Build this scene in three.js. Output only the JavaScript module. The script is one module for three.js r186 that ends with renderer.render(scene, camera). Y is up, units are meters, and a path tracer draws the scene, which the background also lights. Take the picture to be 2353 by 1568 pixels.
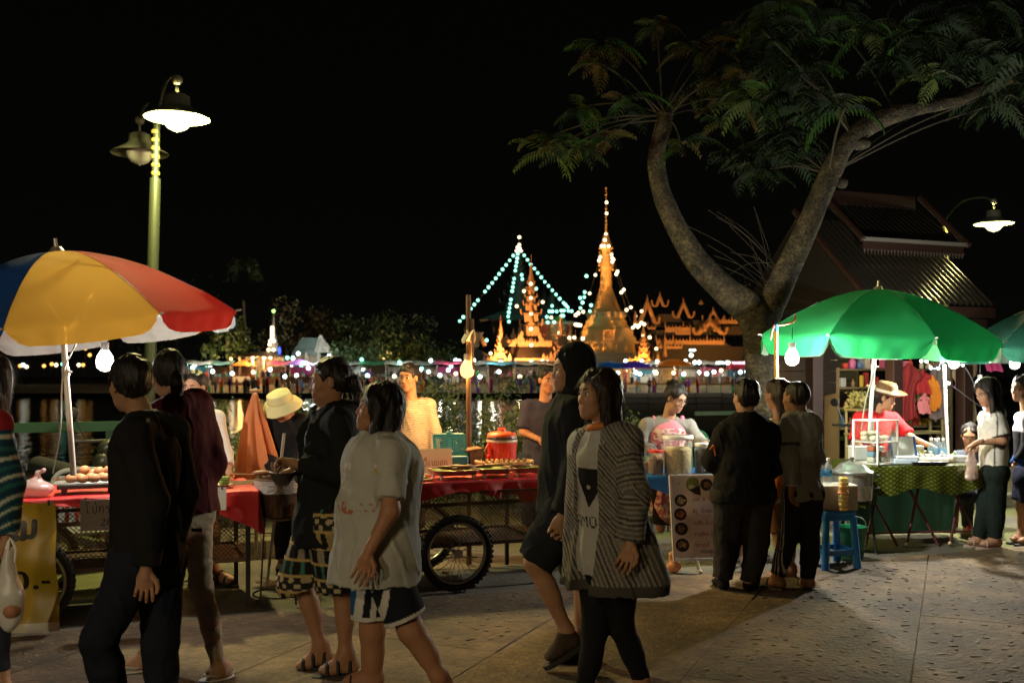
import * as THREE from 'three';
import { mergeGeometries, mergeVertices } from 'three/addons/utils/BufferGeometryUtils.js';
import { RoundedBoxGeometry } from 'three/addons/geometries/RoundedBoxGeometry.js';

// ------------------------------------------------------------------ camera, sky, exposure
const scene = new THREE.Scene();
const F = 2290, EYE = 1.6, HZ = 852;                 // lens in units of a 2352 x 1568 frame, eye height, horizon row
const camera = new THREE.PerspectiveCamera(2 * Math.atan(784 / F) * 180 / Math.PI, 1.5, 0.1, 900);
camera.position.set(0, EYE, 0);
camera.lookAt(0, EYE, -10);
camera.setViewOffset(2352, 1568, 0, 784 - HZ, 2352, 1568);
camera.focus = 5.9;
camera.userData.fStop = 3.2;
camera.updateProjectionMatrix();
scene.add(camera);
const renderer = new THREE.WebGLRenderer();
renderer.toneMapping = THREE.LinearToneMapping;
renderer.toneMappingExposure = 1.0;
renderer.shadowMap.enabled = true;
{ // night sky: almost black, a trace of town glow towards the horizon all the way round
  const w = 64, h = 32, a = new Float32Array(w * h * 4);
  for (let j = 0; j < h; j++) for (let i = 0; i < w; i++) {
    const el = ((j + 0.5) / h - 0.5) * Math.PI, g = 0.0009 + 0.0011 * Math.exp(-Math.max(0, el) * 6);
    a.set([g * 1.05, g, g * 0.8, 1], (j * w + i) * 4);
  }
  const t = new THREE.DataTexture(a, w, h, THREE.RGBAFormat, THREE.FloatType);
  t.mapping = THREE.EquirectangularReflectionMapping; t.magFilter = THREE.LinearFilter; t.needsUpdate = true;
  scene.background = t; scene.environment = t;
}

// ------------------------------------------------------------------ helpers
const V3 = (x = 0, y = 0, z = 0) => new THREE.Vector3(x, y, z);
const at = (u, v, d) => V3((u - 1176) * d / F, EYE + (HZ - v) * d / F, -d);   // a place on the survey sketch at depth d, in metres
const gd = v => F * EYE / (v - HZ);                                          // depth of a point of level ground
const ground = (u, v) => at(u, v, gd(v));
let seed = 7;
const rnd = () => { seed = (seed + 0x6d2b79f5) | 0; let t = Math.imul(seed ^ (seed >>> 15), 1 | seed); t = (t + Math.imul(t ^ (t >>> 7), 61 | t)) ^ t; return ((t ^ (t >>> 14)) >>> 0) / 4294967296; };
const rr = (a, b) => a + (b - a) * rnd();
const pick = a => a[Math.floor(rnd() * a.length)];
const clamp = (x, a = 0, b = 1) => Math.min(b, Math.max(a, x));
const mix = (a, b, t) => a + (b - a) * t;
const sstep = (a, b, x) => { const t = clamp((x - a) / (b - a)); return t * t * (3 - 2 * t); };
const PERM = new Uint8Array(512); for (let i = 0; i < 256; i++) PERM[i] = i;
for (let i = 255; i > 0; i--) { const j = Math.floor(rnd() * (i + 1)); [PERM[i], PERM[j]] = [PERM[j], PERM[i]]; }
for (let i = 0; i < 256; i++) PERM[i + 256] = PERM[i];
function noise(x, y, z) {                                                    // value noise, -1..1
  const xi = Math.floor(x), yi = Math.floor(y), zi = Math.floor(z), X = xi & 255, Y = yi & 255, Z = zi & 255;
  let u = x - xi, v = y - yi, w = z - zi; u = u * u * (3 - 2 * u); v = v * v * (3 - 2 * v); w = w * w * (3 - 2 * w);
  const h = (a, b, c) => PERM[(PERM[(PERM[a & 255] + b) & 255] + c) & 255];
  const a = mix(mix(h(X, Y, Z), h(X + 1, Y, Z), u), mix(h(X, Y + 1, Z), h(X + 1, Y + 1, Z), u), v);
  const b = mix(mix(h(X, Y, Z + 1), h(X + 1, Y, Z + 1), u), mix(h(X, Y + 1, Z + 1), h(X + 1, Y + 1, Z + 1), u), v);
  return mix(a, b, w) / 127.5 - 1;
}
const fbm = (x, y, z, n = 3) => { let s = 0, a = 0.5; for (let i = 0; i < n; i++) { s += a * noise(x, y, z); x = x * 2.03 + 7; y = y * 2.03 + 3; z = z * 2.03 + 5; a *= 0.5; } return s; };
const taken = {};
function numbered(n) { const k = taken[n] = (taken[n] ?? -1) + 1; return k ? n + '_' + String(k).padStart(3, '0') : n; }
const flat = g => { g = g.index ? g.toNonIndexed() : g; for (const k of Object.keys(g.attributes)) if (!['position', 'normal', 'uv', 'color'].includes(k)) g.deleteAttribute(k); if (!g.attributes.uv) g.setAttribute('uv', new THREE.BufferAttribute(new Float32Array(g.attributes.position.count * 2), 2)); return g; };
function join(gs) { gs = (Array.isArray(gs) ? gs : [gs]).filter(Boolean); if (gs.length === 1) return gs[0]; if (gs.every(g => g.index && !!g.attributes.color === !!gs[0].attributes.color && Object.keys(g.attributes).length === Object.keys(gs[0].attributes).length)) return mergeGeometries(gs); const anyCol = gs.some(g => g.attributes.color); return mergeGeometries(gs.map(g => { g = flat(g); if (anyCol && !g.attributes.color) g.setAttribute('color', new THREE.BufferAttribute(new Float32Array(g.attributes.position.count * 3).fill(1), 3)); return g; })); }
function obj(name, gs, m, parent = scene) {
  const o = new THREE.Mesh(join(gs), m); o.castShadow = o.receiveShadow = true;
  o.name = parent === scene ? numbered(name) : name; parent.add(o); return o;
}
function tag(o, label, category, group, kind) { Object.assign(o.userData, { label, category }); if (group) o.userData.group = group; if (kind) o.userData.kind = kind; return o; }
function thing(name, label, category, p = V3(), turn = 0, group) {
  const o = new THREE.Group(); o.name = numbered(name); o.position.copy(p); o.rotation.y = turn; scene.add(o); return tag(o, label, category, group);
}
function struct(name, gs, m) { const o = obj(name, gs, m); o.userData.kind = 'structure'; return o; }
function copy(o, label) { const c = o.clone(); c.name = numbered(o.name.replace(/_\d{3}$/, '')); c.userData = { ...o.userData }; if (label) c.userData.label = label; scene.add(c); return c; }
const mv = (g, x = 0, y = 0, z = 0, rx = 0, ry = 0, rz = 0) => { if (rx) g.rotateX(rx); if (rz) g.rotateZ(rz); if (ry) g.rotateY(ry); g.translate(x, y, z); return g; };
const box = (w, h, d, x = 0, y = 0, z = 0, ry = 0, rx = 0, rz = 0) => mv(new THREE.BoxGeometry(w, h, d), x, y, z, rx, ry, rz);
const rbox = (w, h, d, r, x = 0, y = 0, z = 0, ry = 0, rx = 0, rz = 0) => mv(new RoundedBoxGeometry(w, h, d, 2, Math.min(r, w / 2.01, h / 2.01, d / 2.01)), x, y, z, rx, ry, rz);
const cyl = (r1, r2, h, x = 0, y = 0, z = 0, n = 16, open = false) => mv(new THREE.CylinderGeometry(r1, r2, h, n, 1, open), x, y, z);
const sph = (r, x = 0, y = 0, z = 0, n = 12, sx = 1, sy = 1, sz = 1) => mv(new THREE.SphereGeometry(r, n, Math.max(6, n * 0.7 | 0)).scale(sx, sy, sz), x, y, z);
const lathe = (pts, n = 24, x = 0, y = 0, z = 0) => mv(new THREE.LatheGeometry(pts.map(p => new THREE.Vector2(Math.max(p[0], 1e-4), p[1])), n), x, y, z);
const tube = (pts, r, n = 6, seg, closed = false) => new THREE.TubeGeometry(new THREE.CatmullRomCurve3(pts.map(p => p.isVector3 ? p : V3(...p)), closed, 'centripetal'), seg ?? Math.max(2, pts.length * 3), r, n, closed);
function bar(a, b, r, n = 8, r2 = r) {                                       // straight rod, a to b
  a = a.isVector3 ? a : V3(...a); b = b.isVector3 ? b : V3(...b);
  const d = b.clone().sub(a), g = new THREE.CylinderGeometry(r2, r, d.length(), n);
  g.applyQuaternion(new THREE.Quaternion().setFromUnitVectors(V3(0, 1, 0), d.clone().normalize())); g.translate((a.x + b.x) / 2, (a.y + b.y) / 2, (a.z + b.z) / 2); return g;
}
const ring = (R, r, x = 0, y = 0, z = 0, n = 32, m = 8, rx = Math.PI / 2, ry = 0) => mv(new THREE.TorusGeometry(R, r, m, n), x, y, z, rx, ry);
const prism = (pts, h, bevel = 0) => new THREE.ExtrudeGeometry(new THREE.Shape(pts.map(p => new THREE.Vector2(p[0], p[1]))), { depth: h, bevelEnabled: bevel > 0, bevelSize: bevel, bevelThickness: bevel, bevelSegments: 1 });
function grid(nu, nv, f, col) {                                              // sheet from f(s,t) -> [x,y,z], s,t in 0..1
  const g = new THREE.PlaneGeometry(1, 1, nu, nv), p = g.attributes.position, u = g.attributes.uv;
  const c = col ? new Float32Array(p.count * 3) : null;
  for (let i = 0; i < p.count; i++) { const s = u.getX(i), t = u.getY(i), q = f(s, t); p.setXYZ(i, q[0], q[1], q[2]); if (col) c.set(col(s, t, q), i * 3); }
  if (c) g.setAttribute('color', new THREE.BufferAttribute(c, 3));
  g.computeVertexNormals(); return g;
}
function thick(g, t) {                                                       // gives an indexed sheet a second side and rim-free thickness
  const a = g.clone(), p = a.attributes.position, n = a.attributes.normal;
  for (let i = 0; i < p.count; i++) p.setXYZ(i, p.getX(i) - n.getX(i) * t, p.getY(i) - n.getY(i) * t, p.getZ(i) - n.getZ(i) * t);
  const ix = a.index.array; for (let i = 0; i < ix.length; i += 3) { const q = ix[i]; ix[i] = ix[i + 1]; ix[i + 1] = q; } a.computeVertexNormals(); return join([g, a]);
}
const rgb = (r, g, b) => new THREE.Color().setRGB(r, g, b);
const M = (c, rough = 0.8, o = {}) => new THREE.MeshStandardMaterial({ color: Array.isArray(c) ? rgb(...c) : new THREE.Color(c), roughness: rough, side: THREE.DoubleSide, ...o });
const MP = (c, rough = 0.8, o = {}) => new THREE.MeshPhysicalMaterial({ color: Array.isArray(c) ? rgb(...c) : new THREE.Color(c), roughness: rough, side: THREE.DoubleSide, ...o });
const glow = (c, k) => new THREE.MeshStandardMaterial({ color: 0x222222, roughness: 0.6, emissive: rgb(...c), emissiveIntensity: k });
function dtex(n, f, srgb = true, rep = [1, 1]) {                             // tiling n x n texture from f(u,v) -> grey or [r,g,b], 0..1
  const a = new Uint8Array(n * n * 4);
  for (let j = 0; j < n; j++) for (let i = 0; i < n; i++) { const c = f(i / n, j / n), k = (j * n + i) * 4; const q = Array.isArray(c) ? c : [c, c, c]; for (let m = 0; m < 3; m++) a[k + m] = clamp(q[m]) * 255; a[k + 3] = 255; }
  const t = new THREE.DataTexture(a, n, n); t.wrapS = t.wrapT = THREE.RepeatWrapping; t.magFilter = t.minFilter = THREE.LinearFilter; if (srgb) t.colorSpace = THREE.SRGBColorSpace; t.repeat.set(...rep); t.needsUpdate = true; return t;
}
const tn = (u, v, s, k = 0, n = 4) => { let q = 0, a = 0.5; for (let i = 0; i < n; i++) { const x = u * s, y = v * s, xi = Math.floor(x), yi = Math.floor(y); let fx = x - xi, fy = y - yi; fx = fx * fx * (3 - 2 * fx); fy = fy * fy * (3 - 2 * fy); const h = (a, b) => PERM[PERM[((a % s) + s + k * 17) & 255] + (((b % s) + s) & 255)] / 255; q += a * mix(mix(h(xi, yi), h(xi + 1, yi), fx), mix(h(xi, yi + 1), h(xi + 1, yi + 1), fx), fy); a *= 0.5; s *= 2; } return q; };
function canvasTex(w, h, draw) { const c = document.createElement('canvas'); c.width = w; c.height = h; const g = c.getContext('2d'); draw(g, w, h); const t = new THREE.CanvasTexture(c); t.colorSpace = THREE.SRGBColorSpace; t.magFilter = THREE.LinearFilter; return t; }
const T = {
  concrete: dtex(512, (u, v) => { const a = tn(u, v, 5, 1), b = tn(u, v, 40, 2), s = tn(u, v, 128, 3, 2); const k = 0.4 + 0.55 * a + 0.35 * (b - 0.5) + (s > 0.62 ? -0.16 : s < 0.2 ? 0.1 : 0); return [k, k * 0.955, k * 0.89]; }),
  concreteB: dtex(512, (u, v) => 0.5 + 0.9 * (tn(u, v, 48, 2) - 0.5) + 0.5 * (tn(u, v, 128, 3, 2) - 0.5), false),
  grain: dtex(256, (u, v) => { const a = tn(u, v, 24, 4); return 0.55 + 0.45 * a; }),
  grainB: dtex(256, (u, v) => tn(u, v, 32, 5), false),
  bark: dtex(512, (u, v) => { const a = tn(u * 1, v, 10, 6), b = tn(u, v, 44, 7), l = tn(u, v, 7, 8); const k = 0.42 + 0.5 * (a - 0.5) + 0.5 * (b - 0.5); const m = 0.5 * sstep(0.46, 0.62, l) * sstep(0.4, 0.6, b); return [k + 0.1 * m, k * 0.93 + 0.12 * m, k * 0.78 + 0.05 * m]; }),
  barkB: dtex(512, (u, v) => 0.6 * tn(u, v, 14, 6) + 0.5 * tn(u, v, 60, 7), false),
  weave: dtex(128, (u, v) => 0.5 + 0.25 * Math.sin(u * 64 * Math.PI) + 0.25 * Math.sin(v * 64 * Math.PI), false),
  wood: dtex(256, (u, v) => { const a = tn(u, v, 4, 9), g = 0.5 + 0.5 * Math.sin((u * 12 + a * 5) * 6.283); const k = 0.5 + 0.22 * g + 0.3 * (tn(u, v, 64, 10) - 0.5); return [k, k * 0.86, k * 0.68]; }),
};
const rep = (t, x, y) => { const c = t.clone(); c.repeat.set(x, y); c.needsUpdate = true; return c; };
function lamp(parent, p, color, cd, r = 0.03) { const l = new THREE.PointLight(rgb(...color), cd, 0, 2); l.position.copy(p); l.castShadow = true; l.shadow.radius = r / 0.02; parent.add(l); return l; }

// ------------------------------------------------------------------ smooth solid modelling (distance fields meshed by surface nets)
const smin = (a, b, k) => { const h = Math.max(k - Math.abs(a - b), 0) / k; return Math.min(a, b) - h * h * k * 0.25; };
const cap = (a, b, ra, rb = ra) => { const dx = b.x - a.x, dy = b.y - a.y, dz = b.z - a.z, L = dx * dx + dy * dy + dz * dz || 1e-9; return { a, b, L: Math.sqrt(L), r: Math.max(ra, rb), f: (x, y, z) => { x -= a.x; y -= a.y; z -= a.z; let t = (x * dx + y * dy + z * dz) / L; t = t < 0 ? 0 : t > 1 ? 1 : t; x -= t * dx; y -= t * dy; z -= t * dz; return Math.sqrt(x * x + y * y + z * z) - ra - (rb - ra) * t; } }; };
const ecap = (a, b, A, B, R) => {                                            // capsule of elliptic section: A, B = [half width along R, half depth]
  const D = b.clone().sub(a), L = D.lengthSq() || 1e-9;
  return { a, b, L: Math.sqrt(L), r: Math.max(...A, ...B), f: (x, y, z) => { x -= a.x; y -= a.y; z -= a.z; let t = (x * D.x + y * D.y + z * D.z) / L; t = t < 0 ? 0 : t > 1 ? 1 : t; x -= t * D.x; y -= t * D.y; z -= t * D.z; const w = mix(A[0], B[0], t), e = mix(A[1], B[1], t), s = x * R.x + y * R.y + z * R.z; const q = Math.max(0, x * x + y * y + z * z - s * s); const n = Math.sqrt(s * s / (w * w) + q / (e * e)); return n < 1e-6 ? -e : (n - 1) * (n > 1 ? Math.sqrt(s * s + q) / n : Math.min(w, e)); } };
};
const ell = (c, r, B) => ({ a: c, b: c, L: 0, r: Math.max(...r), f: (x, y, z) => { x -= c.x; y -= c.y; z -= c.z; let p = x, q = y, s = z; if (B) { p = x * B[0].x + y * B[0].y + z * B[0].z; q = x * B[1].x + y * B[1].y + z * B[1].z; s = x * B[2].x + y * B[2].y + z * B[2].z; } const k0 = Math.sqrt(p * p / (r[0] * r[0]) + q * q / (r[1] * r[1]) + s * s / (r[2] * r[2])); const k1 = Math.sqrt(p * p / r[0] ** 4 + q * q / r[1] ** 4 + s * s / r[2] ** 4); return k1 < 1e-9 ? -Math.min(...r) : k0 * (k0 - 1) / k1; } });
const field = (ps, k = 0.03) => (x, y, z) => { let d = 1e9; for (let i = 0; i < ps.length; i++) { const e = ps[i].f(x, y, z); d = i ? smin(d, e, k) : e; } return d; };
function bounds(ps, m = 0.03) { const lo = V3(1e9, 1e9, 1e9), hi = V3(-1e9, -1e9, -1e9); for (const p of ps) for (const q of [p.a, p.b]) for (const k of ['x', 'y', 'z']) { lo[k] = Math.min(lo[k], q[k] - p.r - m); hi[k] = Math.max(hi[k], q[k] + p.r + m); } return [lo, hi]; }
function nets(f, lo, hi, c, color) {
  const nx = Math.ceil((hi.x - lo.x) / c) + 1, ny = Math.ceil((hi.y - lo.y) / c) + 1, nz = Math.ceil((hi.z - lo.z) / c) + 1, v = new Float32Array(nx * ny * nz).fill(1), B = 8, R = B * c * 0.87 * 1.35 + 0.012;
  for (let k = 0; k < nz; k += B) for (let j = 0; j < ny; j += B) for (let i = 0; i < nx; i += B) {
    const m = f(lo.x + (i + B / 2) * c, lo.y + (j + B / 2) * c, lo.z + (k + B / 2) * c), far = Math.abs(m) > R;
    for (let z = k; z < Math.min(k + B, nz); z++) for (let y = j; y < Math.min(j + B, ny); y++) for (let x = i; x < Math.min(i + B, nx); x++) v[(z * ny + y) * nx + x] = far ? m : f(lo.x + x * c, lo.y + y * c, lo.z + z * c);
  }
  const id = new Int32Array(nx * ny * nz).fill(-1), pos = [], idx = [], off = [0, 1, nx, nx + 1, nx * ny, nx * ny + 1, nx * ny + nx, nx * ny + nx + 1];
  const E = [[0, 1], [2, 3], [4, 5], [6, 7], [0, 2], [1, 3], [4, 6], [5, 7], [0, 4], [1, 5], [2, 6], [3, 7]];
  for (let k = 0; k < nz - 1; k++) for (let j = 0; j < ny - 1; j++) for (let i = 0; i < nx - 1; i++) {
    const o = (k * ny + j) * nx + i; let neg = 0; for (let q = 0; q < 8; q++) if (v[o + off[q]] < 0) neg++;
    if (!neg || neg === 8) continue;
    let X = 0, Y = 0, Z = 0, n = 0;
    for (const [a, b] of E) { const p = v[o + off[a]], q = v[o + off[b]]; if ((p < 0) === (q < 0)) continue; const t = p / (p - q); X += (a & 1) + ((b & 1) - (a & 1)) * t; Y += (a >> 1 & 1) + ((b >> 1 & 1) - (a >> 1 & 1)) * t; Z += (a >> 2) + ((b >> 2) - (a >> 2)) * t; n++; }
    id[o] = pos.length / 3; pos.push(lo.x + (i + X / n) * c, lo.y + (j + Y / n) * c, lo.z + (k + Z / n) * c);
  }
  const quad = (a, b, d, e, fl) => { if (a < 0 || b < 0 || d < 0 || e < 0) return; fl ? idx.push(a, b, d, b, e, d) : idx.push(a, d, b, b, d, e); };
  for (let k = 1; k < nz - 1; k++) for (let j = 1; j < ny - 1; j++) for (let i = 1; i < nx - 1; i++) {
    const o = (k * ny + j) * nx + i, s = v[o] < 0;
    if (s !== v[o + 1] < 0) quad(id[o - nx - nx * ny], id[o - nx * ny], id[o - nx], id[o], s);
    if (s !== v[o + nx] < 0) quad(id[o - 1 - nx * ny], id[o - nx * ny], id[o - 1], id[o], !s);
    if (s !== v[o + nx * ny] < 0) quad(id[o - 1 - nx], id[o - nx], id[o - 1], id[o], s);
  }
  const g = new THREE.BufferGeometry(); g.setAttribute('position', new THREE.Float32BufferAttribute(pos, 3)); g.setIndex(idx); g.computeVertexNormals();
  const uv = new Float32Array(pos.length / 3 * 2); for (let i = 0; i < uv.length / 2; i++) { uv[2 * i] = pos[3 * i] + pos[3 * i + 2] * 0.7; uv[2 * i + 1] = pos[3 * i + 1]; } g.setAttribute('uv', new THREE.BufferAttribute(uv, 2));
  if (color) { const c3 = new Float32Array(pos.length), nn = g.attributes.normal; for (let i = 0; i < pos.length; i += 3) c3.set(color(V3(pos[i], pos[i + 1], pos[i + 2]), V3(nn.getX(i / 3), nn.getY(i / 3), nn.getZ(i / 3))), i); g.setAttribute('color', new THREE.BufferAttribute(c3, 3)); }
  return g;
}
// ------------------------------------------------------------------ the setting: street, verge, kerb, lake, far shore
const PHI = 0.38, MA = V3(Math.cos(PHI), 0, -Math.sin(PHI)), MN = V3(-Math.sin(PHI), 0, -Math.cos(PHI)), MO = V3(0, 0, -7.25);
const mk = (s, t, y = 0) => V3(MO.x + MA.x * s + MN.x * t, y, MO.z + MA.z * s + MN.z * t);   // along the row of carts, across it, up
const mConc = [[0.235, 0.168, 0.098], [0.2, 0.145, 0.087], [0.26, 0.187, 0.11]].map(c => M(c, 0.82, { map: rep(T.concrete, 0.62, 0.62), bumpMap: rep(T.concreteB, 0.9, 0.9), bumpScale: 0.009 }));
const mPeb = [[0.235, 0.175, 0.108], [0.205, 0.152, 0.095], [0.27, 0.205, 0.13]].map(c => M(c, 0.72, { map: rep(T.grain, 2, 2) }));
{
  const street = new THREE.Group(); street.name = 'street'; street.userData.kind = 'structure'; scene.add(street);
  obj('joint_bed', mv(new THREE.PlaneGeometry(60, 40), 0, -0.03, 4, -Math.PI / 2), M([0.05, 0.045, 0.035], 0.95), street);
  const e1 = V3(0.914, 0, 0.407), e2 = V3(0.407, 0, -0.914), C0 = V3(-0.089, 0, -5.68), W = 1.09, L = 1.9;
  const side = p => p.clone().sub(MO).dot(MN);                              // > 0: beyond the street edge
  const clip = ps => { const o = []; ps.forEach((p, i) => { const q = ps[(i + 1) % ps.length], a = side(p), b = side(q); if (a <= 0) o.push(p); if (a * b < 0) o.push(p.clone().lerp(q, a / (a - b))); }); return o; };
  const near = [], pebbleGeo = [0, 1, 2, 3].map(k => { const g = new THREE.SphereGeometry(1, 9, 6); const p = g.attributes.position; for (let i = 0; i < p.count; i++) { const q = V3().fromBufferAttribute(p, i), n = 1 + 0.22 * noise(q.x * 1.3 + k * 9, q.y * 1.3, q.z * 1.3 + k); p.setXYZ(i, q.x * n, q.y * n, q.z * n); } g.computeVertexNormals(); return g; });
  const rest = [];
  for (let i = -6; i < 7; i++) for (let j = -3; j < 5; j++) {
    const o = C0.clone().addScaledVector(e1, i * W).addScaledVector(e2, j * L), g = 0.0055;
    let ps = [[g, g], [W - g, g], [W - g, L - g], [g, L - g]].map(([a, b]) => o.clone().addScaledVector(e1, a + rr(-0.004, 0.004)).addScaledVector(e2, b + rr(-0.004, 0.004)));
    const c = o.clone().addScaledVector(e1, W / 2).addScaledVector(e2, L / 2);
    if (c.z > -2.6 || Math.abs(c.x) > 6 || -c.z * 0.62 + 1 < Math.abs(c.x)) continue;
    ps = clip(ps); if (ps.length < 3) continue;
    const s = prism(ps.map(p => [p.x, -p.z]), 0.05, 0.006); s.rotateX(-Math.PI / 2); s.translate(0, -0.056 + rr(-0.002, 0.002), 0);
    obj('concrete_slab', s, pick(mConc), street);
    if (!(i >= 1 || (i === -1 && j >= 0) || (i === -3 && j === -1))) continue;
    for (let a = 0.1; a < W - 0.06; a += 0.125) for (let b = 0.08; b < L - 0.05; b += 0.115) {
      if (rnd() < 0.22) continue;
      const p = o.clone().addScaledVector(e1, a + rr(-0.045, 0.045)).addScaledVector(e2, b + rr(-0.04, 0.04));
      if (side(p) > -0.04) continue;
      const big = rnd(); near.push([p, mix(0.012, 0.036, big * big), rr(0.009, 0.02), rr(-0.9, 0.9)]);
    }
  }
  near.sort((a, b) => a[0].z > b[0].z ? -1 : 1);
  const shown = near.filter(q => { const d = -q[0].z, u = 1176 + q[0].x * F / d, v = HZ + EYE * F / d; return u > 0 && u < 2352 && v < 1568; });
  const set = new Set(shown.slice(0, 280));
  for (const q of near) {
    const k = Math.floor(rnd() * 4), [p, a, b, t] = q, hgt = rr(0.004, 0.007);
    if (set.has(q)) { const o = obj('pebble', pebbleGeo[k], pick(mPeb), street); o.position.set(p.x, 0.001, p.z); o.scale.set(a, hgt, b); o.rotation.y = t; }
    else { const g = pebbleGeo[k].clone(); g.scale(a, hgt, b); g.rotateY(t); g.translate(p.x, 0.001, p.z); rest.push(g); }
  }
  const st = obj('pebbles', rest, mPeb[0], street); st.userData.kind = 'stuff';
  // verge of worn, mossy paving between street and kerb
  const vg = grid(120, 16, (s, t) => { const p = mk(mix(-14, 16, s), mix(0.0, 2.0, t)); const h = -0.012 + 0.012 * fbm(p.x * 3, 0, p.z * 3); return [p.x, h, p.z]; }, (s, t, q) => { const a = fbm(q[0] * 1.3, 3, q[2] * 1.3, 4), m = sstep(-0.1, 0.25, a + (t - 0.35) * 0.5), k = 0.9 + 0.4 * fbm(q[0] * 6, 1, q[2] * 6); return [mix(0.11, 0.12, m) * k, mix(0.1, 0.13, m) * k, mix(0.085, 0.04, m) * k]; });
  const pv = vg.attributes.position, uvv = vg.attributes.uv; for (let i = 0; i < pv.count; i++) uvv.setXY(i, pv.getX(i), pv.getZ(i));
  struct('verge', vg, M([1, 1, 1], 0.9, { vertexColors: true, bumpMap: rep(T.concreteB, 1, 1), bumpScale: 0.012 }));
  // kerb stones
  const kerb = new THREE.Group(); kerb.name = 'kerb'; kerb.userData.kind = 'structure'; scene.add(kerb);
  const kg = [0, 1].map(k => rbox(0.985, 0.24, 0.16, 0.02)), km = [M([0.26, 0.25, 0.19], 0.85, { map: rep(T.concrete, 1, 1) }), M([0.2, 0.2, 0.14], 0.9, { map: rep(T.concrete, 1.3, 1) })];
  for (let i = -9; i < 12; i++) { const o = obj('kerb_stone', kg[0], pick(km), kerb); o.position.copy(mk(i, 2.08, 0.03 + rr(-0.006, 0.006))); o.rotation.y = PHI + rr(-0.01, 0.01); }
  // lakeside lawn, bank and lake
  const lw = grid(160, 30, (s, t) => { const S = mix(-16, 24, s), Tt = mix(2.15, 8.2, t), p = mk(S, Tt); const dip = sstep(4.6, 8.2, Tt); return [p.x, mix(0.13, -2.2, dip) + 0.03 * fbm(p.x * 2, 1, p.z * 2), p.z]; }, (s, t, q) => { const a = fbm(q[0] * 1.1, 7, q[2] * 1.1, 4), k = 0.8 + 0.5 * fbm(q[0] * 7, 2, q[2] * 7), m = sstep(-0.2, 0.2, a); return [mix(0.12, 0.07, m) * k, mix(0.1, 0.1, m) * k, mix(0.06, 0.025, m) * k]; });
  struct('lawn', lw, M([1, 1, 1], 0.95, { vertexColors: true, bumpMap: rep(T.grainB, 20, 20), bumpScale: 0.03 }));
  const lb = dtex(512, (u, v) => tn(u, v, 12, 11, 5), false, [40, 20]);
  struct('lake_water', mv(new THREE.PlaneGeometry(420, 150), 0, -1.45, -80, -Math.PI / 2), MP([0.006, 0.009, 0.008], 0.09, { bumpMap: lb, bumpScale: 0.05, ior: 1.33 }));
  const fs = grid(100, 60, (s, t) => { const x = mix(-130, 130, s), z = mix(-113, -190, t); return [x, -0.95 + 0.8 * sstep(0.1, 0.19, t) + 0.6 * sstep(0.22, 0.5, t) + 0.05 * fbm(x * 0.3, 0, z * 0.3), z]; }, (s, t, q) => { const k = 0.9 + 0.5 * fbm(q[0] * 0.5, 4, q[2] * 0.5); return [0.14 * k, 0.115 * k, 0.06 * k]; });
  struct('far_shore', fs, M([1, 1, 1], 0.95, { vertexColors: true }));
  struct('shore_wall', box(260, 0.8, 0.4, 0, -1.28, -112.9), M([0.2, 0.17, 0.13], 0.9, { map: T.concrete }));
}
{ // a dark grassy spit with a bamboo fence in the lake on the right
  const sp = grid(60, 24, (s, t) => { const D = mix(30, 112, t), x = D * mix(0.085, 0.40, s); const e = Math.min(1, Math.min(s, 1 - s) * 12) * Math.min(1, Math.min(t, 1 - t) * 14); return [x, -1.6 + 0.85 * e + 0.05 * fbm(x * 0.6, 0, D * 0.6), -D]; }, (s, t, q) => { const k = 0.8 + 0.6 * fbm(q[0] * 0.7, 4, q[2] * 0.7); return [0.05 * k, 0.055 * k, 0.022 * k]; });
  struct('grass_spit', sp, M([1, 1, 1], 0.95, { vertexColors: true }));
  const fm = M([0.2, 0.16, 0.09], 0.8);
  for (const [D, x0, x1] of [[42, 4.4, 15], [62, 7, 22]]) { const o = thing('bamboo_fence', D < 50 ? 'low bamboo fence on the near part of the dark grassy spit' : 'low bamboo fence on the far part of the dark grassy spit', 'fence', V3(x0, -0.78, -D)); for (const y of [0.35, 0.7]) obj('rail', bar([0, y, 0], [x1 - x0, y, 0], 0.03, 5), fm, o); for (let x = 0; x <= x1 - x0; x += 1.5) obj('stake', bar([x, 0, 0.03], [x + rr(-0.1, 0.1), rr(0.8, 1.1), 0.03], 0.03, 5), fm, o); }
}
// leafy lakeside shrubs, each with stems and leaves of its own
const mLeafA = MP([0.075, 0.11, 0.022], 0.55, { transmission: 0.25, thickness: 0 }), mLeafB = MP([0.05, 0.085, 0.02], 0.5, { transmission: 0.25, thickness: 0 }), mLeafDry = MP([0.14, 0.11, 0.035], 0.6, { transmission: 0.25, thickness: 0 });
const mStem = M([0.1, 0.08, 0.05], 0.9);
function leafSoup(list) {                                                    // list of [pos, dir, len, width]; two bent triangles per leaf
  const P = new Float32Array(list.length * 12), I = []; let n = 0;
  for (const [p, d, L, w] of list) {
    const s = V3(rr(-1, 1), rr(-1, 1), rr(-1, 1)).cross(d).normalize().multiplyScalar(w), q = p.clone().addScaledVector(d, L * 0.5), e = p.clone().addScaledVector(d, L); e.y -= L * 0.18;
    P.set([p.x, p.y, p.z, q.x + s.x, q.y + s.y, q.z + s.z, q.x - s.x, q.y - s.y, q.z - s.z, e.x, e.y, e.z], n * 12); I.push(n * 4, n * 4 + 1, n * 4 + 2, n * 4 + 1, n * 4 + 3, n * 4 + 2); n++;
  }
  const g = new THREE.BufferGeometry(); g.setAttribute('position', new THREE.BufferAttribute(P, 3)); g.setIndex(I); g.computeVertexNormals(); g.setAttribute('uv', new THREE.BufferAttribute(new Float32Array(n * 8), 2)); return g;
}
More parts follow.
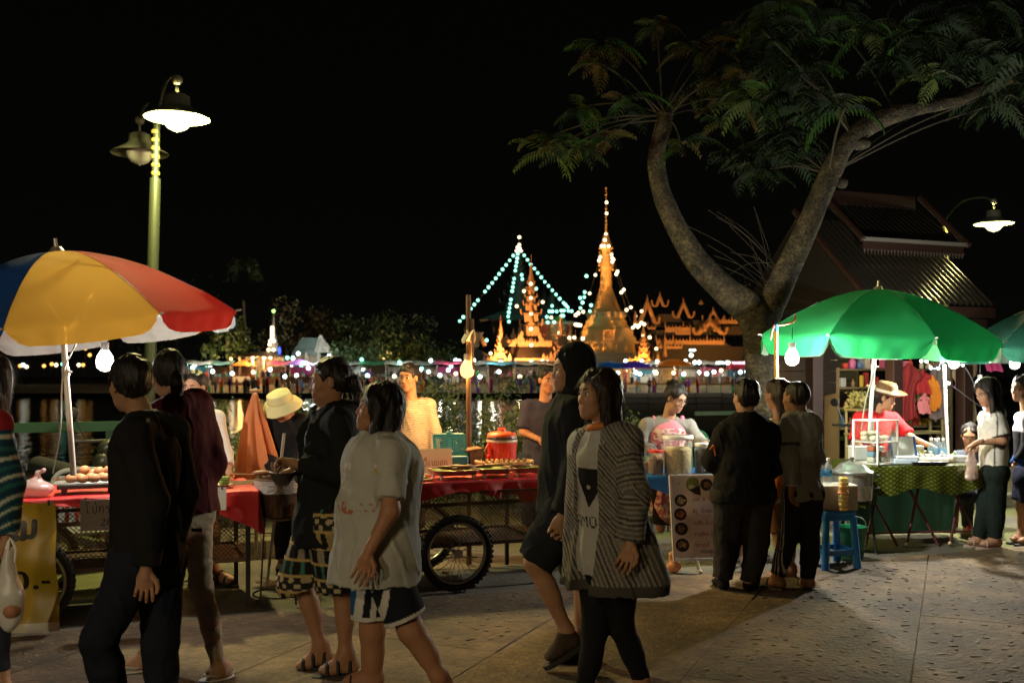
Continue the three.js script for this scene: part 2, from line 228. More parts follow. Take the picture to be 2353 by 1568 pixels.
const rdir = (up = 0) => V3(rr(-1, 1), rr(-1, 1) + up, rr(-1, 1)).normalize();
function shrub(p, w, h, n, label, m) {
  const o = thing('shrub', label, 'shrub', p, 0, 'shrubs on the lake bank'), stems = [], L = [];
  for (let i = 0; i < 14; i++) {
    const b = V3(rr(-0.3, 0.3) * w, 0, rr(-0.3, 0.3) * w), t = V3(b.x + rr(-0.5, 0.5) * w, h * rr(0.6, 1.05), b.z + rr(-0.5, 0.5) * w), c = b.clone().lerp(t, 0.5); c.y += 0.12 * h;
    stems.push(tube([b, c, t], 0.009, 5, 6));
    for (let k = 0; k < n / 14; k++) { const f = Math.pow(rnd(), 0.6), q = f < 0.5 ? b.clone().lerp(c, f * 2) : c.clone().lerp(t, f * 2 - 1); q.add(rdir().multiplyScalar(rr(0, 0.16) * w)); if (q.y < 0.03) continue; L.push([q, rdir(0.3), rr(0.035, 0.075), rr(0.008, 0.016)]); }
  }
  obj('stems', stems, mStem, o); obj('foliage', leafSoup(L), m, o); return o;
}
{
  const S = [[-2.35, 3.7, 0.8, 0.85], [-2.1, 4.4, 0.9, 1.1], [-1.9, 3.1, 0.9, 0.95], [-1.1, 3.4, 1.0, 1.1], [-0.35, 3.2, 1.2, 1.3], [0.45, 3.5, 1.2, 1.35], [1.1, 3.1, 1.0, 1.2], [1.9, 3.8, 1.1, 1.0], [2.8, 4.2, 1.2, 0.9]];
  S.forEach(([s, t, w, h], i) => shrub(mk(s, t, 0.1), w, h, 3000, i < 4 ? 'wild leafy shrub on the lake bank behind the egg cart' : 'wild leafy shrub on the lake bank behind the pork cart', [mLeafA, mLeafB][i % 2]));
}
// ------------------------------------------------------------------ the temple across the lake (about 150 m away)
const DT = 150, z5 = (x, y, D = DT) => at((1100 + x / 4.6125) * 0.9487, (560 + y / 4.6125) * 0.9487, D), z6 = (x, y, D = DT) => at((1380 + x / 3.409) * 0.9487, (440 + y / 3.409) * 0.9487, D), z7 = (x, y, D = DT) => at((1480 + x / 5.8825) * 0.9487, (680 + y / 5.8825) * 0.9487, D), z4 = (x, y, D = 130) => at((400 + x / 2.941) * 0.9487, (700 + y / 2.941) * 0.9487, D);
const mGold = M([0.60, 0.40, 0.16], 0.5, { bumpMap: rep(T.grainB, 3, 3), bumpScale: 0.04 }), mStucco = M([0.55, 0.44, 0.28], 0.75, { map: rep(T.grain, 0.4, 0.4) }), mCarv = M([0.46, 0.26, 0.12], 0.7, { map: rep(T.grain, 1, 1) }), mTileRoof = M([0.02, 0.017, 0.015], 0.8), mGreyTin = M([0.17, 0.18, 0.17], 0.6, { map: rep(T.grain, 0.3, 0.3) }), mWhiteWall = M([0.55, 0.5, 0.42], 0.85, { map: rep(T.grain, 0.15, 0.15) });
const bulbG = new THREE.SphereGeometry(0.23, 10, 8), WARM = glow([1, 0.78, 0.42], 4.2), TEAL = glow([0.3, 1, 0.72], 3.4), COOL = glow([0.75, 1, 0.95], 7), AMBER = glow([1, 0.45, 0.1], 2.6), CABLE = M([0.03, 0.03, 0.03], 0.8);
function bulbString(label, pts, m, cable = true, r = 1) {
  const o = thing('light_string', label, 'string lights', pts[0].clone());
  for (const p of pts) { const b = obj('bulb', bulbG, m, o); b.position.copy(p).sub(o.position); b.scale.setScalar(r * rr(0.9, 1.1)); }
  if (cable && pts.length > 1) obj('cable', tube(pts.map(p => p.clone().sub(o.position)), 0.03, 4), CABLE, o);
  return o;
}
{ // golden chedi
  const C = z6(299, 1460), k = 0.01822, o = thing('golden_chedi', 'floodlit golden bell shaped chedi with a ringed spire across the lake', 'stupa', V3(C.x, 0.3, C.z));
  const Y = zy => z6(0, zy).y - 0.3, R = h => h * k;
  const steps = [[1560, 1500, 330], [1500, 1440, 292], [1440, 1415, 262], [1415, 1338, 212], [1338, 1322, 248], [1322, 1290, 226], [1290, 1276, 214], [1276, 1232, 204], [1232, 1214, 196]];
  for (const [a, b, h] of steps) { const w = R(h) * 2, y0 = Math.max(0, Y(a)), H = Y(b) - y0; if (H <= 0) continue; obj('terrace', [rbox(w * 0.86, H, w * 0.86, 0.06, 0, y0 + H / 2, 0, 0.06), rbox(w, H * 0.998, w * 0.6, 0.06, 0, y0 + H / 2, 0, 0.06), rbox(w * 0.6, H * 0.996, w, 0.06, 0, y0 + H / 2, 0, 0.06)], b > 1400 ? mStucco : mGold, o); }
  const prof = []; const add = (zy, h) => prof.push([R(h), Y(zy)]);
  [[1216, 180], [1205, 190], [1196, 190], [1186, 178], [1165, 166], [1155, 170], [1146, 164], [1138, 152], [1110, 150], [1080, 147]].forEach(a => add(...a));
  obj('bell', lathe(prof, 40), mGold, o);
  for (let i = 0; i < 22; i++) { const a = i / 22 * 6.283, g = sph(0.36, 0, 0, 0, 8, 1, 1.25, 0.45); mv(g, Math.sin(a) * R(149), Y(1097), Math.cos(a) * R(149), 0, a); obj('lotus_petal', mv(sph(0.36, 0, 0, 0, 8, 1, 1.25, 0.4), Math.sin(a) * R(149), Y(1097), Math.cos(a) * R(149), 0, 0), mStucco, o); }
  let n = 13; for (let i = 0; i < n; i++) { const t = i / (n - 1), zy = mix(1072, 868, t), h = mix(142, 50, Math.pow(t, 0.72)); obj('ring_moulding', lathe([[R(h * 0.8), -0.155], [R(h * 0.99), -0.1], [R(h), -0.03], [R(h * 0.95), 0.03], [R(h * 0.76), 0.16], [0.05, 0.16]], 28, 0, Y(zy), 0), mGold, o); }
  obj('spire_shaft', lathe([[R(50), Y(866)], [R(44), Y(845)], [R(50), Y(838)], [R(43), Y(800)], [R(46), Y(790)], [R(41), Y(730)], [R(52), Y(722)], [R(46), Y(700)], [R(42), Y(650)], [R(34), Y(620)], [R(38), Y(560)], [R(62), Y(552)], [R(60), Y(545)], [R(46), Y(528)], [R(48), Y(522)], [R(33), Y(488)], [R(35), Y(482)], [R(20), Y(445)], [R(21), Y(438)], [R(9), Y(405)], [R(5), Y(300)], [R(3), Y(45)]], 24), mGold, o);
  for (const zy of [385, 350, 318, 220, 260, 172, 105, 52]) obj('finial_bead', sph(0.19, 0, Y(zy), 0, 10, 1, 0.7, 1), mGold, o);
  for (const sx of [-1, 1]) for (const zy of [700, 660, 600]) obj('bracket', [cyl(0.05, 0.2, 1.0, sx * R(52), Y(zy), 0, 6), sph(0.22, sx * R(54), Y(zy) - 0.45, 0, 8)], mGold, o);
  for (const x of [-2.4, -0.8, 0.8, 2.4]) obj('niche_figure', [sph(0.32, x, Y(1395) + 1.35, R(212) + 0.1, 8), cyl(0.25, 0.45, 1.3, x, Y(1415) + 0.7, R(212) + 0.15, 8)], mGold, o);
  obj('shrine_niche', [box(0.3, 2.4, 0.5, -0.75, Y(1270), R(222)), box(0.3, 2.4, 0.5, 0.75, Y(1270), R(222)), mv(new THREE.ConeGeometry(1.25, 1.6, 4), 0, Y(1190), R(215), 0, 0.785)], mGold, o);
}
function smallStupa(p, s, label) {
  const o = thing('small_stupa', label, 'stupa', p, 0, 'small stupas round the golden chedi');
  obj('base', [rbox(1.6 * s, 0.9 * s, 1.6 * s, 0.05, 0, 0.45 * s), rbox(1.25 * s, 0.6 * s, 1.25 * s, 0.05, 0, 1.2 * s)], mGold, o);
  obj('bell', lathe([[0.62, 1.5], [0.64, 1.65], [0.5, 1.75], [0.45, 2.2], [0.3, 2.7], [0.2, 3.0], [0.22, 3.05], [0.14, 3.5], [0.16, 3.55], [0.05, 4.3], [0.02, 5.2]].map(a => [a[0] * s, a[1] * s]), 16), mGold, o); return o;
}
[[-5.4, -148], [5.5, -148.2], [7.6, -147.5], [-3.2, -146], [4.0, -146.2]].forEach(([x, z], i) => smallStupa(V3(at(1390, 0, DT).x + x, 0.5 + (i < 2 ? 1.6 : 0.4), z), i < 2 ? 1.35 : 0.95, 'small golden stupa beside the terraces of the golden chedi'));
// a tiered spire (pyatthat): each tier a body, a flared roof and corner horns
function pyatthat(name, label, base, tiers, m, mr, spire) {
  const o = thing(name, label, 'shrine', base);
  for (const [y, hw, H] of tiers) {
    const t = obj('tier_body', box(hw * 1.6, H * 0.6, hw * 1.6, 0, y + H * 0.3, 0), m, o);
    const roof = mv(new THREE.CylinderGeometry(hw * 0.66, hw * 1.41, H * 0.42, 4, 3, false), 0, 0, 0, 0, Math.PI / 4), p = roof.attributes.position;
    for (let i = 0; i < p.count; i++) { const yy = p.getY(i), f = (yy / (H * 0.42) + 0.5), c = Math.min(Math.abs(p.getX(i)), Math.abs(p.getZ(i))) / hw; const s = 1 - 0.2 * Math.sin(f * Math.PI); p.setXYZ(i, p.getX(i) * s, yy + (f < 0.2 ? 0.16 * c * H : 0), p.getZ(i) * s); } roof.computeVertexNormals(); roof.translate(0, y + H * 0.75, 0);
    obj('tier_roof', roof, mr, o);
    for (const a of [-1, 1]) { obj('gable_ornament', mv(prism([[-hw * 0.42, 0], [hw * 0.42, 0], [hw * 0.2, H * 0.22], [hw * 0.1, H * 0.4], [0, H * 0.85], [-hw * 0.1, H * 0.4], [-hw * 0.2, H * 0.22]], 0.08), 0, y + H * 0.56, a * hw * 0.98), m, o); for (const b of [-1, 1]) obj('corner_horn', tube([[a * hw * 0.95, y + H * 0.58, b * hw * 0.95], [a * hw * 1.12, y + H * 0.68, b * hw * 1.12], [a * hw * 1.15, y + H * 1.0, b * hw * 1.15]], H * 0.055, 5), m, o); }
  }
  const [ys, r, h] = spire; obj('spire', lathe([[r, 0], [r * 1.1, h * 0.05], [r * 0.75, h * 0.12], [r * 0.8, h * 0.18], [r * 0.45, h * 0.36], [r * 0.3, h * 0.5], [r * 0.34, h * 0.53], [r * 0.1, h * 0.75], [0.03, h]], 12, 0, ys, 0), m, o);
  return o;
}
{
  const k = 0.01347, b = z5(856, 1430, 146); b.y = 0.2; const Y = zy => z5(0, zy, 146).y - 0.2;
  const tier = (zb, zt, hw) => [Y(zb), hw * k, (Y(zt) - Y(zb)) * 1.25];
  const o = pyatthat('orange_shrine', 'floodlit orange wooden shrine with a tiered pointed spire', b, [tier(1170, 1020, 108), tier(1010, 900, 96), tier(900, 800, 74), tier(800, 720, 56), tier(720, 640, 40), tier(640, 570, 33)], mCarv, mCarv, [Y(590), 40 * k, Y(255) - Y(590)]);
  obj('hall_body', [box(6.6, Y(1290), 4.5, 0.4, Y(1290) / 2, -0.5)], mTileRoof, o);
  obj('lower_roof', mv(new THREE.CylinderGeometry(4.2, 7.2, Y(1300) - Y(1440), 4, 1), 0.2, (Y(1300) + Y(1440)) / 2, -0.5, 0, Math.PI / 4), M([0.09, 0.06, 0.04], 0.8), o);
  obj('eave_board', box(9.8, 0.4, 0.25, 0.2, Y(1435), 4.6), mCarv, o);
  obj('balustrade', [box(7.2, 0.75, 0.2, 0.25 - 0.9, Y(1262), 2.4), ...Array.from({ length: 19 }, (_, i) => mv(new THREE.ConeGeometry(0.14, 0.6, 5), -4.1 + i * 0.39, Y(1230) + 0.25, 2.4))], mCarv, o);
  for (const [zx, h] of [[665, 1.9], [740, 2.6], [520, 1.5], [1045, 2.4], [590, 1.0], [960, 1.4]]) obj('acroterion', mv(prism([[-0.5, 0], [0.5, 0], [0.32, h * 0.3], [0.42, h * 0.42], [0.12, h * 0.6], [0, h], [-0.15, h * 0.6], [-0.42, h * 0.4], [-0.3, h * 0.25]], 0.15, 0.03), (zx - 856) * k, Y(1225), 2.3), mCarv, o);
  [[1085, 143, 0.42, 'small orange spire shrine behind the bamboo pole'], [1150, 141, 0.5, 'small orange spire shrine at the corner of the tiered shrine'], [1288, 142, 0.55, 'small orange spire shrine between the tiered shrine and the golden chedi'], [1322, 144, 0.4, 'low orange spire shrine against the chedi terraces'], [1478, 143, 0.48, 'small orange spire shrine between the golden chedi and the temple halls']].forEach(([u, D, s, l]) => { const c = copy(o, l); c.position.set((u - 1176) * D / F, 0.2, -D); c.scale.setScalar(s); });
  const g = z5(725, 1250, 158); g.y = 0.2; const k2 = 0.0142, Z = zy => z5(0, zy, 158).y - 0.2, tg = (zb, zt, hw) => [Z(zb), hw * k2, (Z(zt) - Z(zb)) * 1.2];
  const gs = pyatthat('grey_spire_hall', 'tall unlit grey tiered tin spire hung with green bulbs', g, [tg(880, 780, 190), tg(790, 690, 148), tg(690, 600, 108), tg(605, 520, 78), tg(525, 450, 58), tg(455, 390, 46), tg(395, 330, 36), tg(335, 280, 28)], mGreyTin, mGreyTin, [Z(300), 28 * k2, Z(65) - Z(300)]);
  obj('hall_roof', mv(new THREE.CylinderGeometry(3.5, 9.5, Z(880) - Z(1010), 4, 1), 0.5, (Z(880) + Z(1010)) / 2, 0, 0, Math.PI / 4), mGreyTin, gs);
  obj('hall_wall', box(10, Z(1000), 8, 0.5, Z(1000) / 2, 0), mTileRoof, gs);
  for (const a of [-1, 1]) obj('side_spire', mv(pyaSide(), 4.6 + 0.6 * a, Z(880), -1 + a), mGreyTin, gs);
  function pyaSide() { return lathe([[2.2, 0], [2.3, 0.3], [1.4, 0.8], [1.5, 1.0], [0.8, 1.6], [0.9, 1.8], [0.3, 2.6], [0.02, 3.6]], 4); }
  const bl = thing('red_walled_building', 'small building with brick red walls and pale gable beside the orange shrine', 'building', V3(z5(1130, 0).x, 0.2, -151));
  const W = zy => z5(0, zy, 151).y - 0.2; obj('wall', box(5, W(1040), 4), M([0.3, 0.07, 0.045], 0.8), bl).position.y = W(1040) / 2; obj('pale_panel', box(2.4, W(1060) - W(1240), 0.1, 0.4, (W(1060) + W(1240)) / 2, 2.06), mStucco, bl); obj('roof_slab', box(5.4, 0.5, 4.4, 0, W(1030), 0), mWhiteWall, bl); obj('dome', sph(0.9, 0.6, W(1000), 0, 14, 1, 0.9, 1), M([0.12, 0.25, 0.04], 0.6), bl);
}
{ // temple halls with carved gables on the right
  const o = thing('temple_halls', 'row of dark roofed temple halls with carved orange gables and eaves', 'temple', V3(z7(1100, 0).x, 0.2, -148)); const P = (x, y, dz = 0) => z7(x, y, 148 - dz).sub(o.position);
  const gable = (ax, ay, hw, by, t = 0.35, dz = 1) => { const a = P(ax, ay, dz), l = P(ax - hw, by, dz), r = P(ax + hw, by, dz); const g = obj('gable_board', [bar(a, l, t), bar(a, r, t), mv(new THREE.ConeGeometry(t * 0.8, t * 4, 6), a.x, a.y + t * 1.8, a.z)], mCarv, o); for (const [f, s] of [[l, -1], [r, 1]]) obj('gable_horn', tube([f, V3(f.x + s * 0.5, f.y + 0.1, f.z), V3(f.x + s * 0.7, f.y + 0.9, f.z)], t * 0.6, 5), mCarv, g); for (let i = 1; i < 5; i++) for (const f of [l, r]) { const q = a.clone().lerp(f, i / 5); obj('crest_flame', mv(new THREE.ConeGeometry(t * 0.6, t * 2.6, 5), q.x, q.y + t * 1.3, q.z), mCarv, g); } };
  const roofs = [[820, 470, 640, 240], [1290, 560, 700, 330], [1000, 700, 930, 700], [1750, 640, 760, 260]];
  for (const [cx, ty, by, hw] of roofs) { const a = P(cx, ty), b = P(cx, by), w = hw * 0.0105 * 2; obj('roof', mv(prism([[-w / 2, 0], [w / 2, 0], [w * 0.28, a.y - b.y], [-w * 0.28, a.y - b.y]], 5), a.x, b.y, a.z - 5), mTileRoof, o); }
  obj('hall_wall', box(20, P(0, 930).y, 5, 0, P(0, 930).y / 2, -4), mTileRoof, o);
  gable(515, 310, 108, 600, 0.32); gable(695, 225, 52, 360, 0.22); gable(1030, 320, 85, 520, 0.25); gable(1410, 590, 175, 750, 0.38, 2); gable(1455, 430, 90, 580, 0.2);
  const fascia = (x0, x1, y0, y1, dz) => { const a = P(x0, y0, dz), b = P(x1, y1, dz), w = b.x - a.x; const f = obj('carved_fascia', box(w, a.y - b.y, 0.2, (a.x + b.x) / 2, (a.y + b.y) / 2, a.z), mCarv, o); const n = Math.round(w / 0.5); for (let i = 0; i <= n; i++) obj('crest_flame', mv(new THREE.ConeGeometry(0.15, i % 5 ? 0.45 : 1.1, 5), a.x + w * i / n, a.y + (i % 5 ? 0.2 : 0.5), a.z), mCarv, f); };
  fascia(770, 1130, 660, 730, 1.4); fascia(920, 1130, 735, 765, 1.6); fascia(640, 1610, 850, 905, 2.2); fascia(1490, 1910, 560, 610, 1); fascia(520, 630, 660, 690, 0.8); fascia(660, 1010, 930, 965, 2.6);
  for (const [x, y, h] of [[765, 740, 340], [345, 420, 200], [1280, 260, 70], [1330, 590, 130], [1480, 590, 130]]) { const a = P(x, y, 3), b = P(x, y + h, 3); obj('finial_post', lathe([[0.3, 0], [0.35, 0.2], [0.16, (a.y - b.y) * 0.4], [0.28, (a.y - b.y) * 0.5], [0.12, (a.y - b.y) * 0.75], [0.02, a.y - b.y]], 8, b.x, b.y, b.z), mCarv, o); }
  const s2 = thing('lion_gate', 'ornate orange gate tower with a crowned spire at the end of the halls', 'shrine', V3(z7(2010, 0).x, 0.2, -147)), Q = (x, y) => z7(x, y, 147).sub(s2.position);
  for (const [hw, a, b] of [[75, 1110, 960], [60, 960, 860], [42, 860, 760]]) obj('tier', rbox(hw * 0.021, Q(0, b).y - Q(0, a).y, 1.2, 0.08, Q(2010, 0).x, (Q(0, a).y + Q(0, b).y) / 2, 0), mCarv, s2);
  obj('plinth', rbox(3.4, Math.max(1, Q(0, 1110).y), 2, 0.05, 0, Math.max(1, Q(0, 1110).y) / 2, 0), M([0.3, 0.08, 0.05], 0.8), s2);
  for (const x of [1985, 2010, 2035]) obj('crown_spike', mv(new THREE.ConeGeometry(0.22, 1.4, 6), Q(x, 0).x, Q(0, 720).y, 0), mCarv, s2);
  const s3 = thing('naga_gable', 'small pink lit flame gable rising over dark roofs behind the bamboo pole', 'gable', V3(z5(272, 0).x, 0, -140)), q3 = (x, y) => z5(x, y, 140).sub(s3.position);
  obj('gable_board', [bar(q3(272, 1130), q3(205, 1280), 0.32), bar(q3(272, 1130), q3(342, 1280), 0.32), sph(0.45, 0, q3(0, 1255).y, 0, 10, 1, 1.3, 0.6)], mCarv, s3); obj('roof', mv(prism([[-4, 0], [5, 0], [0, q3(0, 1300).y - 2]], 5), 0, 2, -6), mTileRoof, s3); obj('wall', box(7, 2.2, 4, 0, 1.1, -4), mTileRoof, s3);
}
// floodlights at the foot of the temple, each a fixture with its own light
function flood(p, aim, c, cd, ang = 0.6) {
  const o = thing('floodlight', 'small orange floodlight on the temple terrace', 'floodlight', p, Math.atan2(aim.x - p.x, aim.z - p.z), 'temple floodlights');
  obj('housing', rbox(0.5, 0.4, 0.25, 0.04, 0, 0.3, -0.1), CABLE, o); obj('lamp_lens', box(0.42, 0.32, 0.02, 0, 0.3, 0.04), glow(c, 3), o);
  const l = new THREE.SpotLight(rgb(...c), cd, 0, ang, 0.5, 2); l.position.copy(p).add(V3(0, 0.35, 0)).addScaledVector(aim.clone().sub(p).normalize(), 0.15); l.target.position.copy(aim); l.castShadow = true; scene.add(l, l.target);
}
const ORG = [1, 0.40, 0.07], CX = at(1390, 0, DT).x;
flood(V3(CX - 8, 1.0, -140.5), V3(CX, 10, -150), ORG, 900, 0.75); flood(V3(CX + 5, 1.0, -140), V3(CX, 10, -150), ORG, 1000, 0.75); flood(V3(CX + 1, 1.0, -141), V3(CX, 22, -150), ORG, 1300, 0.3);
flood(V3(CX - 16, 1.2, -134), V3(CX - 11, 9, -146), [1, 0.42, 0.12], 4200, 0.7); flood(V3(CX + 12, 1.2, -135), V3(CX + 12, 9, -147), ORG, 900, 0.8); flood(V3(CX + 20, 1.2, -135), V3(CX + 19, 7, -147), ORG, 420, 0.7);
flood(V3(CX - 24, 0.8, -132), V3(CX - 19, 10, -158), [0.75, 0.8, 0.68], 3200, 0.6);
// strings of bulbs
bulbString('string of green bulbs falling from the grey spire towards the bamboo pole', [[658, 270], [618, 323], [578, 375], [538, 424], [500, 475], [462, 524], [423, 575], [382, 623], [342, 672], [263, 768], [223, 816], [185, 862], [100, 956], [61, 1001]].map(a => z5(...a, 152)), TEAL);
bulbString('string of green bulbs hanging down the front of the grey spire', [[708, 250], [702, 300], [696, 344], [688, 388], [681, 436], [668, 527], [660, 574], [653, 621], [646, 667], [632, 761], [624, 808], [616, 856], [608, 902], [602, 949], [609, 1007]].map(a => z5(...a, 150)), TEAL);
bulbString('string of green bulbs falling from the grey spire towards the golden chedi', [[780, 267], [817, 317], [853, 368], [894, 415], [932, 464], [971, 513], [1011, 563], [1052, 609], [1095, 657], [1136, 703], [1177, 752], [1220, 797], [1243, 820], [1266, 845], [1310, 890]].map(a => z5(...a, 152)), TEAL);
bulbString('level row of green bulbs over the red walled building', [[1274, 886], [1226, 884], [1195, 886], [1142, 893], [1096, 893], [1064, 893], [1034, 955], [1043, 1015], [1114, 1012], [1195, 942], [1217, 942], [1092, 832]].map(a => z5(...a, 148)), TEAL, false);
bulbString('gold bulbs crowning the top of the grey spire', [[726, 65], [726, 148], [705, 178], [733, 190], [714, 205], [693, 218], [744, 218]].map(a => z5(...a, 157)), WARM, false);
bulbString('vertical row of warm bulbs down the orange shrine', [[855, 585], [856, 744], [857, 921], [856, 1089], [859, 1270]].map(a => z5(...a, 142)), WARM);
bulbString('loose warm bulbs hung about the orange shrine roofs', [[778, 667], [697, 835], [986, 788], [1083, 962], [1174, 1131], [511, 1180], [405, 1362], [1440, 897]].map(a => z5(...a, 142)), WARM, false);
bulbString('loose green bulbs strung between the shrine and the golden chedi', [[752, 485], [759, 532], [912, 640], [360, 1215], [1476, 498], [1457, 678], [1406, 743], [1452, 733], [1432, 794], [1409, 856], [1527, 825], [1514, 890]].map(a => z5(...a, 146)), TEAL, false);
bulbString('warm bulbs clustered by the terraces on the shrine side of the chedi', [[1357, 933], [1386, 912], [1356, 1040], [1380, 1044], [1408, 1048], [1285, 1188], [1340, 1185], [1436, 1195], [1514, 1326]].map(a => z5(...a, 143)), WARM, false, 1.1);
bulbString('bulbs climbing the crown and finial of the golden chedi', [[303, 170], [303, 260], [298, 430], [288, 480], [262, 530], [283, 530], [320, 530], [252, 620], [343, 600], [348, 628]].map(a => z6(...a, 147.5)), WARM, false);
bulbString('bulb string falling from the chedi crown towards the temple halls', [[360, 640], [393, 740], [445, 890], [503, 1036], [543, 1110]].map(a => z6(...a, 147)), WARM);
bulbString('second bulb string falling from the chedi crown to its terrace', [[350, 660], [383, 762], [425, 912], [468, 1057], [520, 1203]].map(a => z6(...a, 146)), WARM);
bulbString('bulb string falling from the chedi crown towards the orange shrine', [[240, 650], [210, 768], [163, 920]].map(a => z6(...a, 147)), WARM);
bulbString('warm bulbs clustered on the hall side of the chedi terraces', [[540, 1182], [560, 1197], [570, 1185], [590, 1162], [613, 1175], [592, 1067], [605, 1268], [659, 1283], [618, 1366], [713, 1377], [164, 1388]].map(a => z6(...a, 143)), WARM, false);
bulbString('two bulbs on the ornate gate tower', [[2008, 812], [1928, 968]].map(a => z7(...a, 145)), WARM, false);
bulbString('row of warm bulbs along the market roofs below the chedi', [[655, 1148], [207, 1140], [435, 1140], [1060, 1142]].map(a => z7(...a, 128)), COOL, false);
bulbString('level string of white bulbs under the eaves of the orange shrine', [[15, 1440], [55, 1450], [205, 1465], [216, 1440], [287, 1467], [361, 1464], [516, 1460], [609, 1464], [688, 1462], [861, 1461], [985, 1455], [1038, 1462]].map(a => z5(...a, 136)), COOL, true, 1.15);

// ------------------------------------------------------------------ the night market on the far shore
function farLight(p, c, cd) { lamp(scene, p, c, cd, 0.15); }
{
  const hangingBulb = (p, m, label) => { const o = thing('market_bulb', label, 'bulb', p, 0, 'bulbs over the far market'); obj('bulb', bulbG, m, o).scale.setScalar(1.05); obj('flex', bar([0, 0.15, 0], [0, 0.8, 0], 0.02, 4), CABLE, o); };
  const LBL = 'bare white bulb hanging over the far market stalls';
  const zs = [[145, 540], [193, 558], [208, 538], [290, 560], [318, 558], [745, 572], [868, 488], [908, 490], [898, 537], [967, 548], [1018, 562], [945, 458], [1398, 500], [1413, 573], [1475, 568], [1667, 520], [1890, 508], [1813, 578], [1825, 565], [1875, 587], [2015, 575], [2035, 550], [2270, 640], [1165, 475]];
  zs.forEach(([x, y], i) => { const p = z4(x, y, 126 + (i % 5)); hangingBulb(p, i % 3 ? COOL : TEAL, LBL); });
  const zr = [[352, 1303], [630, 1297], [890, 1310], [1250, 1303], [1465, 1295], [1930, 1293], [1192, 1160], [1253, 1160], [1660, 1165], [1140, 1058]];
  zr.forEach(([x, y], i) => hangingBulb(z7(x, y, 124), i === 2 ? WARM : COOL, LBL));
  for (const [x, y, w] of [[1158, 985, 4.2], [1555, 1165, 6]]) { const p = z7(x, y, 126), o = thing('tube_light', x < 1300 ? 'greenish fluorescent tube high on a far market post' : 'long fluorescent tube over the far market stalls', 'tube light', p); obj('tube', mv(new THREE.CapsuleGeometry(0.12, w * 0.14, 4, 8), 0, 0, 0, 0, 0, Math.PI / 2), COOL, o); obj('bracket', box(w * 0.16, 0.06, 0.1, 0, 0.18, 0), CABLE, o); }
  const pt = thing('pink_light_canopy', 'red canopy edged with a row of pink tube lights', 'stall', V3(z7(1890, 0, 125).x, 0, -125)); { const q = (x, y) => z7(x, y, 125).sub(pt.position); for (let i = 0; i < 5; i++) obj('pink_tube', mv(new THREE.CapsuleGeometry(0.13, 0.35, 4, 8), q(1750 + i * 68, 0).x, q(0, 1168).y, 0.4, 0, 0, Math.PI / 2), glow([1, 0.55, 0.75], 2.6), pt); obj('canopy', box(3.3, 0.8, 2.5, q(1890, 0).x, q(0, 1215).y, -1), M([0.4, 0.02, 0.03], 0.8), pt); for (const x of [1745, 2080]) obj('post', bar([q(x, 0).x, 0.2, 0.1], [q(x, 0).x, q(0, 1180).y, 0.1], 0.05), CABLE, pt); }
  for (const [u, c, cd] of [[470, [0.8, 1, 1], 26], [620, [1, 0.6, 0.25], 40], [700, [0.9, 0.9, 1], 30], [800, [0.8, 1, 1], 26], [930, [0.8, 1, 1], 24], [1040, [1, 0.9, 0.8], 26], [1130, [0.85, 1, 1], 26], [1250, [1, 0.85, 0.6], 30], [1410, [1, 0.85, 0.65], 34], [1490, [0.9, 1, 1], 30], [1590, [1, 0.9, 0.75], 34], [1680, [0.9, 1, 1], 32], [1740, [1, 0.8, 0.8], 26]]) farLight(V3((u - 1176) * 125 / F, 3.2, -125), c.map((v, i) => v * [1, 0.88, 0.7][i]), cd * 1.15);
  for (const u of [1400, 1457, 1550]) farLight(V3((u - 1176) * 122 / F, 1.9, -122), [1, 0.9, 0.75], 9);
  for (let i = 0; i < 26; i++) { const u = 440 + i * 51 + rr(-15, 15), D = rr(115.5, 119), y = rr(0.9, 1.7), p = V3((u - 1176) * D / F, y, -D), o = thing('promenade_lamp', i % 3 ? 'small white lamp on a thin post along the lakeside promenade' : 'small amber lamp on a thin post along the lakeside promenade', 'lamp', V3(p.x, -0.95, p.z), 0, 'promenade lamps'); obj('lamp_globe', bulbG, i % 3 ? COOL : WARM, o).position.y = y + 0.95; obj('post', bar([0, 0, 0], [0, y + 0.8, 0], 0.04, 5), CABLE, o); if (i % 2) lamp(o, V3(0, y + 0.95, 0.3), i < 11 ? [1, 0.55, 0.2] : [1, 0.85, 0.65], i < 11 ? 14 : 9, 0.15); }
  // stalls: tables, goods and canopies
  const cols = { white: [0.6, 0.6, 0.58], blue: [0.03, 0.09, 0.35], cyan: [0.1, 0.35, 0.5], purple: [0.18, 0.05, 0.4], pink: [0.5, 0.06, 0.22], orange: [0.6, 0.2, 0.02], red: [0.45, 0.04, 0.03], green: [0.04, 0.3, 0.12], brown: [0.14, 0.08, 0.05] };
  const cm = Object.fromEntries(Object.entries(cols).map(([k, c]) => [k, MP(c, 0.75, { transmission: 0.15, thickness: 0 })]));
  function stall(u, D, w, roof, col, label) {
    const p = V3((u - 1176) * D / F, 0.05, -D), o = thing('market_stall', label, 'stall', p, rr(-0.1, 0.1), 'far market stalls');
    obj('table', [box(w, 0.08, 1.2, 0, 0.8, 0.4), box(w * 0.98, 0.7, 0.04, 0, 0.42, 1.0)], pick([cm.white, cm.brown, cm.brown, cm.blue]), o);
    for (const x of [-1, 1]) for (const z of [-1, 1]) obj('post', bar([x * w / 2, 0, z * 0.9], [x * w / 2, 2.3, z * 0.9], 0.035, 5), cm.white, o);
    if (roof === 'tent') obj('canopy', mv(new THREE.CylinderGeometry(0.1, w * 0.8, 0.8, 4, 1, true), 0, 2.65, 0, 0, Math.PI / 4), cm[col], o); else obj('canopy', grid(12, 6, (s, t) => [(s - 0.5) * w * 1.15, 2.35 + 0.5 * t + 0.08 * Math.sin(s * 9), 1.3 - 2.5 * t]), cm[col], o);
